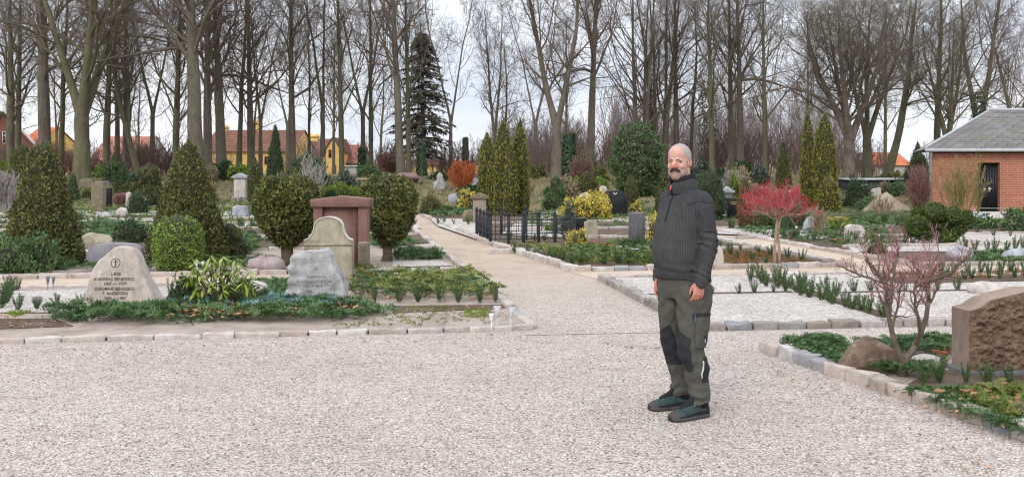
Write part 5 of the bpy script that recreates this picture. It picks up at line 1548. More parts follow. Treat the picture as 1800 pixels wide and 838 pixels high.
# sand heap
def heap():
    Y = 35.0; p = at(1556, Y); s_ = FPX / Y; w = 84 / s_; h = hz(336, Y) - p[2]
    mb = MB(); n, m = 40, 16; a = np.linspace(0, 2 * math.pi, n, endpoint=False); rings = []
    for k in range(m):
        t = k / (m - 1); rr = w / 2 * (1 - t) ** 0.8 + 0.02
        P = np.stack([np.cos(a) * rr, np.sin(a) * rr * 0.8, np.full(n, h * t)], -1)
        P = P + 0.07 * (1 - t * 0.5) * np.stack([wav(P, 4, i + 3) for i in range(3)], -1) * np.array([1, 1, 0.6]) + 0.03 * np.stack([wav(P, 14, i + 9) for i in range(3)], -1) * np.array([1, 1, 0.6])
        rings.append(P)
    loft(mb, np.array(rings))
    tag(mb.build('sand_heap', m_sand('heap_sand', 0.72), None, p + (0, 0, -0.03), smooth=True), 'heap of tan sand beside the bare reddish shrub', 'sand heap')
heap()

# plain headstones far back among the low shrubs
def far_stones():
    r = rng(515); src = None
    mats = [ST_PALE, ST_DGREY, ST_BLUE, ST_RED]; words = ['pale', 'dark grey', 'blue grey', 'red brown']; meshes = {}
    for k in range(26):
        px = r.uniform(0, 1560); Y = r.uniform(34, 54); i = k % 4
        if 660 < px < 800 and Y < 46: continue
        if i not in meshes:
            mb = MB(); w = 0.32 + 0.05 * i
            prism(mb, [(-w, 0), (w, 0), (w * 0.96, 0.62), (w * 0.6, 0.74 + 0.03 * i), (0, 0.80), (-w * 0.6, 0.74), (-w * 0.96, 0.62)], -0.1, 0.1)
            meshes[i] = mb.mesh('headstone'); meshes[i].materials.append(mats[i])
        o = mkobj('headstone', meshes[i], mats[i], None, at(px, Y) + (0, 0, -0.03), r.normal() * 0.2)
        sc = r.uniform(0.42, 0.8); o.scale = (sc, sc, sc * r.uniform(0.7, 1.3)); bevel(o, 0.02)
        tag(o, 'small plain %s headstone among the low shrubs before the beeches' % words[i], 'headstone', 'small %s headstones far back' % words[i])
far_stones()
# ================================================================== BARE TREES
def m_bark(name, c1, c2, moss, mf=0.5):
    t = NT(name)
    v = t.coord('Object', (1, 1, 0.22))
    f = t.noise(v, 7, 6, 0.7)
    c = t.ramp(f, [(0.3, c1), (0.7, c2)])
    m = t.ramp(t.noise(t.coord('Object', (1, 1, 0.35)), 1.3, 5, 0.7), [(mf - 0.08, 0.0), (mf + 0.12, 0.75)])
    c = t.mix(m, c, moss)
    c = t.mix(1.0, c, t.ramp(t.noise(v, 30, 3, 0.7), [(0.3, 0.75), (0.7, 1.2)]), 'MULTIPLY')
    c = t.mix(1.0, c, t.ramp(t.noise(t.coord('Object', (1, 1, 0.5)), 0.9, 6, 0.75), [(0.30, 0.66), (0.62, 1.2)]), 'MULTIPLY')
    t.bump(f, 0.9, 0.08)
    return t.fin(c, 0.9, 0.15)
BARK = m_bark('beech_bark', (0.122, 0.097, 0.080), (0.203, 0.171, 0.142), (0.148, 0.144, 0.090))
BARK_GREEN = m_bark('algae_green_bark', (0.113, 0.095, 0.070), (0.186, 0.165, 0.122), (0.143, 0.143, 0.074), 0.46)
BARK_RUGGED = m_bark('furrowed_bark', (0.097, 0.076, 0.062), (0.243, 0.194, 0.161), (0.136, 0.127, 0.088), 0.6)
TWIG = m_plain('reddish_twigs', (0.111, 0.072, 0.061), (0.168, 0.115, 0.099), 2, 0.9, 0.1)
TWIG_GREY = m_plain('grey_green_twigs', (0.115, 0.095, 0.072), (0.173, 0.147, 0.111), 2, 0.9, 0.1)

def kids(P, Rd, nc, t0, t1, ang, lr, rr, up, wig, npts, seed, rmin=0.004, lvar=0.3, taper=0.75, tropism=0.04):
    r = rng(seed); M, n, _ = P.shape
    t = (np.arange(nc)[None] + r.uniform(0, 1, (M, nc))) / nc * (t1 - t0) + t0
    ix = np.clip(t * (n - 1), 0, n - 1.001); i0 = ix.astype(int); fr = (ix - i0)[..., None]
    m = np.arange(M)[:, None]
    pos = P[m, i0] * (1 - fr) + P[m, i0 + 1] * fr
    tan = nrm(P[m, i0 + 1] - P[m, i0])
    rad = Rd[m, i0] * (1 - fr[..., 0]) + Rd[m, i0 + 1] * fr[..., 0]
    L0 = np.linalg.norm(np.diff(P, axis=1), axis=-1).sum(1)
    az = (np.arange(nc) * 2.4)[None] + r.uniform(0, 6.28, (M, 1)) + r.normal(size=(M, nc)) * 0.5
    u = nrm(np.cross(tan, np.array([0.31, 0.17, 0.93]))); w = np.cross(tan, u)
    a = ang * r.uniform(0.7, 1.3, (M, nc))
    d = tan * np.cos(a)[..., None] + (u * np.cos(az)[..., None] + w * np.sin(az)[..., None]) * np.sin(a)[..., None]
    d = nrm(d + UP * up)
    ln = L0[:, None] * lr * (1.15 - 0.6 * t) * r.uniform(1 - lvar, 1 + lvar, (M, nc))
    pos, d, ln, rad = pos.reshape(-1, 3), d.reshape(-1, 3), ln.ravel(), rad.ravel()
    K = len(pos); out = np.zeros((K, npts, 3)); out[:, 0] = pos
    for s in range(1, npts):
        d = nrm(d + r.normal(size=(K, 3)) * wig + UP * tropism)
        out[:, s] = out[:, s - 1] + d * (ln / (npts - 1))[:, None]
    tt = np.linspace(0, 1, npts)
    Rn = np.maximum((np.minimum(rad * rr, rad * 0.95))[:, None] * (1 - tt[None]) ** taper, rmin)
    return out, Rn

def trunk_line(H, lean=(0, 0), wig=0.12, seed=0, n=16, curve=0):
    r = rng(seed); t = np.linspace(0, 1, n)
    w = np.cumsum(r.normal(size=(n, 2)) * wig, 0) * t[:, None] ** 0.8
    x = lean[0] * t * H + curve * np.sin(t * 3) + w[:, 0]; y = lean[1] * t * H + w[:, 1]
    return np.stack([x, y, t * H - 0.2 * (1 - t)], -1)

def bare_tree_parts(seed, H=18, r0=0.5, form='tall', density=1.0, twig=0.013, first=0.30, trunks=1, spread=1.0):
    r = rng(seed)
    n = 16; t = np.linspace(0, 1, n)
    main = []
    if form == 'tall':
        main.append((trunk_line(H, (r.normal() * 0.02, r.normal() * 0.02), 0.07, seed), r0 * (1 - 0.85 * t) + 0.25 * r0 * np.exp(-t * 40)))
    elif form == 'fork':
        h1 = H * r.uniform(0.18, 0.3)
        base = trunk_line(h1, (0, 0), 0.03, seed, 8); tb = np.linspace(0, 1, 8)
        main.append((base, r0 * (0.95 - 0.25 * tb) + 0.3 * r0 * np.exp(-tb * 8)))
        k = trunks + 1
        for i in range(k):
            a = i * 6.283 / k + r.uniform(0, 1.0); ln = 0.16 * spread
            q = trunk_line(H - h1, (math.cos(a) * ln, math.sin(a) * ln), 0.09, seed + i + 1, n)
            bow = np.sin(np.clip(t, 0, 1) * 1.9) * 0.6 * spread
            q[:, 0] += math.cos(a) * bow; q[:, 1] += math.sin(a) * bow
            q[:, 2] += 0.2 * (1 - t) - 0.35
            main.append((q + base[-1] - (0, 0, 0.05), r0 * (r.uniform(0.46, 0.60) * (1 - 0.85 * t) + 0.14 * np.exp(-t * 14))))
    elif form == 'multi':
        for i in range(trunks):
            a = i * 6.283 / trunks + r.uniform(0, 0.8); ln = 0.07 * spread
            q = trunk_line(H * r.uniform(0.85, 1.05), (math.cos(a) * ln, math.sin(a) * ln), 0.08, seed + i + 1, n)
            q += np.array([math.cos(a), math.sin(a), 0]) * r0 * 0.8
            main.append((q, r0 * 0.62 * (1 - 0.85 * t) + 0.25 * r0 * np.exp(-t * 40)))
    elif form == 'lean':
        lx = 0.22 * spread
        main.append((trunk_line(H, (lx, 0.02), 0.08, seed, curve=0.5), r0 * (1 - 0.85 * t) + 0.25 * r0 * np.exp(-t * 40)))
        main.append((trunk_line(H * 0.75, (lx * 0.2, -0.1), 0.1, seed + 2) + main[0][0][4], r0 * 0.5 * (1 - 0.85 * t)))
    trunk, crown = MB(), MB()
    for q, rd in main:
        q2 = np.stack([np.interp(np.linspace(0, 1, 40), np.linspace(0, 1, len(q)), q[:, i]) for i in range(3)], -1)
        q2[1:-1] = (q2[:-2] + q2[1:-1] + q2[2:]) / 3
        r2 = np.interp(np.linspace(0, 1, 40), np.linspace(0, 1, len(rd)), rd) * (1 + 0.05 * np.interp(np.linspace(0, 1, 40), np.linspace(0, 1, 10), r.normal(size=10)))
        tubes(trunk, q2[None], r2[None], 12)
    lv1 = []
    lead = [m for m in main if len(m[0]) == n]
    for i, (q, rd) in enumerate(lead):
        f0 = first if form in ('tall', 'lean', 'multi') else 0.12
        nc = max(5, int((23 if len(lead) == 1 else 14) * density))
        a = kids(q[None], rd[None], nc, f0, 0.96, 0.95, 0.40 * spread, 0.40, 0.22, 0.17, 9, seed * 7 + i, 0.012, 0.45, 0.8, 0.06)
        lv1.append(a)
    P1 = np.concatenate([a for a, _ in lv1]); R1 = np.concatenate([b for _, b in lv1])
    R1 = np.minimum(R1, 0.13 * r0 / 0.5)
    tubes(trunk, P1, R1, 7)
    P2, R2 = kids(P1, R1, int(9.5 * density), 0.12, 0.98, 0.85, 0.48, 0.50, 0.10, 0.20, 6, seed * 7 + 21, twig * 0.75, 0.4, 0.8, 0.04)
    tubes(crown, P2, R2, 5)
    P3, R3 = kids(P2, R2, int(6 * density), 0.15, 0.99, 0.80, 0.50, 0.55, 0.08, 0.22, 5, seed * 7 + 22, twig * 0.46, 0.4, 0.8, 0.05)
    tubes(crown, P3, R3, 3)
    P4, R4 = kids(P3, R3, max(5, int(6.5 * density)), 0.15, 1.0, 0.75, 0.55, 0.65, 0.06, 0.22, 3, seed * 7 + 23, twig * 0.31, 0.4, 0.8, 0.04)
    tubes(crown, P4, R4, 3)
    return trunk, crown

PROTO = {}
def proto(key, bark, twigm, **kw):
    tr, cr = bare_tree_parts(**kw)
    PROTO[key] = (tr.mesh('trunk', True), cr.mesh('crown'), bark, twigm)
proto('tall1', BARK, TWIG, seed=1, H=19, r0=0.40, form='tall', first=0.28)
proto('tall2', BARK_GREEN, TWIG_GREY, seed=2, H=18, r0=0.36, form='tall', first=0.22)
proto('tall3', BARK, TWIG, seed=3, H=20, r0=0.50, form='tall', first=0.34, density=1.05, spread=1.15)
proto('thin1', BARK_GREEN, TWIG, seed=4, H=16, r0=0.22, form='tall', first=0.25, density=0.8, spread=0.8)
proto('thin2', BARK, TWIG_GREY, seed=5, H=17, r0=0.20, form='fork', trunks=1, density=0.85, spread=0.8)
proto('fork1', BARK, TWIG, seed=6, H=18, r0=0.48, form='fork', trunks=1, spread=1.1)
proto('fork2', BARK_GREEN, TWIG_GREY, seed=7, H=17, r0=0.52, form='fork', trunks=2, spread=1.3)
proto('multi1', BARK, TWIG, seed=8, H=17, r0=0.42, form='multi', trunks=4, spread=1.5, first=0.2, density=0.72)
proto('lean1', BARK_GREEN, TWIG_GREY, seed=9, H=17, r0=0.40, form='lean', first=0.3)
proto('wide1', BARK_RUGGED, TWIG_GREY, seed=10, H=16, r0=0.62, form='fork', trunks=3, spread=1.7, density=1.1)
TREE_ROOT = {}
TC = [0]
def tree(px, Y, key, wpx, label, group=None, rot=None, hs=1.0):
    """trunk WPX pixels wide where it meets the ground line"""
    tr, cr, bk, tw = PROTO[key]
    r0 = {'tall1': .40, 'tall2': .36, 'tall3': .50, 'thin1': .22, 'thin2': .20, 'fork1': .48, 'fork2': .52, 'multi1': .46, 'lean1': .40, 'wide1': .62}[key]
    s = (wpx * 0.72 / FPX * Y / 2) / (r0 * 1.0)
    s = float(np.clip(s, 0.32, 1.35))
    r = rng(7000 + TC[0]); TC[0] += 1
    t = thing('bare_tree', label, 'tree', at(px, Y), r.uniform(0, 6.28) if rot is None else rot, group)
    zs = float(np.clip(s, 0.75, 1.05)) * hs
    t.scale = (s, s, max(zs, s)) if key not in ('lean1', 'fork2', 'wide1') else (s, s, s * hs)
    a = bpy.data.objects.new('trunk', tr); b = bpy.data.objects.new('crown', cr)
    for o, m in ((a, bk), (b, tw)):
        if not o.data.materials: o.data.materials.append(m)
        COL.objects.link(o); o.parent = t
    return t
def tree_at(px, Y, key, wpx, label, **k): return tree(px, Y, key, wpx, label, **k)

GL = 'bare beeches behind the graves'
LIST = [
 (18, 60, 'tall2', 22, 'slightly leaning bare beech in front of the brick house wall'),
 (31, 62, 'tall1', 17, 'bare beech hugging the leaning one by the brick house'),
 (80, 56, 'tall1', 34, 'straight bare beech between the brick house and the big forked beech'),
 (107, 66, 'thin1', 16, 'slim bare tree right beside the stout forked beech'),
 (144, 50, 'fork2', 46, 'stout forked beech behind the first conical thuja'),
 (186, 64, 'tall2', 20, 'bare beech before the pale red far roof, next to the stout forked one'),
 (206, 70, 'thin1', 15, 'thin bare tree before the middle of the pale red far roof'),
 (221, 66, 'tall1', 18, 'medium bare beech before the end of the pale red far roof'),
 (246, 60, 'lean1', 18, 'mossy bare tree with a curved stem past the pale red far roof'),
 (268, 70, 'thin2', 14, 'thin twin stemmed tree in the sky gap beside the second conical thuja'),
 (308, 58, 'tall2', 19, 'clean bare beech just above the second conical thuja'),
 (347, 49, 'tall3', 42, 'massive straight beech towering over the second conical thuja'),
 (366, 56, 'tall1', 24, 'tall bare beech close behind the massive straight one'),
 (392, 58, 'tall3', 29, 'thick bare beech before the roof of the long yellow house'),
 (420, 66, 'thin1', 15, 'slim bare tree under the yellow chimney'),
 (441, 64, 'tall1', 19, 'bare beech before the yellow wall beside the short column cypress'),
 (458, 70, 'thin2', 12, 'thin forked stem before the end of the long yellow house'),
 (515, 58, 'tall1', 19, 'bare beech standing where the two yellow houses meet'),
 (544, 66, 'thin1', 9, 'very thin bare tree before the second yellow roof'),
 (567, 60, 'thin2', 15, 'slender forked tree beside the yellow gable'),
 (601, 58, 'tall2', 15, 'green stemmed bare beech just past the yellow gable'),
 (638, 66, 'thin2', 14, 'ivy footed forked tree by the pale garden wall'),
 (652, 62, 'tall2', 13, 'slim straight tree next to the pale garden wall'),
 (706, 55, 'tall3', 24, 'tall double beech beside the big dark spruce'),
 (719, 57, 'tall2', 14, 'slimmer beech grown against the tall double one by the spruce'),
 (977, 52, 'fork1', 29, 'great grey beech with a heavy low limb behind the golden spires'),
 (1035, 55, 'tall3', 22, 'straight pillar like beech before the dry brown bush'),
 (1190, 62, 'tall1', 16, 'bare beech rising behind the forehead of the man'),
 (1214, 66, 'thin1', 12, 'slim bare tree rising behind the head of the man'),
 (1252, 58, 'tall2', 16, 'pale clean beech just past the shoulder of the man'),
 (1286, 64, 'tall1', 17, 'bare beech above the roofed grey stele'),
 (1303, 62, 'tall3', 20, 'grey beech above the rusty column conifer'),
 (1345, 60, 'tall2', 14, 'bare beech above the red twigged crown'),
 (1492, 50, 'wide1', 34, 'rugged furrowed broad crowned tree behind the golden columns'),
 (1524, 56, 'fork2', 27, 'mossy spreading tree above the dark laurel bush'),
 (1558, 58, 'lean1', 22, 'leaning mossy tree above the dark long shed'),
 (1646, 60, 'tall2', 18, 'mossy tree rising behind the ridge of the brick building'),
 (1666, 56, 'fork2', 24, 'heavy limbed tree behind the ridge of the brick building'),
 (1722, 62, 'fork1', 26, 'dark ivy clad forked tree over the grey roof'),
 (1128, 60, 'multi1', 22, 'cluster of fanning beech stems above the large juniper tree'),
 (1160, 62, 'multi1', 24, 'second cluster of fanning beech stems behind the man'),
 (868, 78, 'fork1', 14, 'distant round crowned tree in the middle of the sky gap'),
 (792, 74, 'thin2', 12, 'distant twiggy tree beside the big dark spruce'),
 (1790, 80, 'fork1', 20, 'distant tree over the far end of the grey roof'),
]
ROT = {'lean1': 0.0}
for i, (px, Y, key, w, lab) in enumerate(LIST):
    tree(px, Y, key, w, lab, rot=({246: 2.9, 1558: 0.15}.get(px)))
# a second, deeper belt of slimmer trees
r = rng(99)
for i in range(26):
    px = 20 + i * 70 + r.normal() * 14
    if 740 < px < 800: px += 60
    if 800 < px < 850: continue
    if 1560 < px < 1640 or (1060 < px < 1500 and i % 2): continue
    Y = r.uniform(72, 98)
    tree(px, Y, ['thin1', 'thin2', 'tall1', 'thin1', 'tall2', 'thin2'][i % 6], r.uniform(6, 11), 'slim bare tree deep in the belt of beeches', group='slim trees deep in the belt', hs=(0.85 if px < 1050 else 0.95))

# ivy on a few stems
def ivy_stem(px, Y, y0, y1, w, label, seed):
    p = at(px, Y); s = FPX / Y; z1 = hz(y0, Y) - p[2]; r = rng(seed); n = 900
    z = r.uniform(0, z1, n); a = r.uniform(0, 6.28, n); rr = w / 2 / s * (1.1 - 0.4 * z / z1) * (1 + 0.25 * r.normal(size=n) * 0.6)
    nn_ = np.stack([np.cos(a), np.sin(a), 0.2 * np.ones(n)], -1)
    mb = MB(); leaves(mb, np.stack([np.cos(a) * rr, np.sin(a) * rr, z], -1), nn_ * 0.4 + np.array([0, 0, -1.0]), nn_, 0.2, 0.17)
    return tag(mb.build('ivy', IVYLEAF, None, p), label, 'ivy', None)
ivy_stem(1000, 60, 232, 300, 26, 'dark ivy mass on the stem beside the great grey beech', 1)
ivy_stem(742, 60, 250, 312, 13, 'ivy around the stem of the big dark spruce', 2)
ivy_stem(818, 70, 240, 300, 10, 'ivy sleeve on the stem over the rusty willow shrub', 3)
ivy_stem(637, 65, 258, 305, 14, 'ivy sleeve at the foot of the forked tree by the pale wall', 4)
ivy_stem(1722, 61.5, 160, 240, 30, 'ivy on the forked tree over the grey roof', 5)
ivy_stem(1245, 75, 140, 290, 34, 'tall dark ivy column between the beeches past the man', 6)

# the big dark spruce
def spruce():
    Y = 62; p = at(742, Y); s = FPX / Y
    t = thing('spruce_tree', 'big dark open spruce standing alone by the far end of the path', 'tree', p)
    H = hz(58, Y) - p[2]; r = rng(12)
    tb = MB(); tube(tb, [(0, 0, -0.2), (0.05, 0, H * 0.3), (0, 0.05, H * 0.7), (0, 0, H)], [0.22, 0.17, 0.09, 0.02], 8)
    nb = 240; z = H * (0.14 + 0.86 * np.sort(r.uniform(0, 1, nb)) ** 0.9); a = r.uniform(0, 6.28, nb)
    tt = (z / H)
    Lb = 2.15 * np.interp(tt, [0.1, 0.25, 0.45, 0.7, 0.88, 1], [0.95, 1.0, 0.95, 0.70, 0.36, 0.08]) * r.uniform(0.55, 1.1, nb)
    q = np.linspace(0, 1, 6)
    P = np.stack([np.cos(a)[:, None] * Lb[:, None] * q, np.sin(a)[:, None] * Lb[:, None] * q, z[:, None] + Lb[:, None] * (0.18 * q - 0.32 * q ** 2)], -1)
    tubes(tb, P, np.broadcast_to(np.linspace(0.035, 0.008, 6), (nb, 6)), 4)
    tb.build('trunk', m_plain('spruce_bark', (0.05, 0.04, 0.032), (0.085, 0.07, 0.055), 6, 0.95), t, smooth=True)
    m = 27
    u = r.uniform(0.22, 1.0, (nb, m)); ix = u * 4.999; i0 = ix.astype(int); fr = (ix - i0)[..., None]
    C = P[np.arange(nb)[:, None], i0] * (1 - fr) + P[np.arange(nb)[:, None], i0 + 1] * fr
    b = np.stack([np.cos(a), np.sin(a), np.zeros(nb)], -1); sd = np.stack([-np.sin(a), np.cos(a), np.zeros(nb)], -1)
    D = b[:, None] * 0.7 + sd[:, None] * r.uniform(-1, 1, (nb, m, 1)) + UP * r.uniform(-0.75, 0.05, (nb, m, 1))
    mb = MB(); leaves(mb, C.reshape(-1, 3), D.reshape(-1, 3), UP + r.normal(size=(nb * m, 3)) * 0.4, r.uniform(0.22, 0.42, nb * m), 0.10, bend=0.2)
    mb.build('crown', m_leaf('dark_spruce', (0.10, 0.10, 0.080), (0.165, 0.155, 0.125), (0.25, 0.23, 0.18), 1.0), t)
spruce()

# ---------------------------------------------------------------- bare shrubs
def bare_shrub(px, py, ytop, wpx, stems, mat, label, seed, Y=None, dens=1.0, twig=0.006, name='bare_shrub', fan=0.5, tipmat=None, tipmin=0.55):
    p = G(px, py) if Y is None else at(px, Y); s = FPX / p[1]
    H = hz(ytop, p[1]) - p[2]; w = wpx / s / 2; r = rng(seed)
    t = thing(name, label, 'bare shrub', p)
    n = 8; q = np.linspace(0, 1, n); P, Rr = [], []
    for k in range(stems):
        a = r.uniform(0, 6.28); rd = w * r.uniform(0.1, 0.85); h = H * r.uniform(0.65, 0.95) * (1 - 0.25 * (rd / w) ** 2)
        x = math.cos(a) * rd; y = math.sin(a) * rd
        P.append(np.stack([x * q ** fan * 0.9 + 0.02 * np.sin(q * 7 + k), y * q ** fan * 0.9, h * q], -1)); Rr.append(np.linspace(0.016, 0.004, n) * H / 1.5)
    P = np.array(P); Rr = np.array(Rr)
    mb = MB(); tubes(mb, P, Rr, 5)
    P2, R2 = kids(P, Rr, int(9 * dens), 0.2, 0.98, 0.6, 0.38, 0.6, 0.3, 0.14, 5, seed + 1, twig)
    tubes(mb, P2, R2, 3)
    mb.build('stems', mat, t)
    P3, R3 = kids(P2, R2, int(5 * dens), 0.15, 1.0, 0.6, 0.5, 0.6, 0.25, 0.15, 4, seed + 2, twig * 0.7)
    m2 = MB(); tubes(m2, P3, R3, 3); m2.build('twigs', tipmat or mat, t)
    return t
WILLOW = m_plain('rusty_willow_twigs', (0.34, 0.085, 0.030), (0.50, 0.16, 0.06), 3, 0.8)
PINKTWIG = m_plain('dusky_pink_twigs', (0.20, 0.105, 0.090), (0.30, 0.165, 0.14), 3, 0.85)
TANTWIG = m_plain('tan_twigs', (0.26, 0.19, 0.12), (0.38, 0.29, 0.19), 3, 0.85)
OLIVETWIG = m_plain('olive_twigs', (0.19, 0.17, 0.06), (0.30, 0.26, 0.10), 3, 0.85)
PALETWIG = m_plain('pale_grey_twigs', (0.30, 0.27, 0.25), (0.42, 0.38, 0.36), 3, 0.85)
REDTWIG = m_plain('red_dogwood_twigs', (0.36, 0.022, 0.048), (0.56, 0.075, 0.11), 3, 0.7)
REDBARK = m_plain('pinkish_bark', (0.24, 0.165, 0.125), (0.36, 0.26, 0.20), 12, 0.85, bump=0.5, bscale=60)
bare_shrub(812, 344, 284, 62, 46, WILLOW, 'round rusty orange willow shrub before the low red shed', 301, Y=46, dens=1.3, twig=0.011)
bare_shrub(1612, 384, 296, 66, 26, PINKTWIG, 'reddish brown bare shrub at the corner of the brick building', 302, dens=1.2, twig=0.008)
bare_shrub(1690, 384, 268, 130, 20, OLIVETWIG, 'tall airy golden bare shrub against the brick wall', 303, Y=30.5, dens=0.9, twig=0.006)
bare_shrub(10, 384, 300, 70, 34, PALETWIG, 'pale pinkish bare shrub at the frame edge beside the conical thuja', 304, Y=34, dens=1.4, twig=0.009)
bare_shrub(545, 330, 268, 90, 14, PALETWIG, 'pale branching bare shrub behind the first ball tree', 305, Y=40, dens=0.8, twig=0.008)
bare_shrub(1283, 340, 296, 44, 24, PALETWIG, 'pale twiggy shrub behind the grey roofed stele', 306, Y=42, dens=1.3, twig=0.009)
bare_shrub(1020, 330, 278, 56, 30, m_plain('brown_dry_twigs', (0.15, 0.095, 0.07), (0.24, 0.16, 0.12), 3, 0.9), 'dry brown dome shaped bush before the pillar like beech', 307, Y=46, dens=1.5, twig=0.011)
bare_shrub(1437, 420, 364, 44, 12, TANTWIG, 'small tan bare shrub beside the blue grey pointed stone', 308, dens=0.9, twig=0.006)
bare_shrub(1548, 384, 344, 60, 14, TANTWIG, 'tan dry reed clump before the sand heap', 309, dens=0.9, twig=0.007)
bare_shrub(1600, 430, 380, 40, 10, PINKTWIG, 'thin reddish bare shrub beside the cloud pruned conifer', 310, dens=0.8, twig=0.006)
bare_shrub(920, 352, 318, 60, 26, TANTWIG, 'tan dry hedge behind the golden spires', 311, Y=44, dens=1.2, twig=0.01)
bare_shrub(212, 366, 338, 40, 14, PINKTWIG, 'pinkish weeping bare shrub over the slim dark column stone', 312, Y=38, dens=1.2, twig=0.008)
bare_shrub(100, 318, 288, 60, 20, PINKTWIG, 'reddish bare shrub below the straight beech near the brick house', 313, Y=60, dens=1.2, twig=0.014)
bare_shrub(170, 316, 284, 70, 24, PINKTWIG, 'wide reddish bare shrub below the pale red far roof', 314, Y=60, dens=1.2, twig=0.014)
bare_shrub(680, 312, 270, 60, 22, PINKTWIG, 'reddish bare shrub beside the tall double beech', 315, Y=64, dens=1.2, twig=0.014)
bare_shrub(1720, 380, 290, 50, 7, OLIVETWIG, 'yellow green bare branches in front of the black door', 316, Y=31.5, dens=0.6, twig=0.008, fan=1.3)
bare_shrub(760, 366, 342, 50, 12, TANTWIG, 'low tan twigs before the white pointed stone', 317, Y=38, dens=1.0, twig=0.008)
bare_shrub(1010, 438, 402, 30, 8, OLIVETWIG, 'thin green twigged shrub at the corner of the iron fence', 318, dens=0.8, twig=0.004)

# red twigged standard tree
def red_tree():
    p = G(1366, 472); s = FPX / p[1]; r = rng(44)
    t = thing('red_twigged_tree', 'small standard tree with a wide crown of bright red twigs', 'small tree', p)
    def P_(x, y, d=0.0): return ((x - 1366) / s, d, (472 - y) / s)
    tb = MB()
    tube(tb, [P_(1363, 474), P_(1362, 440, .02), P_(1364, 410, -.01), P_(1366, 388, .01), P_(1362, 374)], np.array([3.6, 2.8, 2.4, 2.2, 1.8]) / s, 10)
    tube(tb, [P_(1370, 474, .03), P_(1370, 440, .0), P_(1368, 410, .03), P_(1371, 386, .0), P_(1380, 372, .02)], np.array([3.3, 2.5, 2.2, 2.0, 1.7]) / s, 10)
    limbs = []
    n = 18
    for k in range(n):
        a = k * 2.4 + 0.3; rad = 0.56 * math.sqrt((k + 1) / n) * r.uniform(0.85, 1.15); h0 = (472 - 384 + k % 5) / s
        x, y = math.cos(a) * rad, math.sin(a) * rad * 0.85
        q = np.linspace(0, 1, 7)
        rise = 0.42 - 0.30 * (rad / 0.56) ** 2 + r.uniform(-0.08, 0.12)
        limbs.append(np.stack([x * q ** 0.9 + 0.02 * np.sin(q * 8 + k), y * q + 0.02 * np.sin(q * 7 + 2 * k), h0 + rise * q ** 1.1 + 0.025 * np.sin(q * 6 + k)], -1))
    limbs = np.array(limbs); LR = np.broadcast_to(np.linspace(0.014, 0.005, 7), (n, 7))
    tubes(tb, limbs, LR, 6)
    P2, R2 = kids(limbs, LR, 7, 0.25, 0.98, 0.8, 0.42, 0.7, 0.25, 0.16, 5, 45, 0.0032)
    tubes(tb, P2, R2, 5)
    tb.build('trunk', REDBARK, t, smooth=True)
    cr = MB()
    P3, R3 = kids(limbs, LR, 6, 0.45, 1.0, 0.8, 0.42, 0.45, 0.9, 0.16, 5, 46, 0.0020)
    P4, R4 = kids(P2, R2, 4, 0.3, 1.0, 0.9, 1.0, 0.8, 0.8, 0.18, 5, 47, 0.0019)
    P5, R5 = kids(np.concatenate([P3, P4]), np.concatenate([R3, R4]), 3, 0.3, 0.95, 0.6, 0.6, 0.8, 0.5, 0.18, 4, 48, 0.0016)
    for P__, R__ in ((P3, R3), (P4, R4), (P5, R5)): tubes(cr, P__, R__, 3)
    cr.build('crown', REDTWIG, t)
red_tree()

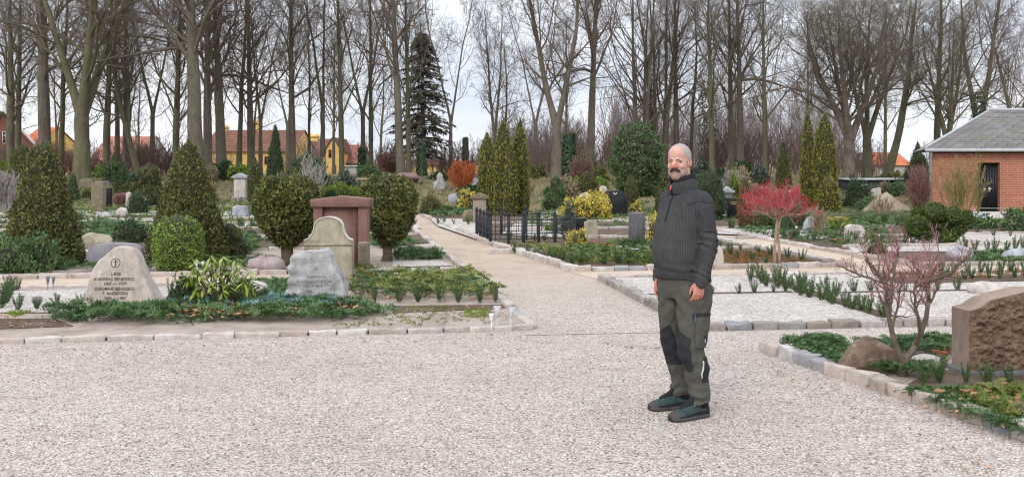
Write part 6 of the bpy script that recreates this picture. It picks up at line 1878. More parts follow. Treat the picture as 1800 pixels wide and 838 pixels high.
# bare maple in the boulder bed
def maple():
    p = G(1588, 672); Y = p[1]; s = FPX / Y; r = rng(55)
    t = thing('bare_maple', 'many stemmed bare maple with pinkish twigs beside the brown boulder', 'small tree', p + (0, 0, 0.04))
    def P_(*pts): return np.array([((x - 1588) / s, d, (670 - y) / s) for x, y, d in pts])
    def rs(path, n=12):
        tt = np.linspace(0, 1, len(path)); q = np.linspace(0, 1, n)
        o = np.stack([np.interp(q, tt, path[:, i]) for i in range(3)], -1)
        o[1:-1] = (o[:-2] + 2 * o[1:-1] + o[2:]) / 4
        return o
    tb = MB()
    tube(tb, P_((1588, 676, 0), (1586, 655, 0), (1590, 636, 0.0)), np.array([11, 8.5, 8]) / s, 12)
    defs = [
        ([(1587, 645, 0), (1568, 612, -.02), (1558, 570, -.05), (1556, 535, -.06), (1552, 505, -.08), (1528, 478, -.12), (1508, 462, -.16)], 5.5, 2.0),
        ([(1556, 535, -.06), (1568, 505, .0), (1578, 478, .05), (1590, 450, .1), (1584, 428, .12)], 3.2, 1.3),
        ([(1558, 565, -.05), (1574, 530, .05), (1576, 500, .12), (1572, 470, .16)], 3.0, 1.2),
        ([(1592, 640, 0), (1612, 618, .03), (1632, 575, .05), (1640, 535, .06), (1636, 505, .08), (1650, 478, .12), (1664, 455, .15)], 6.0, 1.8),
        ([(1640, 535, .06), (1622, 505, -.03), (1606, 482, -.1), (1588, 460, -.15)], 3.0, 1.2),
        ([(1612, 618, .03), (1612, 580, -.08), (1596, 545, -.15), (1588, 510, -.2), (1592, 480, -.24)], 4.0, 1.4),
        ([(1636, 505, .08), (1656, 492, -.05), (1676, 470, -.1), (1690, 450, -.14)], 2.6, 1.1),
        ([(1552, 505, -.08), (1538, 500, .05), (1512, 490, .12), (1492, 480, .18)], 2.6, 1.1),
        ([(1588, 510, -.2), (1610, 490, -.22), (1630, 462, -.26)], 2.4, 1.1),
        ([(1568, 612, -.02), (1580, 580, .12), (1600, 545, .22), (1612, 500, .28)], 3.0, 1.2),
    ]
    lims, rads = [], []
    for pts, a, b in defs:
        q = rs(P_(*pts)); q = q + r.normal(size=q.shape) * 0.004
        lims.append(q); rads.append(np.linspace(a, b, 12) / s)
    lims = np.array(lims); rads = np.array(rads)
    tubes(tb, lims, rads, 8)
    P2, R2 = kids(lims, rads, 11, 0.40, 0.99, 0.85, 0.34, 0.6, 0.22, 0.2, 6, 56, 0.0022, tropism=0.10)
    tubes(tb, P2, R2, 5)
    tb.build('trunk', m_plain('maple_bark', (0.095, 0.072, 0.055), (0.16, 0.125, 0.095), 18, 0.85, bump=0.4, bscale=50), t, smooth=True)
    cr = MB()
    P3, R3 = kids(P2, R2, 6, 0.15, 1.0, 0.8, 0.62, 0.7, 0.15, 0.22, 5, 57, 0.0013, tropism=0.06)
    P4, R4 = kids(P3, R3, 3, 0.2, 1.0, 0.75, 0.62, 0.8, 0.1, 0.2, 4, 58, 0.0009)
    tubes(cr, P3, R3, 3); tubes(cr, P4, R4, 3)
    cr.build('crown', m_plain('pink_maple_twigs', (0.30, 0.13, 0.13), (0.46, 0.24, 0.24), 6, 0.7), t)
maple()

# ---------------------------------------------------------------- the thicket far behind: one mass
def thicket():
    r = rng(600); mb = MB()
    n = 520
    px = np.concatenate([r.uniform(1070, 1490, 190), r.uniform(860, 1040, 110), r.uniform(-60, 1900, 220)])
    Y = np.concatenate([r.uniform(84, 118, 300), r.uniform(88, 120, 220)])
    x = (px - CX) / FPX * Y; z0 = gz(Y)
    H = np.where(np.arange(n) < 190, r.uniform(4.5, 8.5, n), np.where(np.arange(n) < 300, r.uniform(3.0, 5.5, n), r.uniform(1.5, 3.4, n)))
    q = np.linspace(0, 1, 6)
    lean = r.normal(size=(n, 2)) * 0.1
    P = np.stack([x[:, None] + lean[:, :1] * H[:, None] * q, Y[:, None] + lean[:, 1:] * H[:, None] * q, z0[:, None] + H[:, None] * q], -1)
    P[:, 1:, :2] += r.normal(size=(n, 5, 2)) * 0.15
    Rr = np.linspace(0.055, 0.015, 6)[None] * (H / 8)[:, None]
    tubes(mb, P, Rr, 4)
    P2, R2 = kids(P, Rr, 14, 0.05, 0.98, 0.6, 0.34, 0.6, 0.3, 0.15, 4, 601, 0.014)
    tubes(mb, P2, R2, 3)
    P3, R3 = kids(P2, R2, 6, 0.1, 1.0, 0.6, 0.55, 0.7, 0.2, 0.15, 3, 602, 0.0095)
    tubes(mb, P3, R3, 3)
    tag(mb.build('thicket', m_plain('thicket_twigs', (0.190, 0.155, 0.152), (0.265, 0.220, 0.214), 0.2, 0.95, 0.1)), 'brown leafless thicket far behind the beeches', 'thicket', kind='stuff')
thicket()
def understory():
    r = rng(640); mb = MB(); n = 520
    px = np.where(np.arange(n) < 270, r.uniform(640, 1560, n), r.uniform(-80, 345, n)); Y = r.uniform(66, 82, n); x = (px - CX) / FPX * Y
    H = r.uniform(0.8, 2.6, n) * np.where((px > 880) & (px < 1500), 1.25, 0.85)
    q = np.linspace(0, 1, 5)
    lean = r.normal(size=(n, 2)) * 0.22
    P = np.stack([x[:, None] + lean[:, :1] * H[:, None] * q, Y[:, None] + lean[:, 1:] * H[:, None] * q, gz(Y)[:, None] + H[:, None] * q], -1)
    Rr = np.broadcast_to(np.linspace(0.03, 0.010, 5), (n, 5))
    tubes(mb, P, Rr, 4)
    P2, R2 = kids(P, Rr, 9, 0.0, 0.98, 0.7, 0.55, 0.7, 0.5, 0.15, 4, 641, 0.012)
    P3, R3 = kids(P2, R2, 6, 0.1, 1.0, 0.6, 0.55, 0.7, 0.3, 0.15, 3, 642, 0.009)
    tubes(mb, P2, R2, 3); tubes(mb, P3, R3, 3)
    tag(mb.build('undergrowth', m_plain('undergrowth_twigs', (0.125, 0.080, 0.070), (0.22, 0.155, 0.125), 0.12, 0.95, 0.1)), 'low brown leafless undergrowth at the foot of the beeches', 'undergrowth', kind='stuff')
understory()
# ================================================================== BUILDINGS
def m_brick(name, c1, c2, mortar, scale=1.0):
    t = NT(name); v = t.coord('Object')
    # brick courses on an upright wall: x along, z up
    sx_ = t.n('SeparateXYZ'); t.l(v, sx_.inputs[0])
    ad_ = t.n('Math'); ad_.operation = 'ADD'; t.l(sx_.outputs['X'], ad_.inputs[0]); t.l(sx_.outputs['Y'], ad_.inputs[1])
    cb = t.n('CombineXYZ'); t.l(ad_.outputs[0], cb.inputs['X']); t.l(sx_.outputs['Z'], cb.inputs['Y'])
    b = t.n('TexBrick'); b.inputs['Scale'].default_value = 1.0
    b.inputs['Brick Width'].default_value = 0.24 * scale; b.inputs['Row Height'].default_value = 0.075 * scale; b.inputs['Mortar Size'].default_value = 0.009 * scale
    b.inputs['Color1'].default_value = c4(c1); b.inputs['Color2'].default_value = c4(c2); b.inputs['Mortar'].default_value = c4(mortar)
    b.inputs['Bias'].default_value = -0.1
    t.l(cb.outputs[0], b.inputs['Vector'])
    c = t.mix(1.0, b.outputs['Color'], t.ramp(t.noise(v, 1.1, 6, 0.7), [(0.3, (0.86, 0.84, 0.82)), (0.65, (1.08, 1.06, 1.04))]), 'MULTIPLY')
    t.bump(b.outputs['Fac'], 0.4, -0.008)
    return t.fin(c, 0.9, 0.15)
BRICK = m_brick('red_brick', (0.440, 0.163, 0.101), (0.370, 0.119, 0.075), (0.405, 0.290, 0.238))
BRICK_FAR = m_brick('far_red_brick', (0.24, 0.085, 0.06), (0.18, 0.06, 0.045), (0.26, 0.18, 0.15))
def m_tiles(name, c1, c2, moss=None, mf=0.6):
    t = NT(name); v = t.coord('Object')
    c = t.ramp(t.island(), [(0, c1), (1, c2)])
    c = t.mix(1.0, c, t.ramp(t.noise(v, 2.2, 7, 0.75), [(0.3, 0.75), (0.65, 1.15)]), 'MULTIPLY')
    if moss:
        m = t.ramp(t.noise(v, 1.5, 8, 0.75), [(mf, 0.0), (mf + 0.10, 0.75)])
        c = t.mix(m, c, moss)
    return t.fin(c, 0.85, 0.2)
SLATE = m_tiles('grey_roof_tile', (0.165, 0.158, 0.155), (0.225, 0.215, 0.21), (0.19, 0.20, 0.07), 0.55)
REDTILE = m_tiles('weathered_red_tile', (0.19, 0.098, 0.072), (0.26, 0.135, 0.10))
ORTILE = m_tiles('orange_tile', (0.50, 0.16, 0.08), (0.60, 0.22, 0.12))
YWALL = m_plain('yellow_limewash', (0.648, 0.423, 0.135), (0.720, 0.504, 0.189), 1.5, 0.9)
WHITEW = m_plain('white_paint', (0.72, 0.71, 0.69), (0.64, 0.63, 0.61), 3, 0.6)
GREYW = m_plain('grey_render', (0.42, 0.40, 0.38), (0.50, 0.48, 0.46), 2, 0.9)
DARKWIN = m_plain('window_glass', (0.02, 0.022, 0.026), (0.05, 0.055, 0.062), 3, 0.12, 0.6)
REDWIN = m_plain('red_brown_window', (0.13, 0.04, 0.03), (0.17, 0.055, 0.04), 4, 0.6)
BLACKDOOR = m_plain('black_door_paint', (0.018, 0.019, 0.021), (0.028, 0.029, 0.032), 4, 0.45)
METAL = m_plain('zinc', (0.34, 0.36, 0.38), (0.44, 0.46, 0.48), 4, 0.45, 0.5)
DARKTIMBER = m_plain('dark_timber', (0.022, 0.024, 0.028), (0.036, 0.038, 0.042), 3, 0.6)

def quad_rows(mb, p00, p10, p11, p01, rows, cols, th=0.03, seed=0):
    """tile courses between the eave p00-p10 and the ridge p01-p11: overlapping strips of tiles"""
    p00, p10, p11, p01 = map(np.array, (p00, p10, p11, p01)); r = rng(seed)
    n = nrm(np.cross(p10 - p00, p01 - p00))
    for i in range(rows):
        a, b = i / rows, (i + 1.25) / rows
        b = min(b, 1.0)
        l0, l1 = p00 + (p01 - p00) * a, p00 + (p01 - p00) * b
        r0_, r1_ = p10 + (p11 - p10) * a, p10 + (p11 - p10) * b
        wid = np.linalg.norm(r0_ - l0); c = max(1, int(round(cols * wid / np.linalg.norm(p10 - p00))))
        for k in range(c):
            u0, u1 = k / c, (k + 1) / c - 0.0015
            h = n * (th * r.uniform(0.85, 1.15))
            A, B = l0 + (r0_ - l0) * u0 + h, l0 + (r0_ - l0) * u1 + h
            C_, D_ = l1 + (r1_ - l1) * u1 + n * 0.004, l1 + (r1_ - l1) * u0 + n * 0.004
            mb.add([A, B, C_, D_, A - h, B - h], [(0, 1, 2, 3), (4, 5, 1, 0)])

def brick_building():
    Y = 33.5; x0 = (1633 - CX) / FPX * Y; s = FPX / Y
    t = thing('brick_building', 'low red brick chapel building with grey mossy hipped roof and black door', 'building', (x0, Y, 0.0), 0)
    ze = hz(264, Y); W_ = 9.0; dp = 6.5; sk = 0.43
    dx0 = (1719 - 1633) / s; dx1 = (1758 - 1633) / s; dh = hz(286, Y); d0 = hz(379, Y)
    rec = 0.22
    # front wall around the recessed door, side and rear walls
    mb = MB()
    def q(*v): mb.add(list(v), [(0, 1, 2, 3)])
    q((0, 0, -0.2), (dx0, 0, -0.2), (dx0, 0, ze), (0, 0, ze))
    q((dx1, 0, -0.2), (W_, 0, -0.2), (W_, 0, ze), (dx1, 0, ze))
    q((dx0, 0, dh), (dx1, 0, dh), (dx1, 0, ze), (dx0, 0, ze))
    q((dx0, 0, -0.2), (dx1, 0, -0.2), (dx1, 0, d0), (dx0, 0, d0))
    q((dx0, 0, d0), (dx0, rec, d0), (dx0, rec, dh), (dx0, 0, dh)); q((dx1, rec, d0), (dx1, 0, d0), (dx1, 0, dh), (dx1, rec, dh))
    q((dx0, 0, dh), (dx0, rec, dh), (dx1, rec, dh), (dx1, 0, dh))
    q((0, 0, -0.2), (0, 0, ze), (dp * sk, dp, ze), (dp * sk, dp, -0.2))
    q((dp * sk, dp, -0.2), (dp * sk, dp, ze), (W_ + 1, dp, ze), (W_ + 1, dp, -0.2)); q((W_, 0, -0.2), (W_ + 1, dp, -0.2), (W_ + 1, dp, ze), (W_, 0, ze))
    mb.build('wall', BRICK, t)
    # roof: hip over the near end
    ov = 0.22
    Yr = 38.3; rz = hz(193, Yr); rx = (1741 - CX) / FPX * Yr - x0; ry = Yr - Y
    e0 = (-ov, -ov, ze + 0.03); e1 = (W_ + 0.3, -ov, ze + 0.03); r0_ = (rx, ry, rz); r1_ = (W_ + 0.6, ry, rz)
    eb = (dp * sk - 0.1, dp + 1.6, ze + 0.03); e2 = (W_ + 1, dp + 1.6, ze + 0.03)
    m2 = MB()
    quad_rows(m2, e0, e1, r1_, r0_, 20, 26, 0.028, 1)
    quad_rows(m2, eb, e0, r0_, r0_, 15, 12, 0.035, 2) if False else m2.add([eb, e0, r0_], [(0, 1, 2)])
    m2.add([e1, e2, r1_], [(0, 1, 2)]); m2.add([e2, eb, r0_, r1_], [(0, 1, 2, 3)])
    m2.add([e0, e1, e2, eb], [(0, 3, 2, 1)])
    rf = m2.build('roof', SLATE, t)
    m3 = MB(); tube(m3, [r0_, r1_], 0.06, 8); tube(m3, [(e0[0], e0[1], e0[2] + 0.04), (r0_[0], r0_[1], r0_[2] + 0.01)], 0.045, 6); m3.build('ridge_cap', METAL, rf, smooth=True)
    # gutter and downpipe
    m4 = MB(); tube(m4, [(-ov - 0.02, -ov - 0.05, ze - 0.01), (W_ + 0.3, -ov - 0.05, ze - 0.01)], 0.055, 8); m4.build('gutter', METAL, t, smooth=True)
    m5 = MB(); tube(m5, [(-0.03, -ov - 0.02, ze - 0.04), (0.03, -0.07, ze - 0.22), (0.03, -0.06, -0.1)], 0.042, 8); m5.build('downpipe', METAL, t, smooth=True)
    m6 = MB(); box(m6, 0.0, W_, -0.035, 0.0, ze - 0.10, ze - 0.005); m6.build('eaves_board', DARKTIMBER, t)
    # double door
    xm = (dx0 + dx1) / 2
    dr = None
    for k, (a, b) in enumerate(((dx0 + 0.004, xm - 0.006), (xm + 0.006, dx1 - 0.004))):
        mb = MB(); box(mb, a, b, rec - 0.05, rec + 0.01, d0 + 0.02, dh - 0.01)
        d = mb.build('door', BLACKDOOR, t); bevel(d, 0.004)
        mb = MB(); n_ = 4
        for j in range(n_):
            xa = a + (b - a) * (j + 0.08) / n_; xb = a + (b - a) * (j + 0.92) / n_
            box(mb, xa, xb, rec - 0.062, rec - 0.049, d0 + 0.05, dh - 0.04)
        mb.build('boards', BLACKDOOR, d)
        mb = MB(); hx = xm + (-0.09 if k == 0 else 0.09); hzv = hz(332, Y)
        box(mb, hx - 0.05, hx + 0.05, rec - 0.10, rec - 0.062, hzv - 0.015, hzv + 0.015); box(mb, hx - 0.02, hx + 0.02, rec - 0.075, rec - 0.06, hzv - 0.10, hzv + 0.05)
        mb.build('handle', WHITEW, d)
    mb = MB(); box(mb, dx0 - 0.5, dx1 + 0.2, -0.9, -0.02, -0.1, d0 - 0.004); bevel(mb.build('door_step', GREYW, t), 0.01)
    mb = MB(); box(mb, -0.02, W_, -0.05, -0.004, -0.2, 0.10); mb.build('plinth', GREYW, t)
    # thin white rail across the door
    mb = MB(); tube(mb, [(dx0 - 0.35, -0.5, hz(365, Y)), (dx1 + 0.02, -0.5, hz(365, Y))], 0.012, 6)
    for xx_ in (dx0 - 0.35, dx1 + 0.02): tube(mb, [(xx_, -0.5, 0), (xx_, -0.5, hz(365, Y))], 0.012, 6)
    mb.build('handrail', METAL, t, smooth=True)
brick_building()

def gable_house(name, label, px0, px1, Y, ywall, yridge, depth, wall, tile, rot=0.0, chim=(), wins=(), gable_front=False, base=None, trim=None):
    """a house whose front spans px0..px1 at distance Y; the ridge runs along the front unless gable_front"""
    xa = (px0 - CX) / FPX * Y; w = (px1 - px0) / FPX * Y
    z0 = float(gz(Y)); zw = hz(ywall, Y) - z0; zr = hz(yridge, Y) - z0
    t = thing(name, label, 'house', (xa, Y, z0), rot)
    mb = MB(); rf = MB()
    d = depth
    if not gable_front:
        zr = zr * 1.0
        mb.add([(0, 0, -0.5), (w, 0, -0.5), (w, d, -0.5), (0, d, -0.5), (0, 0, zw), (w, 0, zw), (w, d, zw), (0, d, zw), (0, d / 2, zr), (w, d / 2, zr)], [(0, 1, 5, 4), (2, 3, 7, 6)])
        mb.add([(w, 0, -0.5), (w, d, -0.5), (w, d, zw), (w, d / 2, zr), (w, 0, zw)], [(0, 1, 2, 3, 4)])
        mb.add([(0, 0, -0.5), (0, 0, zw), (0, d / 2, zr), (0, d, zw), (0, d, -0.5)], [(0, 1, 2, 3, 4)])
        o = 0.3; k = o * (zr - zw) / (d / 2)
        quad_rows(rf, (-o * 0.5, -o, zw - k + 0.06), (w + o * 0.5, -o, zw - k + 0.06), (w + o * 0.5, d / 2, zr + 0.06), (-o * 0.5, d / 2, zr + 0.06), 12, max(6, int(w / 0.8)), 0.05, 3)
        quad_rows(rf, (w + o * 0.5, d + o, zw - k + 0.06), (-o * 0.5, d + o, zw - k + 0.06), (-o * 0.5, d / 2, zr + 0.06), (w + o * 0.5, d / 2, zr + 0.06), 6, 6, 0.05, 4)
    else:
        mb.add([(0, 0, -0.5), (w, 0, -0.5), (w, 0, zw), (w / 2, 0, zr), (0, 0, zw)], [(0, 1, 2, 3, 4)])
        mb.add([(0, d, -0.5), (0, d, zw), (w / 2, d, zr), (w, d, zw), (w, d, -0.5)], [(0, 1, 2, 3, 4)])
        mb.add([(0, 0, -0.5), (0, 0, zw), (0, d, zw), (0, d, -0.5)], [(0, 1, 2, 3)]); mb.add([(w, 0, -0.5), (w, d, -0.5), (w, d, zw), (w, 0, zw)], [(0, 1, 2, 3)])
        k = 0.25 * (zr - zw) / (w / 2)
        quad_rows(rf, (-0.25, d, zw - k + 0.06), (-0.25, -0.2, zw - k + 0.06), (w / 2, -0.2, zr + 0.06), (w / 2, d, zr + 0.06), 8, 8, 0.05, 5)
        quad_rows(rf, (w + 0.25, -0.2, zw - k + 0.06), (w + 0.25, d, zw - k + 0.06), (w / 2, d, zr + 0.06), (w / 2, -0.2, zr + 0.06), 8, 8, 0.05, 6)
    mb.build('wall', wall, t); ro = rf.build('roof', tile, t)
    if trim is not None:
        tm = MB()
        for sgn in (0, 1):
            xx0, xx1 = (-0.25, w / 2) if sgn == 0 else (w + 0.25, w / 2)
            k = 0.25 * (zr - zw) / (w / 2)
            tm.add([(xx0, -0.24, zw - k - 0.22), (xx1, -0.24, zr - 0.22), (xx1, -0.24, zr + 0.10), (xx0, -0.24, zw - k + 0.10), (xx0, -0.18, zw - k - 0.22), (xx1, -0.18, zr - 0.22), (xx1, -0.18, zr + 0.10), (xx0, -0.18, zw - k + 0.10)], [(0, 1, 2, 3), (0, 4, 5, 1), (3, 2, 6, 7), (4, 7, 6, 5)])
        tm.build('verge_board', trim, ro)
    for (cx_, ytop, cw, mat) in chim:
        x = (cx_ - px0) / FPX * Y; c = MB(); hh = hz(ytop, Y) - z0; cy = d / 2 if not gable_front else 1.0
        box(c, x - cw / 2, x + cw / 2, cy - cw / 2, cy + cw / 2, zw, hh); box(c, x - cw / 2 - 0.08, x + cw / 2 + 0.08, cy - cw / 2 - 0.08, cy + cw / 2 + 0.08, hh - 0.35, hh - 0.15)
        c.build('chimney', mat, ro)
    for (x0_, x1_, yt, yb, fm) in wins:
        a, b = (x0_ - px0) / FPX * Y, (x1_ - px0) / FPX * Y; zt, zb = hz(yt, Y) - z0, hz(yb, Y) - z0
        m = MB(); box(m, a, b, -0.03, 0.0, zb, zt); wn = m.build('window', DARKWIN, t)
        m = MB(); f = max(0.05, (b - a) * 0.09)
        box(m, a - f, a, -0.07, -0.001, zb - f, zt + f); box(m, b, b + f, -0.07, -0.001, zb - f, zt + f)
        box(m, a, b, -0.07, -0.001, zt, zt + f); box(m, a, b, -0.07, -0.001, zb - f, zb)
        box(m, (a + b) / 2 - f * 0.3, (a + b) / 2 + f * 0.3, -0.06, -0.031, zb, zt)
        for kz in (0.33, 0.66): box(m, a, b, -0.055, -0.0315, zb + (zt - zb) * kz - f * 0.25, zb + (zt - zb) * kz + f * 0.25)
        m.build('frame', fm, wn)
    return t
gable_house('house', 'dark red brick house with white verge board at the frame edge', -62, 58, 80, 262, 190, 12, BRICK_FAR, ORTILE, rot=R(28), gable_front=True, trim=WHITEW, wins=[(-2, 7, 231, 251, WHITEW), (-26, -14, 231, 251, WHITEW), (-2, 6, 270, 286, WHITEW)])
gable_house('house', 'small orange roofed house next to the dark red brick house', 36, 66, 100, 252, 222, 9, YWALL, ORTILE)
gable_house('house', 'long low house with pale red roof seen between the trunks', 160, 246, 112, 280, 238, 10, GREYW, m_tiles('pale_red_tile', (0.40, 0.19, 0.15), (0.48, 0.25, 0.20)))
gable_house('house', 'long yellow house with tall weathered red roof and yellow chimney', 352, 512, 98, 266, 226, 12, YWALL, REDTILE, chim=[(422, 208, 1.0, YWALL), (360, 216, 1.0, YWALL)], wins=[(386, 394, 276, 288, REDWIN), (404, 411, 293, 299, REDWIN), (436, 443, 276, 288, REDWIN), (466, 473, 276, 288, REDWIN)])
gable_house('house', 'second yellow house with red roof and two chimneys', 497, 578, 106, 288, 243, 9, YWALL, REDTILE, chim=[(505, 234, 0.9, YWALL), (538, 234, 0.9, YWALL)], wins=[(522, 530, 290, 300, REDWIN)])
gable_house('house', 'yellow gable wing with twin narrow red windows', 573, 597, 100, 262, 242, 8, YWALL, REDTILE, gable_front=True, wins=[(578.5, 581.5, 264, 276, REDWIN), (585, 588, 264, 276, REDWIN), (587, 590, 291, 304, REDWIN)])
gable_house('house', 'low red roofed outbuilding beside the yellow gable wing', 594, 632, 104, 286, 254, 8, GREYW, m_tiles('faded_red_tile', (0.36, 0.15, 0.12), (0.44, 0.20, 0.16)))
gable_house('house', 'low far cottage with pinkish red roof by the tall double beech', 660, 712, 112, 298, 274, 7, YWALL, m_tiles('pinkish_red_tile', (0.38, 0.17, 0.14), (0.46, 0.23, 0.19)))
gable_house('house', 'low yellow far building behind the spruce stem', 708, 775, 118, 290, 281, 6, YWALL, REDTILE)
gable_house('shed', 'low bright red roofed shed behind the rusty willow', 782, 846, 100, 303, 283, 6, m_plain('faded_red_wall', (0.45, 0.16, 0.12), (0.52, 0.21, 0.16), 2), m_tiles('bright_pink_red_roof', (0.55, 0.22, 0.19), (0.62, 0.29, 0.25)))
gable_house('house', 'far orange roofed house beyond the dark long shed', 1538, 1600, 104, 290, 268, 8, GREYW, ORTILE)
gable_house('house', 'distant brick house glimpsed between the trunks past the man', 1120, 1180, 112, 294, 276, 8, BRICK_FAR, REDTILE)
gable_house('house', 'distant low brick house with pale roof before the thicket', 1214, 1250, 108, 294, 278, 6, BRICK_FAR, m_tiles('pale_roof', (0.40, 0.42, 0.46), (0.5, 0.52, 0.56)))
gable_house('house', 'distant brick row behind the pillar like beech', 900, 1060, 116, 292, 283, 6, BRICK_FAR, REDTILE)
# pale garden wall, long dark shed, small red roofed shelter
def wall_thing(px0, px1, Y, yt, mat, name, label, cat, th=0.25, capm=None):
    xa = (px0 - CX) / FPX * Y; w = (px1 - px0) / FPX * Y; z0 = float(gz(Y)); h = hz(yt, Y) - z0
    mb = MB(); box(mb, 0, w, 0, th, -0.3, h); o = mb.build(name, mat, None, (xa, Y, z0)); tag(o, label, cat)
    if capm:
        m = MB(); box(m, -0.1, w + 0.1, -0.1, th + 0.1, h, h + 0.09); m.build('coping', capm, o)
    return o
wall_thing(604, 660, 82, 293, GREYW, 'garden_wall', 'pale grey garden wall beyond the yellow gable wing', 'wall', capm=WHITEW)
wd = wall_thing(1498, 1608, 47, 317, DARKTIMBER, 'long_shed', 'long dark low shed with a pale edged flat roof beyond the sand heap', 'shed', th=2.0, capm=METAL)
m = MB(); box(m, 0.2, 0.75, -0.02, -0.003, hz(324, 47) - .40, hz(323, 47) - .375); m.build('sign', WHITEW, wd)
for k in range(18):
    pass
p = at(716, 52); s = FPX / 52
t = thing('grave_shelter', 'squat shelter with a low reddish hipped roof behind the second ball tree', 'shelter', p)
mb = MB(); w = 22 / s; h0 = hz(316, 52) - p[2]; h1 = hz(303, 52) - p[2]
box(mb, -w * 0.8, w * 0.8, -0.4, 0.5, -0.1, h0 - 0.002); mb.build('wall', ST_MOSS, t)
mb = MB(); a_ = [(-w * 1.15, -0.75, h0), (w * 1.15, -0.75, h0), (w * 1.15, 0.85, h0), (-w * 1.15, 0.85, h0), (-w * 0.6, 0.05, h1), (w * 0.6, 0.05, h1)]
mb.add(a_, [(0, 1, 5, 4), (2, 3, 4, 5), (0, 3, 2, 1)]); mb.add([a_[1], a_[2], a_[5]], [(0, 1, 2)]); mb.add([a_[3], a_[0], a_[4]], [(0, 1, 2)])
mb.build('roof', m_tiles('reddish_slate', (0.20, 0.125, 0.11), (0.27, 0.175, 0.155)), t)
# iron bench far behind, light railing between the ball trees
p = at(640, 46)
t = thing('bench', 'pale wooden bench and rail glimpsed between the two ball trees', 'bench', p)
mb = MB(); box(mb, -0.7, 0.7, -0.2, 0.2, 0.40, 0.44); mb.build('seat', TANTWIG, t)
mb = MB(); box(mb, -0.7, 0.7, 0.2, 0.23, 0.66, 0.78); mb.build('backrest', TANTWIG, t)
for x in (-0.6, 0.6):
    mb = MB(); box(mb, x - 0.04, x + 0.04, -0.18, 0.19, 0, 0.40); mb.build('leg', TANTWIG, t)
# ================================================================== THE MAN
# local frame: he faces -Y, his left is +X, feet on z = 0
PROOT = G(1201, 726)
YAW = R(-57)
SKIN = m_plain('weathered_skin', (0.46, 0.25, 0.185), (0.58, 0.345, 0.275), 34, 0.5, 0.35)
SKIN_RED = m_plain('ruddy_skin', (0.42, 0.165, 0.120), (0.52, 0.24, 0.185), 30, 0.5, 0.35)
HAIRG = m_plain('short_grey_hair', (0.31, 0.275, 0.26), (0.39, 0.36, 0.35), 120, 0.85, bump=0.3, bscale=300)
MOUST = m_plain('dark_moustache_hair', (0.030, 0.020, 0.016), (0.075, 0.050, 0.040), 140, 0.7, bump=0.8, bscale=260)
BROWS = m_plain('brow_hair', (0.11, 0.075, 0.06), (0.18, 0.13, 0.11), 140, 0.8)
STUB = m_plain('stubbled_skin', (0.25, 0.165, 0.14), (0.42, 0.27, 0.22), 190, 0.6, 0.3)
EYEM = m_plain('eye', (0.03, 0.026, 0.026), (0.05, 0.045, 0.045), 60, 0.2, 0.5)
def m_knit():
    t = NT('charcoal_rib_knit')
    at_ = t.n('Attribute'); at_.attribute_name = 'rib'
    mu = t.n('Math'); mu.operation = 'MULTIPLY'; t.l(at_.outputs['Fac'], mu.inputs[0]); mu.inputs[1].default_value = 2 * math.pi / 0.0108
    wb = t.n('Math'); wb.operation = 'MULTIPLY_ADD'; t.l(t.noise(t.coord('Object'), 22, 4, 0.6), wb.inputs[0]); wb.inputs[1].default_value = 5.0; t.l(mu.outputs[0], wb.inputs[2])
    sn = t.n('Math'); sn.operation = 'SINE'; t.l(wb.outputs[0], sn.inputs[0])
    f = t.ramp(t.n('MapRange', From_Min=-1, From_Max=1).outputs[0], [(0.10, (0.040, 0.039, 0.040)), (0.60, (0.066, 0.065, 0.067))])
    mrn = [x for x in t.t.nodes if x.bl_idname == 'ShaderNodeMapRange'][0]
    t.l(sn.outputs[0], mrn.inputs['Value'])
    v = t.coord('Object')
    c = t.mix(1.0, f, t.ramp(t.noise(v, 7, 5, 0.6), [(0.3, 0.82), (0.7, 1.18)]), 'MULTIPLY')
    c = t.mix(1.0, c, t.ramp(t.noise(v, 220, 2, 0.6), [(0.3, 0.8), (0.7, 1.2)]), 'MULTIPLY')
    t.bump(sn.outputs[0], 0.3, 0.003)
    return t.fin(c, 0.95, 0.1)
KNIT = m_knit()
PATCH = m_plain('black_canvas_patch', (0.034, 0.034, 0.040), (0.050, 0.050, 0.057), 30, 0.85, 0.15, bump=0.2, bscale=200)
BLACKC = m_plain('black_collar_cloth', (0.012, 0.012, 0.015), (0.022, 0.022, 0.026), 20, 0.8, 0.2)
def m_trouser():
    t = NT('olive_grey_work_cloth'); v = t.coord('Object')
    c = t.ramp(t.noise(v, 9, 6, 0.65), [(0.3, (0.066, 0.065, 0.054)), (0.7, (0.096, 0.093, 0.078))])
    c = t.mix(1.0, c, t.ramp(t.noise(v, 260, 2, 0.6), [(0.3, 0.85), (0.7, 1.15)]), 'MULTIPLY')
    t.bump(t.noise(t.coord('Object', (1.2, 1.2, 0.7)), 15, 5, 0.65, 0.6), 0.8, 0.022)
    return t.fin(c, 0.85, 0.2)
TROUSER = m_trouser()
KNEE = m_plain('black_knee_cloth', (0.016, 0.016, 0.020), (0.028, 0.028, 0.033), 24, 0.75, 0.25, bump=0.3, bscale=120)
SHOEG = m_plain('green_black_shoe', (0.018, 0.026, 0.025), (0.028, 0.075, 0.066), 18, 0.55, 0.35, bump=0.3, bscale=120)
SOLE = m_plain('grey_rubber_sole', (0.045, 0.040, 0.038), (0.075, 0.068, 0.064), 30, 0.8)
LACE = m_plain('pale_lace', (0.24, 0.24, 0.24), (0.34, 0.34, 0.34), 40, 0.8)
REFLECT = m_plain('reflective_tape', (0.58, 0.58, 0.60), (0.48, 0.48, 0.50), 40, 0.4)

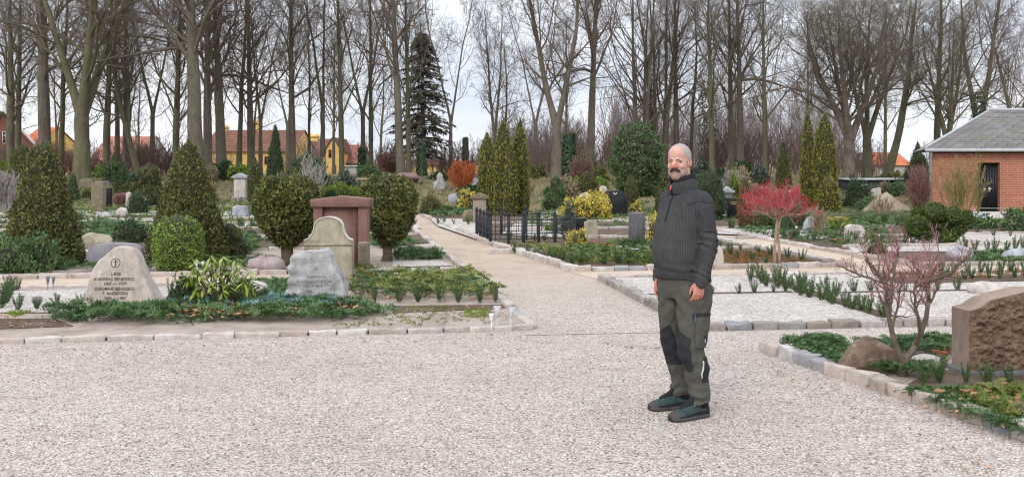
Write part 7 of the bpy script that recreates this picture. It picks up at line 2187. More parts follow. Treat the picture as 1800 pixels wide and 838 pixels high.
def ring(cx, cy, z, a, bf, bb, n=40, ex=2.3, tilt=(0, 0)):
    ph = np.arange(n) * 2 * math.pi / n
    c, s_ = np.cos(ph), np.sin(ph)
    x = np.sign(c) * np.abs(c) ** (2 / ex) * a; y = np.sign(s_) * np.abs(s_) ** (2 / ex)
    y = np.where(y > 0, y * bb, y * bf)
    return np.stack([cx + x, cy + y, z + tilt[0] * x + tilt[1] * y], -1)

def ellipsoid(mb, c, rad, rot=None, sub=3):
    v, f = ICO[sub]; v = v * np.array(rad)
    if rot is not None:
        v = v @ np.array(Matrix.Rotation(rot[1], 3, rot[0])).T
    mb.add(v + np.array(c), f)

def limb(mb, pts, rad, k=16, n=24):
    pts = np.array(pts, float); rad = np.array(rad, float)
    q = np.linspace(0, 1, n); t0 = np.linspace(0, 1, len(pts))
    P = np.stack([np.interp(q, t0, pts[:, i]) for i in range(3)], -1); Q = np.interp(q, t0, rad)
    for _ in range(2):
        P[1:-1] = (P[:-2] + 2 * P[1:-1] + P[2:]) / 4; Q[1:-1] = (Q[:-2] + 2 * Q[1:-1] + Q[2:]) / 4
    tube(mb, P, Q, k)
    for e_, r_ in ((P[0], Q[0]), (P[-1], Q[-1])): ellipsoid(mb, e_, (r_ * 0.98,) * 3, sub=2)

# ---- joints
SH_L, EL_L, WR_L = (0.160, 0.016, 1.420), (0.214, 0.030, 1.145), (0.204, -0.035, 0.905)
SH_R, EL_R, WR_R = (-0.160, 0.016, 1.420), (-0.205, 0.030, 1.140), (-0.178, -0.060, 0.900)
FT_L, FT_R = (0.138, -0.012), (-0.122, 0.062)

HS = 0.985
HEADC = np.array([0.0, -0.036, 1.577])            # where the head turns on the neck
HYAW = R(27)
Hrot = np.array(Matrix.Rotation(HYAW, 3, 'Z') @ Matrix.Rotation(R(3), 3, 'X'))
def hd(p):                                          # head frame (face to -Y) -> body frame
    return (np.asarray(p, float) * HS) @ Hrot.T + HEADC
# head frame: chin z=0, crown z=.225
def head_shapes():
    m = MB()
    def E(c, r_, rot=None, sub=3): ellipsoid(m, c, r_, rot, sub)
    E((0, 0.020, 0.138), (0.0755, 0.096, 0.090))                 # cranium
    E((0, 0.006, 0.150), (0.071, 0.088, 0.076))
    E((0, -0.018, 0.090), (0.0640, 0.070, 0.085))                # face
    E((0, -0.018, 0.048), (0.0570, 0.064, 0.054))                # jaw
    E((0, -0.012, 0.030), (0.0540, 0.056, 0.040))
    E((0, -0.060, 0.016), (0.030, 0.026, 0.023))                 # chin
    E((0, -0.036, 0.004), (0.040, 0.045, 0.026))                 # soft under chin
    for s in (-1, 1):
        E((0.034 * s, -0.055, 0.078), (0.026, 0.024, 0.026))     # cheek
        E((0.026 * s, -0.0735, 0.1235), (0.027, 0.013, 0.0095), ('Y', R(8 * s)))   # brow ridge
        E((0.034 * s, -0.038, 0.036), (0.027, 0.036, 0.034))     # jowl
    limb(m, [(0, -0.074, 0.122), (0, -0.086, 0.103), (0, -0.106, 0.083), (0, -0.096, 0.0735)], [0.0095, 0.0120, 0.0160, 0.0110], 14, 14)   # nose
    for s in (-1, 1): E((0.0145 * s, -0.0860, 0.0765), (0.0100, 0.0140, 0.0105))     # nostril wing
    E((0, -0.072, 0.054), (0.032, 0.016, 0.017))                 # upper lip
    E((0, -0.072, 0.036), (0.024, 0.014, 0.010))                 # lower lip
    return m
hm = head_shapes()
HV = hm.verts()
body = MB()
for f, mi in hm.F: pass
b0 = MB(); b0.V = [hd(v) for v in hm.V]; b0.F = hm.F; b0.n = hm.n
body.V += b0.V; body.F += b0.F; body.n += b0.n
# ears
for s in (-1, 1):
    v, f = ICO[3]
    v = v * (0.0085, 0.018, 0.032); v[:, 0] += 0.004 * (v[:, 1] / 0.019)
    dish = np.exp(-((v[:, 1] - 0.002) ** 2 / 0.00012 + (v[:, 2] - 0.004) ** 2 / 0.0004)) * (v[:, 0] * 1 > 0)
    v[:, 0] -= dish * 0.008
    v = v * (s, 1, 1)
    v = v @ np.array(Matrix.Rotation(R(-20 * s), 3, 'Z') @ Matrix.Rotation(R(-8), 3, 'X')).T
    body.add(hd(v + (0.0765 * s, 0.010, 0.100)), f if s > 0 else f[:, ::-1])
limb(body, [(0, 0.020, 1.44), (0, 0.0, 1.53), (0, -0.022, 1.63)], [0.068, 0.062, 0.060])
# torso and legs under the clothes
loft(body, [ring(0, 0, z, a, f, b) for z, a, f, b in ((0.78, 0.15, 0.10, 0.12), (0.95, 0.165, 0.13, 0.12), (1.1, 0.17, 0.165, 0.11), (1.28, 0.17, 0.13, 0.11), (1.42, 0.165, 0.09, 0.095), (1.475, 0.09, 0.06, 0.07), (1.50, 0.06, 0.055, 0.055))])
for s, ft in ((1, FT_L), (-1, FT_R)):
    limb(body, [(0.085 * s, 0.0, 0.85), (0.10 * s, -0.01, 0.65), (0.11 * s, -0.012 + ft[1] * 0.6, 0.47), (0.125 * s, ft[1] + 0.02, 0.28), (ft[0], ft[1] + 0.035, 0.08)], [0.085, 0.075, 0.055, 0.048, 0.036])
for s, (a, b, c) in ((1, (SH_L, EL_L, WR_L)), (-1, (SH_R, EL_R, WR_R))):
    limb(body, [a, (np.array(a) + b) / 2, b, (np.array(b) + c) / 2, c], [0.055, 0.048, 0.038, 0.035, 0.026])
# hands: palm and five fingers, relaxed
def hand(mb, wr, side, fwd, down):
    """wr wrist; side +1 for the left hand; the palm faces the thigh"""
    dn = nrm(np.array(down)); fw = nrm(np.array(fwd) - dn * np.dot(fwd, dn)); inn = np.cross(dn, fw) * 1.0
    if inn[0] * side > 0: inn = -inn                              # towards the body
    wr = np.array(wr)
    def W_(d, f, i): return wr + dn * d + fw * f + inn * i
    # palm as a flattened loft
    rings = []
    for d, w, th in ((-0.02, 0.024, 0.020), (0.015, 0.029, 0.018), (0.05, 0.039, 0.0165), (0.080, 0.041, 0.0145), (0.094, 0.038, 0.011)):
        ph = np.arange(16) * 2 * math.pi / 16
        rings.append(np.stack([W_(d, math.cos(p_) * w + 0.002, math.sin(p_) * th) for p_ in ph]))
    loft(mb, rings)
    for k, (off, l, r_) in enumerate(((0.031, 0.072, 0.0088), (0.0105, 0.080, 0.0092), (-0.0105, 0.074, 0.0088), (-0.031, 0.058, 0.0078))):
        cu = 0.16 + 0.10 * k
        pts = [W_(0.075, off * 0.93, 0)]
        d_, i_ = 0.075, 0.0; ang = 0.12 + 0.05 * k
        for seg, fr in enumerate((0.46, 0.30, 0.24)):
            d_ += math.cos(ang) * l * fr; i_ += math.sin(ang) * l * fr; ang += 0.30 + cu * 0.8
            pts.append(W_(d_, off * (1.03 + 0.05 * seg), i_))
        limb(mb, pts, [r_ * 1.06, r_, r_ * 0.92, r_ * 0.74], 10, 16)
    limb(mb, [W_(0.018, 0.024, 0.004), W_(0.045, 0.046, 0.010), W_(0.072, 0.050, 0.020), W_(0.094, 0.044, 0.028)], [0.0135, 0.0120, 0.0105, 0.0078], 10, 16)
hand(body, WR_L, 1, (-0.25, -1, 0), (-0.05, -0.20, -1))
hand(body, WR_R, -1, (0.25, -1, 0), (0.03, -0.12, -1))
BV, BF = remesh(body, 0.0033, 5, 0.5)
# eye sockets and mouth line pressed into the face (head frame)
def to_head(P): return ((P - HEADC) @ Hrot) / HS
Hh = to_head(BV)
isface = (Hh[:, 1] < -0.03) & (Hh[:, 2] > -0.03) & (Hh[:, 2] < 0.24)
push = np.zeros(len(BV))
for s in (-1, 1):
    push += 0.0065 * np.exp(-((Hh[:, 0] - 0.031 * s) ** 2 / 0.00036 + (Hh[:, 2] - 0.106) ** 2 / 0.00009))
    push += 0.0015 * np.exp(-((Hh[:, 0] - 0.040 * s) ** 2 / 0.00012 + (Hh[:, 2] - 0.055) ** 2 / 0.00035))
push += 0.004 * np.exp(-((Hh[:, 0]) ** 2 / 0.0006 + (Hh[:, 2] - 0.0435) ** 2 / 0.000012))
for zf in (0.160, 0.172, 0.147):
    push += 0.0012 * np.exp(-((Hh[:, 0]) ** 2 / 0.0012 + (Hh[:, 2] - zf) ** 2 / 0.000006))
BV = BV + (np.array([0, 1.0, 0]) @ Hrot.T)[None] * (push * isface)[:, None]
pm = MB().add(BV, BF)
person = pm.build('person', [SKIN, SKIN_RED], None, PROOT, YAW, smooth=True)
person.rotation_euler = (0, 0, YAW)
person.data.materials.append(STUB)
tag(person, 'stocky man with moustache in charcoal ribbed sweater and grey work trousers standing on gravel', 'person')
# ruddier skin on hands, ears, nose and cheeks
fc = BV[BF].mean(1); fh = to_head(fc)
red = (fc[:, 2] < 0.95) | ((np.abs(fh[:, 0]) > 0.072) & (fh[:, 2] > 0.05) & (fh[:, 2] < 0.13) & (fc[:, 2] > 1.5)) | ((fh[:, 1] < -0.078) & (np.abs(fh[:, 0]) < 0.03) & (fh[:, 2] > 0.062) & (fh[:, 2] < 0.1))
fh2 = fh + 0.004 * np.stack([wav(fc, 160, i_) for i_ in range(3)], -1)
stub = (fc[:, 2] > 1.54) & (fh2[:, 1] < 0.0) & (fh2[:, 2] < 0.052 + 0.30 * np.maximum(0, np.abs(fh2[:, 0]) - 0.045)) & (fh2[:, 2] > -0.03)
person.data.polygons.foreach_set('material_index', np.where(stub, 2, red.astype(np.int32)).astype(np.int32))

def shell(V, F, test, off, name, mat, parent, smooth=True, jit=0.0, attr=None):
    """a thin layer of cloth or hair lying on the part of a surface where test(face centre, normal) holds"""
    N = vnormals(V, F); c = V[F].mean(1); n = N[F].mean(1)
    k = test(c, n)
    Vs, Fs, u = compact(V + N * off, F[k])
    Vi, _, _ = compact(V + N * (off * 0.1), F[k])
    mb = MB(); mb.add(Vs, Fs)
    # close the rim
    ed = np.sort(np.concatenate([Fs[:, [0, 1]], Fs[:, [1, 2]], Fs[:, [2, 3]], Fs[:, [3, 0]]]), 1)
    di = np.concatenate([Fs[:, [0, 1]], Fs[:, [1, 2]], Fs[:, [2, 3]], Fs[:, [3, 0]]])
    key = ed[:, 0] * (len(Vs) + 1) + ed[:, 1]
    un, inv, cnt = np.unique(key, return_inverse=True, return_counts=True)
    bd = di[cnt[inv] == 1]
    for _ in range(10):
        acc = np.zeros_like(Vs); cn = np.zeros(len(Vs))
        np.add.at(acc, bd[:, 0], Vs[bd[:, 1]]); np.add.at(acc, bd[:, 1], Vs[bd[:, 0]]); np.add.at(cn, bd[:, 0], 1); np.add.at(cn, bd[:, 1], 1)
        k_ = cn == 2
        dlt = np.zeros_like(Vs); dlt[k_] = acc[k_] / 2 - Vs[k_]
        Vs = Vs + dlt * 0.5; Vi = Vi + dlt * 0.5
    mb.V[0] = Vs
    b = mb.n; mb.add(Vi, np.zeros((0, 4), int))
    mb.F.append((np.stack([bd[:, 1], bd[:, 0], bd[:, 0] + b, bd[:, 1] + b], -1), 0))
    o = mb.build(name, mat, parent, smooth=smooth)
    if attr is not None:
        at_ = o.data.attributes.new('rib', 'FLOAT', 'POINT')
        if len(o.data.vertices) == 2 * len(u): at_.data.foreach_set('value', np.concatenate([attr[u], attr[u]]).astype(np.float32))
    return o
# hair: short grey sides and back, thin on top
def hair_test(c, n):
    h = to_head(c); h = h + 0.006 * np.stack([wav(c, 140, i_) for i_ in range(3)], -1)
    back = (h[:, 1] > 0.004 + 0.9 * np.maximum(0, 0.10 - h[:, 2]) - 0.03 * (h[:, 2] > 0.15)) & (h[:, 2] > 0.055) & (c[:, 2] > 1.5)
    ear = (np.abs(h[:, 0]) > 0.070) & (np.abs(h[:, 1] - 0.012) < 0.026) & (np.abs(h[:, 2] - 0.100) < 0.036)
    side = (h[:, 1] > -0.034 + 0.02 * np.sin(h[:, 2] * 60)) & (h[:, 2] > 0.100) & (np.abs(h[:, 0]) > 0.040)
    crown = (h[:, 2] > 0.190) & (h[:, 1] > -0.035)
    return (back | side | crown) & ~ear & (c[:, 2] > 1.5)
shell(BV, BF, hair_test, 0.0014, 'hair', HAIRG, person)
# moustache, brows, eyes
mm = MB()
for s in (-1, 1):
    limb(mm, [hd((0.001 * s, -0.0915, 0.0640)), hd((0.014 * s, -0.0890, 0.0610)), hd((0.027 * s, -0.0800, 0.0520)), hd((0.037 * s, -0.0660, 0.0370))], [0.0075, 0.0085, 0.0075, 0.0045], 10, 14)
    limb(mm, [hd((0.003 * s, -0.0890, 0.0560)), hd((0.018 * s, -0.0840, 0.0535)), hd((0.032 * s, -0.0730, 0.0420))], [0.007, 0.0085, 0.005], 8, 10)
MV, MF = remesh(mm, 0.0022, 1, 0.4)
MV = MV + 0.0010 * np.stack([wav(MV, 500, i) for i in range(3)], -1)
MB().add(MV, MF).build('moustache', MOUST, person, smooth=True)
for s in (-1, 1):
    br = MB(); limb(br, [hd((0.013 * s, -0.0862, 0.1225)), hd((0.030 * s, -0.0860, 0.1275)), hd((0.049 * s, -0.0705, 0.1225))], [0.0030, 0.0040, 0.0022], 8, 10)
    br.build('eyebrow', BROWS, person, smooth=True)
    ey = MB(); ellipsoid(ey, hd((0.0315 * s, -0.0690, 0.1065)), (0.0115, 0.005, 0.0030), ('Z', HYAW))
    ey.build('eye', EYEM, person, smooth=True)

# ---- trousers
def leg_rings(s, ft):
    kx, ky = 0.108 * s, -0.020 + ft[1] * 0.6
    return [ring(0.085 * s, 0.008, 0.86, 0.098, 0.135, 0.135), ring(0.092 * s, 0.006, 0.76, 0.096, 0.125, 0.130), ring(0.097 * s, 0.0, 0.64, 0.088, 0.110, 0.108), ring(0.103 * s, -0.008 + ft[1] * 0.3, 0.54, 0.080, 0.096, 0.092),
            ring(kx, ky, 0.47, 0.076, 0.090, 0.084), ring(kx + 0.003 * s, ky + 0.004, 0.42, 0.074, 0.088, 0.084), ring(0.115 * s, ft[1] * 0.8 + 0.012, 0.33, 0.071, 0.080, 0.088), ring(0.122 * s, ft[1] + 0.022, 0.22, 0.063, 0.070, 0.080),
            ring(ft[0] * 0.98, ft[1] + 0.028, 0.15, 0.060, 0.070, 0.074), ring(ft[0], ft[1] + 0.028, 0.105, 0.062, 0.076, 0.074, tilt=(0, 0.14))]
tm = MB()
loft(tm, [ring(0, 0.0, 0.775, 0.165, 0.120, 0.135), ring(0, 0.0, 0.84, 0.186, 0.135, 0.150), ring(0, 0, 0.92, 0.186, 0.150, 0.148), ring(0, 0, 0.99, 0.182, 0.160, 0.140)])
for s, ft in ((1, FT_L), (-1, FT_R)): loft(tm, leg_rings(s, ft)[::-1])
TV, TF = remesh(tm, 0.0045, 5, 0.5)
TN = vnormals(TV, TF)
def folds(P):
    s = np.sign(P[:, 0]); z = P[:, 2]; f = np.zeros(len(P))
    ang = np.arctan2(P[:, 1], P[:, 0] - 0.11 * s)
    # folds gathered above the shoe, behind the knee, and drawn from the crotch
    wob = wav(P * (1, 1, 0.3), 16, 31)
    f += 0.0060 * np.sin((z - 0.10) * 105 + 2.6 * wob + 1.2 * np.sin(ang + s) + s) * np.exp(-((z - 0.135) / 0.060) ** 2) * (0.6 + 0.5 * wob)
    f += 0.0035 * np.sin(z * 62 + 3.0 * wob + 1.5 * np.sin(ang + 0.7) + 2 * s) * np.exp(-((z - 0.42) / 0.10) ** 2) * (0.7 + 0.5 * wob)
    f += 0.0040 * np.sin(z * 38 - 26 * np.abs(P[:, 0]) + 1.5 * wob) * np.exp(-((z - 0.28) / 0.10) ** 2)
    f += 0.0050 * np.sin((z * 46 + np.abs(P[:, 0]) * 55)) * np.exp(-((z - 0.74) / 0.07) ** 2) * (P[:, 1] < 0.02)
    f += 0.0040 * wav(P * (1, 1, 0.5), 17, 5) + 0.0022 * wav(P * (1, 1, 0.6), 40, 6)
    return f
TV = TV + TN * (folds(TV) * 1.35)[:, None]
trousers = MB().add(TV, TF).build('trousers', TROUSER, person, smooth=True)
for s, ft in ((1, FT_L), (-1, FT_R)):
    def kt(c, n, s=s, ft=ft):
        dx = (c[:, 0] - 0.108 * s)
        top = 0.560 - 0.55 * (dx * s) ; bot = 0.315 - 0.10 * (dx * s)
        return (c[:, 0] * s > 0) & (n[:, 1] < -0.10 - 0.0 * s) & (c[:, 2] < top) & (c[:, 2] > bot) & (np.abs(dx + 0.004 * s) < 0.060)
    shell(TV, TF, kt, 0.0045, 'knee_patch', KNEE, trousers)
def region(cz0, cz1, y0, y1, side=1, outward=0.35):
    return lambda c, n: (c[:, 0] * side > 0.0) & (n[:, 0] * side > outward) & (c[:, 2] > cz0) & (c[:, 2] < cz1) & (c[:, 1] > y0) & (c[:, 1] < y1)
pk = shell(TV, TF, region(0.465, 0.685, -0.060, 0.062), 0.010, 'cargo_pocket', TROUSER, trousers)
shell(TV, TF, region(0.672, 0.694, -0.080, 0.064, 1, 0.2), 0.0135, 'pocket_zip', KNEE, trousers)
shell(TV, TF, region(0.575, 0.630, -0.010, 0.055), 0.0135, 'pocket_flap', TROUSER, pk)
shell(TV, TF, region(0.505, 0.548, 0.004, 0.044), 0.0128, 'pocket_badge', KNEE, pk)
# small pale mark on the badge and a blue zip pull
N_ = vnormals(TV, TF)
def on_trouser(y, z):
    k = np.argmin(np.where(TV[:, 0] > 0.02, (TV[:, 1] - y) ** 2 + (TV[:, 2] - z) ** 2 - 0.02 * N_[:, 0], 9))
    return TV[k], N_[k]
q, nn_ = on_trouser(0.024, 0.526)
mk = MB(); c0 = q + nn_ * 0.0150
tt_ = nrm(np.cross(UP, nn_)); uu = nrm(np.cross(nn_, tt_))
mk.add([c0 - tt_ * 0.007 - uu * 0.011, c0 + tt_ * 0.007 - uu * 0.011, c0 + tt_ * 0.0015 + uu * 0.013, c0 - tt_ * 0.0015 + uu * 0.013], [(0, 1, 2, 3)])
mk.build('emblem', REFLECT, pk)
q, nn_ = on_trouser(-0.082, 0.660)
mk = MB(); limb(mk, [q + nn_ * 0.012 + UP * 0.02, q + nn_ * 0.014, q + nn_ * 0.012 - UP * 0.025], [0.0035, 0.005, 0.0045], 8, 8)
mk.build('zip_pull', m_plain('blue_zip_pull', (0.03, 0.10, 0.22), (0.05, 0.14, 0.28), 20, 0.5), trousers, smooth=True)
shell(TV, TF, lambda c, n: (c[:, 0] > 0.06) & (n[:, 1] > 0.10) & (n[:, 0] > 0.55) & (np.abs(c[:, 2] - 0.32) < 0.085) , 0.004, 'reflective_strip', KNEE, trousers)
shell(TV, TF, lambda c, n: (c[:, 0] > 0.06) & (n[:, 1] > 0.0) & (n[:, 1] < 0.085) & (n[:, 0] > 0.5) & (np.abs(c[:, 2] - 0.325) < 0.060), 0.006, 'reflective_piping', REFLECT, trousers)
shell(TV, TF, lambda c, n: (np.abs(c[:, 2] - 0.845) < 0.0055) & (c[:, 1] > 0.06) & (c[:, 0] > 0.03) & (c[:, 0] < 0.14), 0.006, 'back_pocket_edge', KNEE, trousers)

# ---- sweater
sm = MB()
loft(sm, [ring(0, 0.004, 0.905, 0.180, 0.166, 0.152), ring(0, 0.003, 0.925, 0.186, 0.174, 0.156), ring(0, 0, 0.975, 0.192, 0.190, 0.160), ring(0, 0, 1.04, 0.196, 0.206, 0.158), ring(0, 0, 1.11, 0.197, 0.208, 0.154), ring(0, 0, 1.19, 0.195, 0.190, 0.152),
          ring(0, 0, 1.28, 0.193, 0.162, 0.152), ring(0, 0.004, 1.36, 0.190, 0.138, 0.150), ring(0, 0.010, 1.42, 0.186, 0.122, 0.132), ring(0, 0.014, 1.465, 0.140, 0.100, 0.110), ring(0, 0.012, 1.495, 0.095, 0.085, 0.088), ring(0, 0.008, 1.52, 0.070, 0.072, 0.070)])
def arm_path(a, b, c):
    a, b, c = map(np.array, (a, b, c)); ext = nrm(c - b)
    return [a + (-0.04 * np.sign(a[0]), 0, 0.01), a, (a * 2 + b) / 3, (a + 2 * b) / 3, b, (b + c) / 2, c, c + ext * 0.012]
ARMR = [0.060, 0.071, 0.069, 0.063, 0.058, 0.052, 0.046, 0.042]
limb(sm, arm_path(SH_L, EL_L, WR_L), ARMR, 20, 40)
limb(sm, arm_path(SH_R, EL_R, WR_R), ARMR, 20, 40)
SV, SF = remesh(sm, 0.0045, 6, 0.5)
SN = vnormals(SV, SF)
def seg_d(P, a, b):
    a, b = np.array(a), np.array(b); t = np.clip(((P - a) @ (b - a)) / ((b - a) @ (b - a)), 0, 1)
    return np.linalg.norm(P - (a + t[:, None] * (b - a)), axis=1), t
def arm_info(P):
    best = np.full(len(P), 9.0); rib = np.zeros(len(P)); al = np.zeros(len(P)); sd = np.zeros(len(P))
    for s, (a, b, c) in ((1, (SH_L, EL_L, WR_L)), (-1, (SH_R, EL_R, WR_R))):
        for p0, p1, base in ((a, b, 0.0), (b, c, 1.0)):
            d, t = seg_d(P, p0, p1)
            ax = nrm(np.array(p1) - np.array(p0)); u = nrm(np.cross(ax, [0, 1, 0.2])); w = np.cross(ax, u)
            q = P - (np.array(p0) + t[:, None] * (np.array(p1) - np.array(p0)))
            an = np.arctan2(q @ w, q @ u) * 0.060
            k = d < best
            best[k] = d[k]; rib[k] = an[k]; al[k] = base + t[k]; sd[k] = s
    return best, rib, al, sd
ad_, arib, aal, asd = arm_info(SV)
isarm = (ad_ < 0.082) & (np.abs(SV[:, 0]) > 0.150 + 0.05 * (SV[:, 2] > 1.36))
ribv = np.where(isarm, arib, np.arctan2(SV[:, 1], SV[:, 0]) * 0.205)
fold = 0.0030 * wav(SV * (1, 1, 0.7), 14, 21) + 0.0016 * wav(SV, 34, 22)
fold += 0.0055 * np.sin(aal * 30 + arib * 40) * np.exp(-((aal - 1.0) / 0.22) ** 2) * isarm
fold += 0.0045 * np.sin(aal * 42 + arib * 30) * np.exp(-((aal - 1.85) / 0.16) ** 2) * isarm
fold += 0.0050 * np.sin(SV[:, 2] * 70 + SV[:, 0] * 14) * np.exp(-((SV[:, 2] - 0.985) / 0.035) ** 2) * (~isarm)
SV = SV + SN * fold[:, None]
# hem and cuffs drawn in
sweater = MB().add(SV, SF).build('sweater', KNIT, person, smooth=True)
at_ = sweater.data.attributes.new('rib', 'FLOAT', 'POINT'); at_.data.foreach_set('value', ribv.astype(np.float32))
shell(SV, SF, lambda c, n: (c[:, 2] < 0.958) & (np.abs(c[:, 0]) < 0.5) & (c[:, 2] > 0.914) & (arm_info(c)[0] > 0.075), 0.003, 'hem_band', KNIT, sweater, attr=ribv)
# canvas patches on shoulders and forearms
def shoulder_t(c, n):
    d, rb, al, sd = arm_info(c)
    yoke = (c[:, 2] > 1.435 - 0.10 * np.abs(c[:, 0]) - 0.35 * np.maximum(0, -c[:, 1] - 0.02)) & (n[:, 2] > 0.18) & (np.abs(c[:, 0]) > 0.060) & (c[:, 1] > -0.085)
    return yoke
shell(SV, SF, shoulder_t, 0.0035, 'shoulder_patch', PATCH, sweater)
shell(SV, SF, lambda c, n: (c[:, 0] > 0.16) & (n[:, 0] > 0.45) & (c[:, 2] > 1.225) & (c[:, 2] < 1.375) & (np.abs(c[:, 1] + 0.010) < 0.045), 0.005, 'arm_pocket', PATCH, sweater)
shell(SV, SF, lambda c, n: (c[:, 0] > 0.16) & (n[:, 1] > 0.05) & (n[:, 0] > -0.2) & (np.abs(arm_info(c)[2] - 1.05) < 0.30) & (arm_info(c)[0] < 0.08), 0.0035, 'elbow_patch', PATCH, sweater)
# collar: knitted outer stand and black lining, open at the throat
def collar(r0, r1, z0, z1, dz, name, mat, gap, thick, cyo=0.0):
    n = 44; rows = 7
    out_, in_ = [], []
    for i in range(rows):
        t = i / (rows - 1)
        ph = np.linspace(-math.pi / 2 + gap, 1.5 * math.pi - gap, n)
        rr = r0 + (r1 - r0) * t + 0.004 * math.sin(t * 3)
        x = np.cos(ph) * rr; y = np.sin(ph) * rr * 1.08 + 0.006 - 0.022 * t + cyo
        z = z0 + (z1 - z0) * t + dz * (y / rr) * (0.3 + 0.7 * t) 
        out_.append(np.stack([x, y, z], -1)); in_.append(np.stack([x * (1 - thick / rr), (y - cyo) * (1 - thick / rr) + cyo, z], -1))
    o_ = np.array(out_); i_ = np.array(in_)
    P = np.concatenate([o_, i_[::-1]])
    mb = MB(); idx = np.arange(P.shape[0] * n).reshape(P.shape[0], n)
    idx = np.concatenate([idx, idx[:1]])
    q = np.stack([idx[:-1, :-1], idx[:-1, 1:], idx[1:, 1:], idx[1:, :-1]], -1).reshape(-1, 4)
    mb.add(P.reshape(-1, 3), q)
    o = mb.build(name, mat, sweater, smooth=True)
    if mat == KNIT:
        a = o.data.attributes.new('rib', 'FLOAT', 'POINT'); a.data.foreach_set('value', np.tile(np.linspace(0, 0.45, n), P.shape[0]).astype(np.float32))
    return o
collar(0.094, 0.086, 1.470, 1.572, 0.026, 'collar', KNIT, 0.07, 0.008)
collar(0.085, 0.082, 1.500, 1.602, 0.024, 'collar_lining', BLACKC, 0.10, 0.008)
# zip down the chest
bvh = BVHTree.FromPolygons([tuple(v) for v in SV], [tuple(f) for f in SF])
zp = []
for z in np.linspace(1.495, 1.29, 24):
    h = bvh.ray_cast(Vector((0.0, -1, z)), Vector((0, 1, 0)))
    if h[0]: zp.append((0.0, h[0].y - 0.0025, z))
mb = MB(); tube(mb, zp, 0.0045, 6); mb.build('zip', BLACKC, sweater, smooth=True)
mb = MB(); limb(mb, [(0.004, -0.108, 1.525), (0.004, -0.114, 1.510), (0.004, -0.118, 1.494)], [0.004, 0.006, 0.005], 8, 8)
mb.build('zip_pull', m_plain('red_zip_pull', (0.5, 0.06, 0.06), (0.6, 0.1, 0.1), 20, 0.5), sweater, smooth=True)
# dark undershirt hem showing behind
mb = MB(); loft(mb, [ring(0, 0.004, z, a, f, b, tilt=(0.10, -0.18)) for z, a, f, b in ((0.890, 0.188, 0.150, 0.162), (0.91, 0.188, 0.155, 0.162), (0.94, 0.182, 0.160, 0.154))], cap=False)
mb.build('undershirt', BLACKC, person, smooth=True)

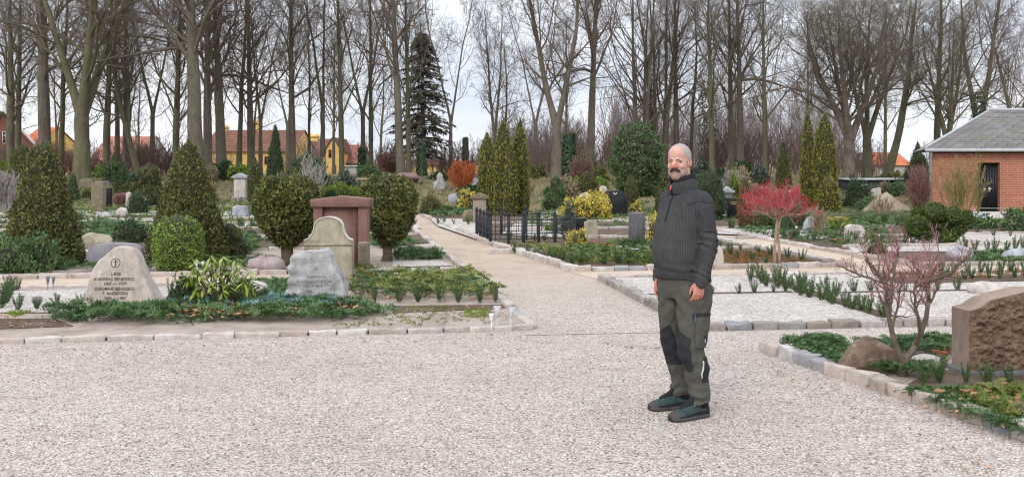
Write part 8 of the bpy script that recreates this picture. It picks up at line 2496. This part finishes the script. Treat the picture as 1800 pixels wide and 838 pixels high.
# ---- shoes
def shoe(ft, yaw):
    rot = np.array(Matrix.Rotation(yaw, 3, 'Z'))
    def T(P): return (np.asarray(P) * np.array([1, 1, 1])) @ rot.T + np.array([ft[0], ft[1], 0])
    # sections from heel (y=+.085) to toe (y=-.215): half width, height, width centre
    sec = [(0.088, 0.028, 0.092), (0.078, 0.037, 0.112), (0.05, 0.042, 0.120), (0.01, 0.043, 0.120), (-0.03, 0.045, 0.112), (-0.08, 0.050, 0.096), (-0.13, 0.054, 0.080), (-0.175, 0.050, 0.068), (-0.205, 0.038, 0.056), (-0.220, 0.018, 0.044)]
    up = MB(); so = MB(); R1, R2 = [], []
    for y, w, h in sec:
        ph = np.linspace(0, math.pi, 15)
        x = np.cos(ph) * w; z = 0.022 + (np.sin(ph) ** 0.75) * (h - 0.022)
        top = np.stack([x, np.full(15, y), z], -1)
        bot = np.stack([np.linspace(-w * 0.9, w * 0.9, 9)[1:-1], np.full(7, y), np.full(7, 0.018)], -1)
        R1.append(T(np.concatenate([top, bot])))
        ww = w + 0.005; k = 0.012 if y < -0.19 else 0.0
        R2.append(T(np.array([(-ww, y, 0.030), (-ww * 1.01, y, 0.012), (-ww * 0.93, y, 0.000 + k), (0, y, 0.000 + k), (ww * 0.93, y, 0.000 + k), (ww * 1.01, y, 0.012), (ww, y, 0.030), (0, y, 0.030)])))
    loft(up, R1); loft(so, R2[::-1])
    # padded collar round the ankle
    an = [np.stack([np.cos(a_) * w, 0.034 + np.sin(a_) * l, np.full(20, z)], -1) for z, w, l in ((0.07, 0.043, 0.060), (0.10, 0.046, 0.060), (0.135, 0.048, 0.058), (0.150, 0.046, 0.056), (0.154, 0.040, 0.05)) for a_ in [np.linspace(0, 2 * math.pi, 20, endpoint=False)]]
    ac = MB(); loft(ac, [T(q_) for q_ in an])
    sh = up.build('shoe', SHOEG, person, smooth=True)
    so.build('sole', SOLE, sh, smooth=False)
    ac.build('ankle_collar', BLACKC, sh, smooth=True)
    lc = MB()
    for i in range(6):
        y = -0.028 - i * 0.019; h = np.interp(-y, [0.0, 0.03, 0.08, 0.13, 0.175], [0.120, 0.112, 0.096, 0.080, 0.068]) + 0.004
        w = 0.022
        P = T([(-w, y, h - 0.010), (-w * 0.4, y - 0.006 * (-1) ** i, h), (w * 0.4, y + 0.006 * (-1) ** i, h), (w, y, h - 0.010)])
        tube(lc, P, 0.0028, 6)
    for s in (-1, 1):
        P = T([(0, -0.022, 0.112), (0.022 * s, -0.030, 0.124), (0.034 * s, -0.038, 0.110), (0.012 * s, -0.03, 0.108), (0.040 * s, -0.045, 0.090)]); tube(lc, P, 0.0026, 6)
    lc.build('laces', LACE, sh, smooth=True)
    # toe and heel guard
    def guard(rows, cut, grow, name):
        gl = []
        for y, w, h in rows:
            ph = np.linspace(0, math.pi, 21)
            x = np.cos(ph) * (w + grow); z = 0.022 + (np.sin(ph) ** 0.75) * (h - 0.022) * 1.03
            z = np.minimum(z, 0.022 + (h - 0.022) * cut)
            gl.append(np.stack([x, np.full(21, y), z], -1))
        gl = np.array(gl); n = gl.shape[1]; idx = np.arange(gl.shape[0] * n).reshape(gl.shape[0], n)
        half = [idx[:, :7], idx[:, -7:]] if cut < 0.9 else [idx]
        m_ = MB(); m_.add(T(gl.reshape(-1, 3)), np.zeros((0, 4), int))
        for h_ in half:
            m_.F.append((np.stack([h_[:-1, :-1], h_[:-1, 1:], h_[1:, 1:], h_[1:, :-1]], -1).reshape(-1, 4), 0))
        m_.build(name, SOLE if name == 'toe_guard' else BLACKC, sh, smooth=True)
    guard(sec[7:], 1.0, 0.003, 'toe_guard')
    guard(sec[:3], 0.72, 0.003, 'heel_counter')
    guard(sec[2:8], 0.34, 0.0025, 'side_guard')
    tn = MB(); limb(tn, [T((0, -0.125, 0.074)), T((0, -0.08, 0.092)), T((0, -0.035, 0.112)), T((0, -0.018, 0.150))], [0.020, 0.023, 0.026, 0.020], 12, 14)
    tn.build('tongue', BLACKC, sh, smooth=True)
shoe((FT_L[0], FT_L[1] + 0.0), R(-3))
shoe((FT_R[0], FT_R[1] + 0.0), R(-13))
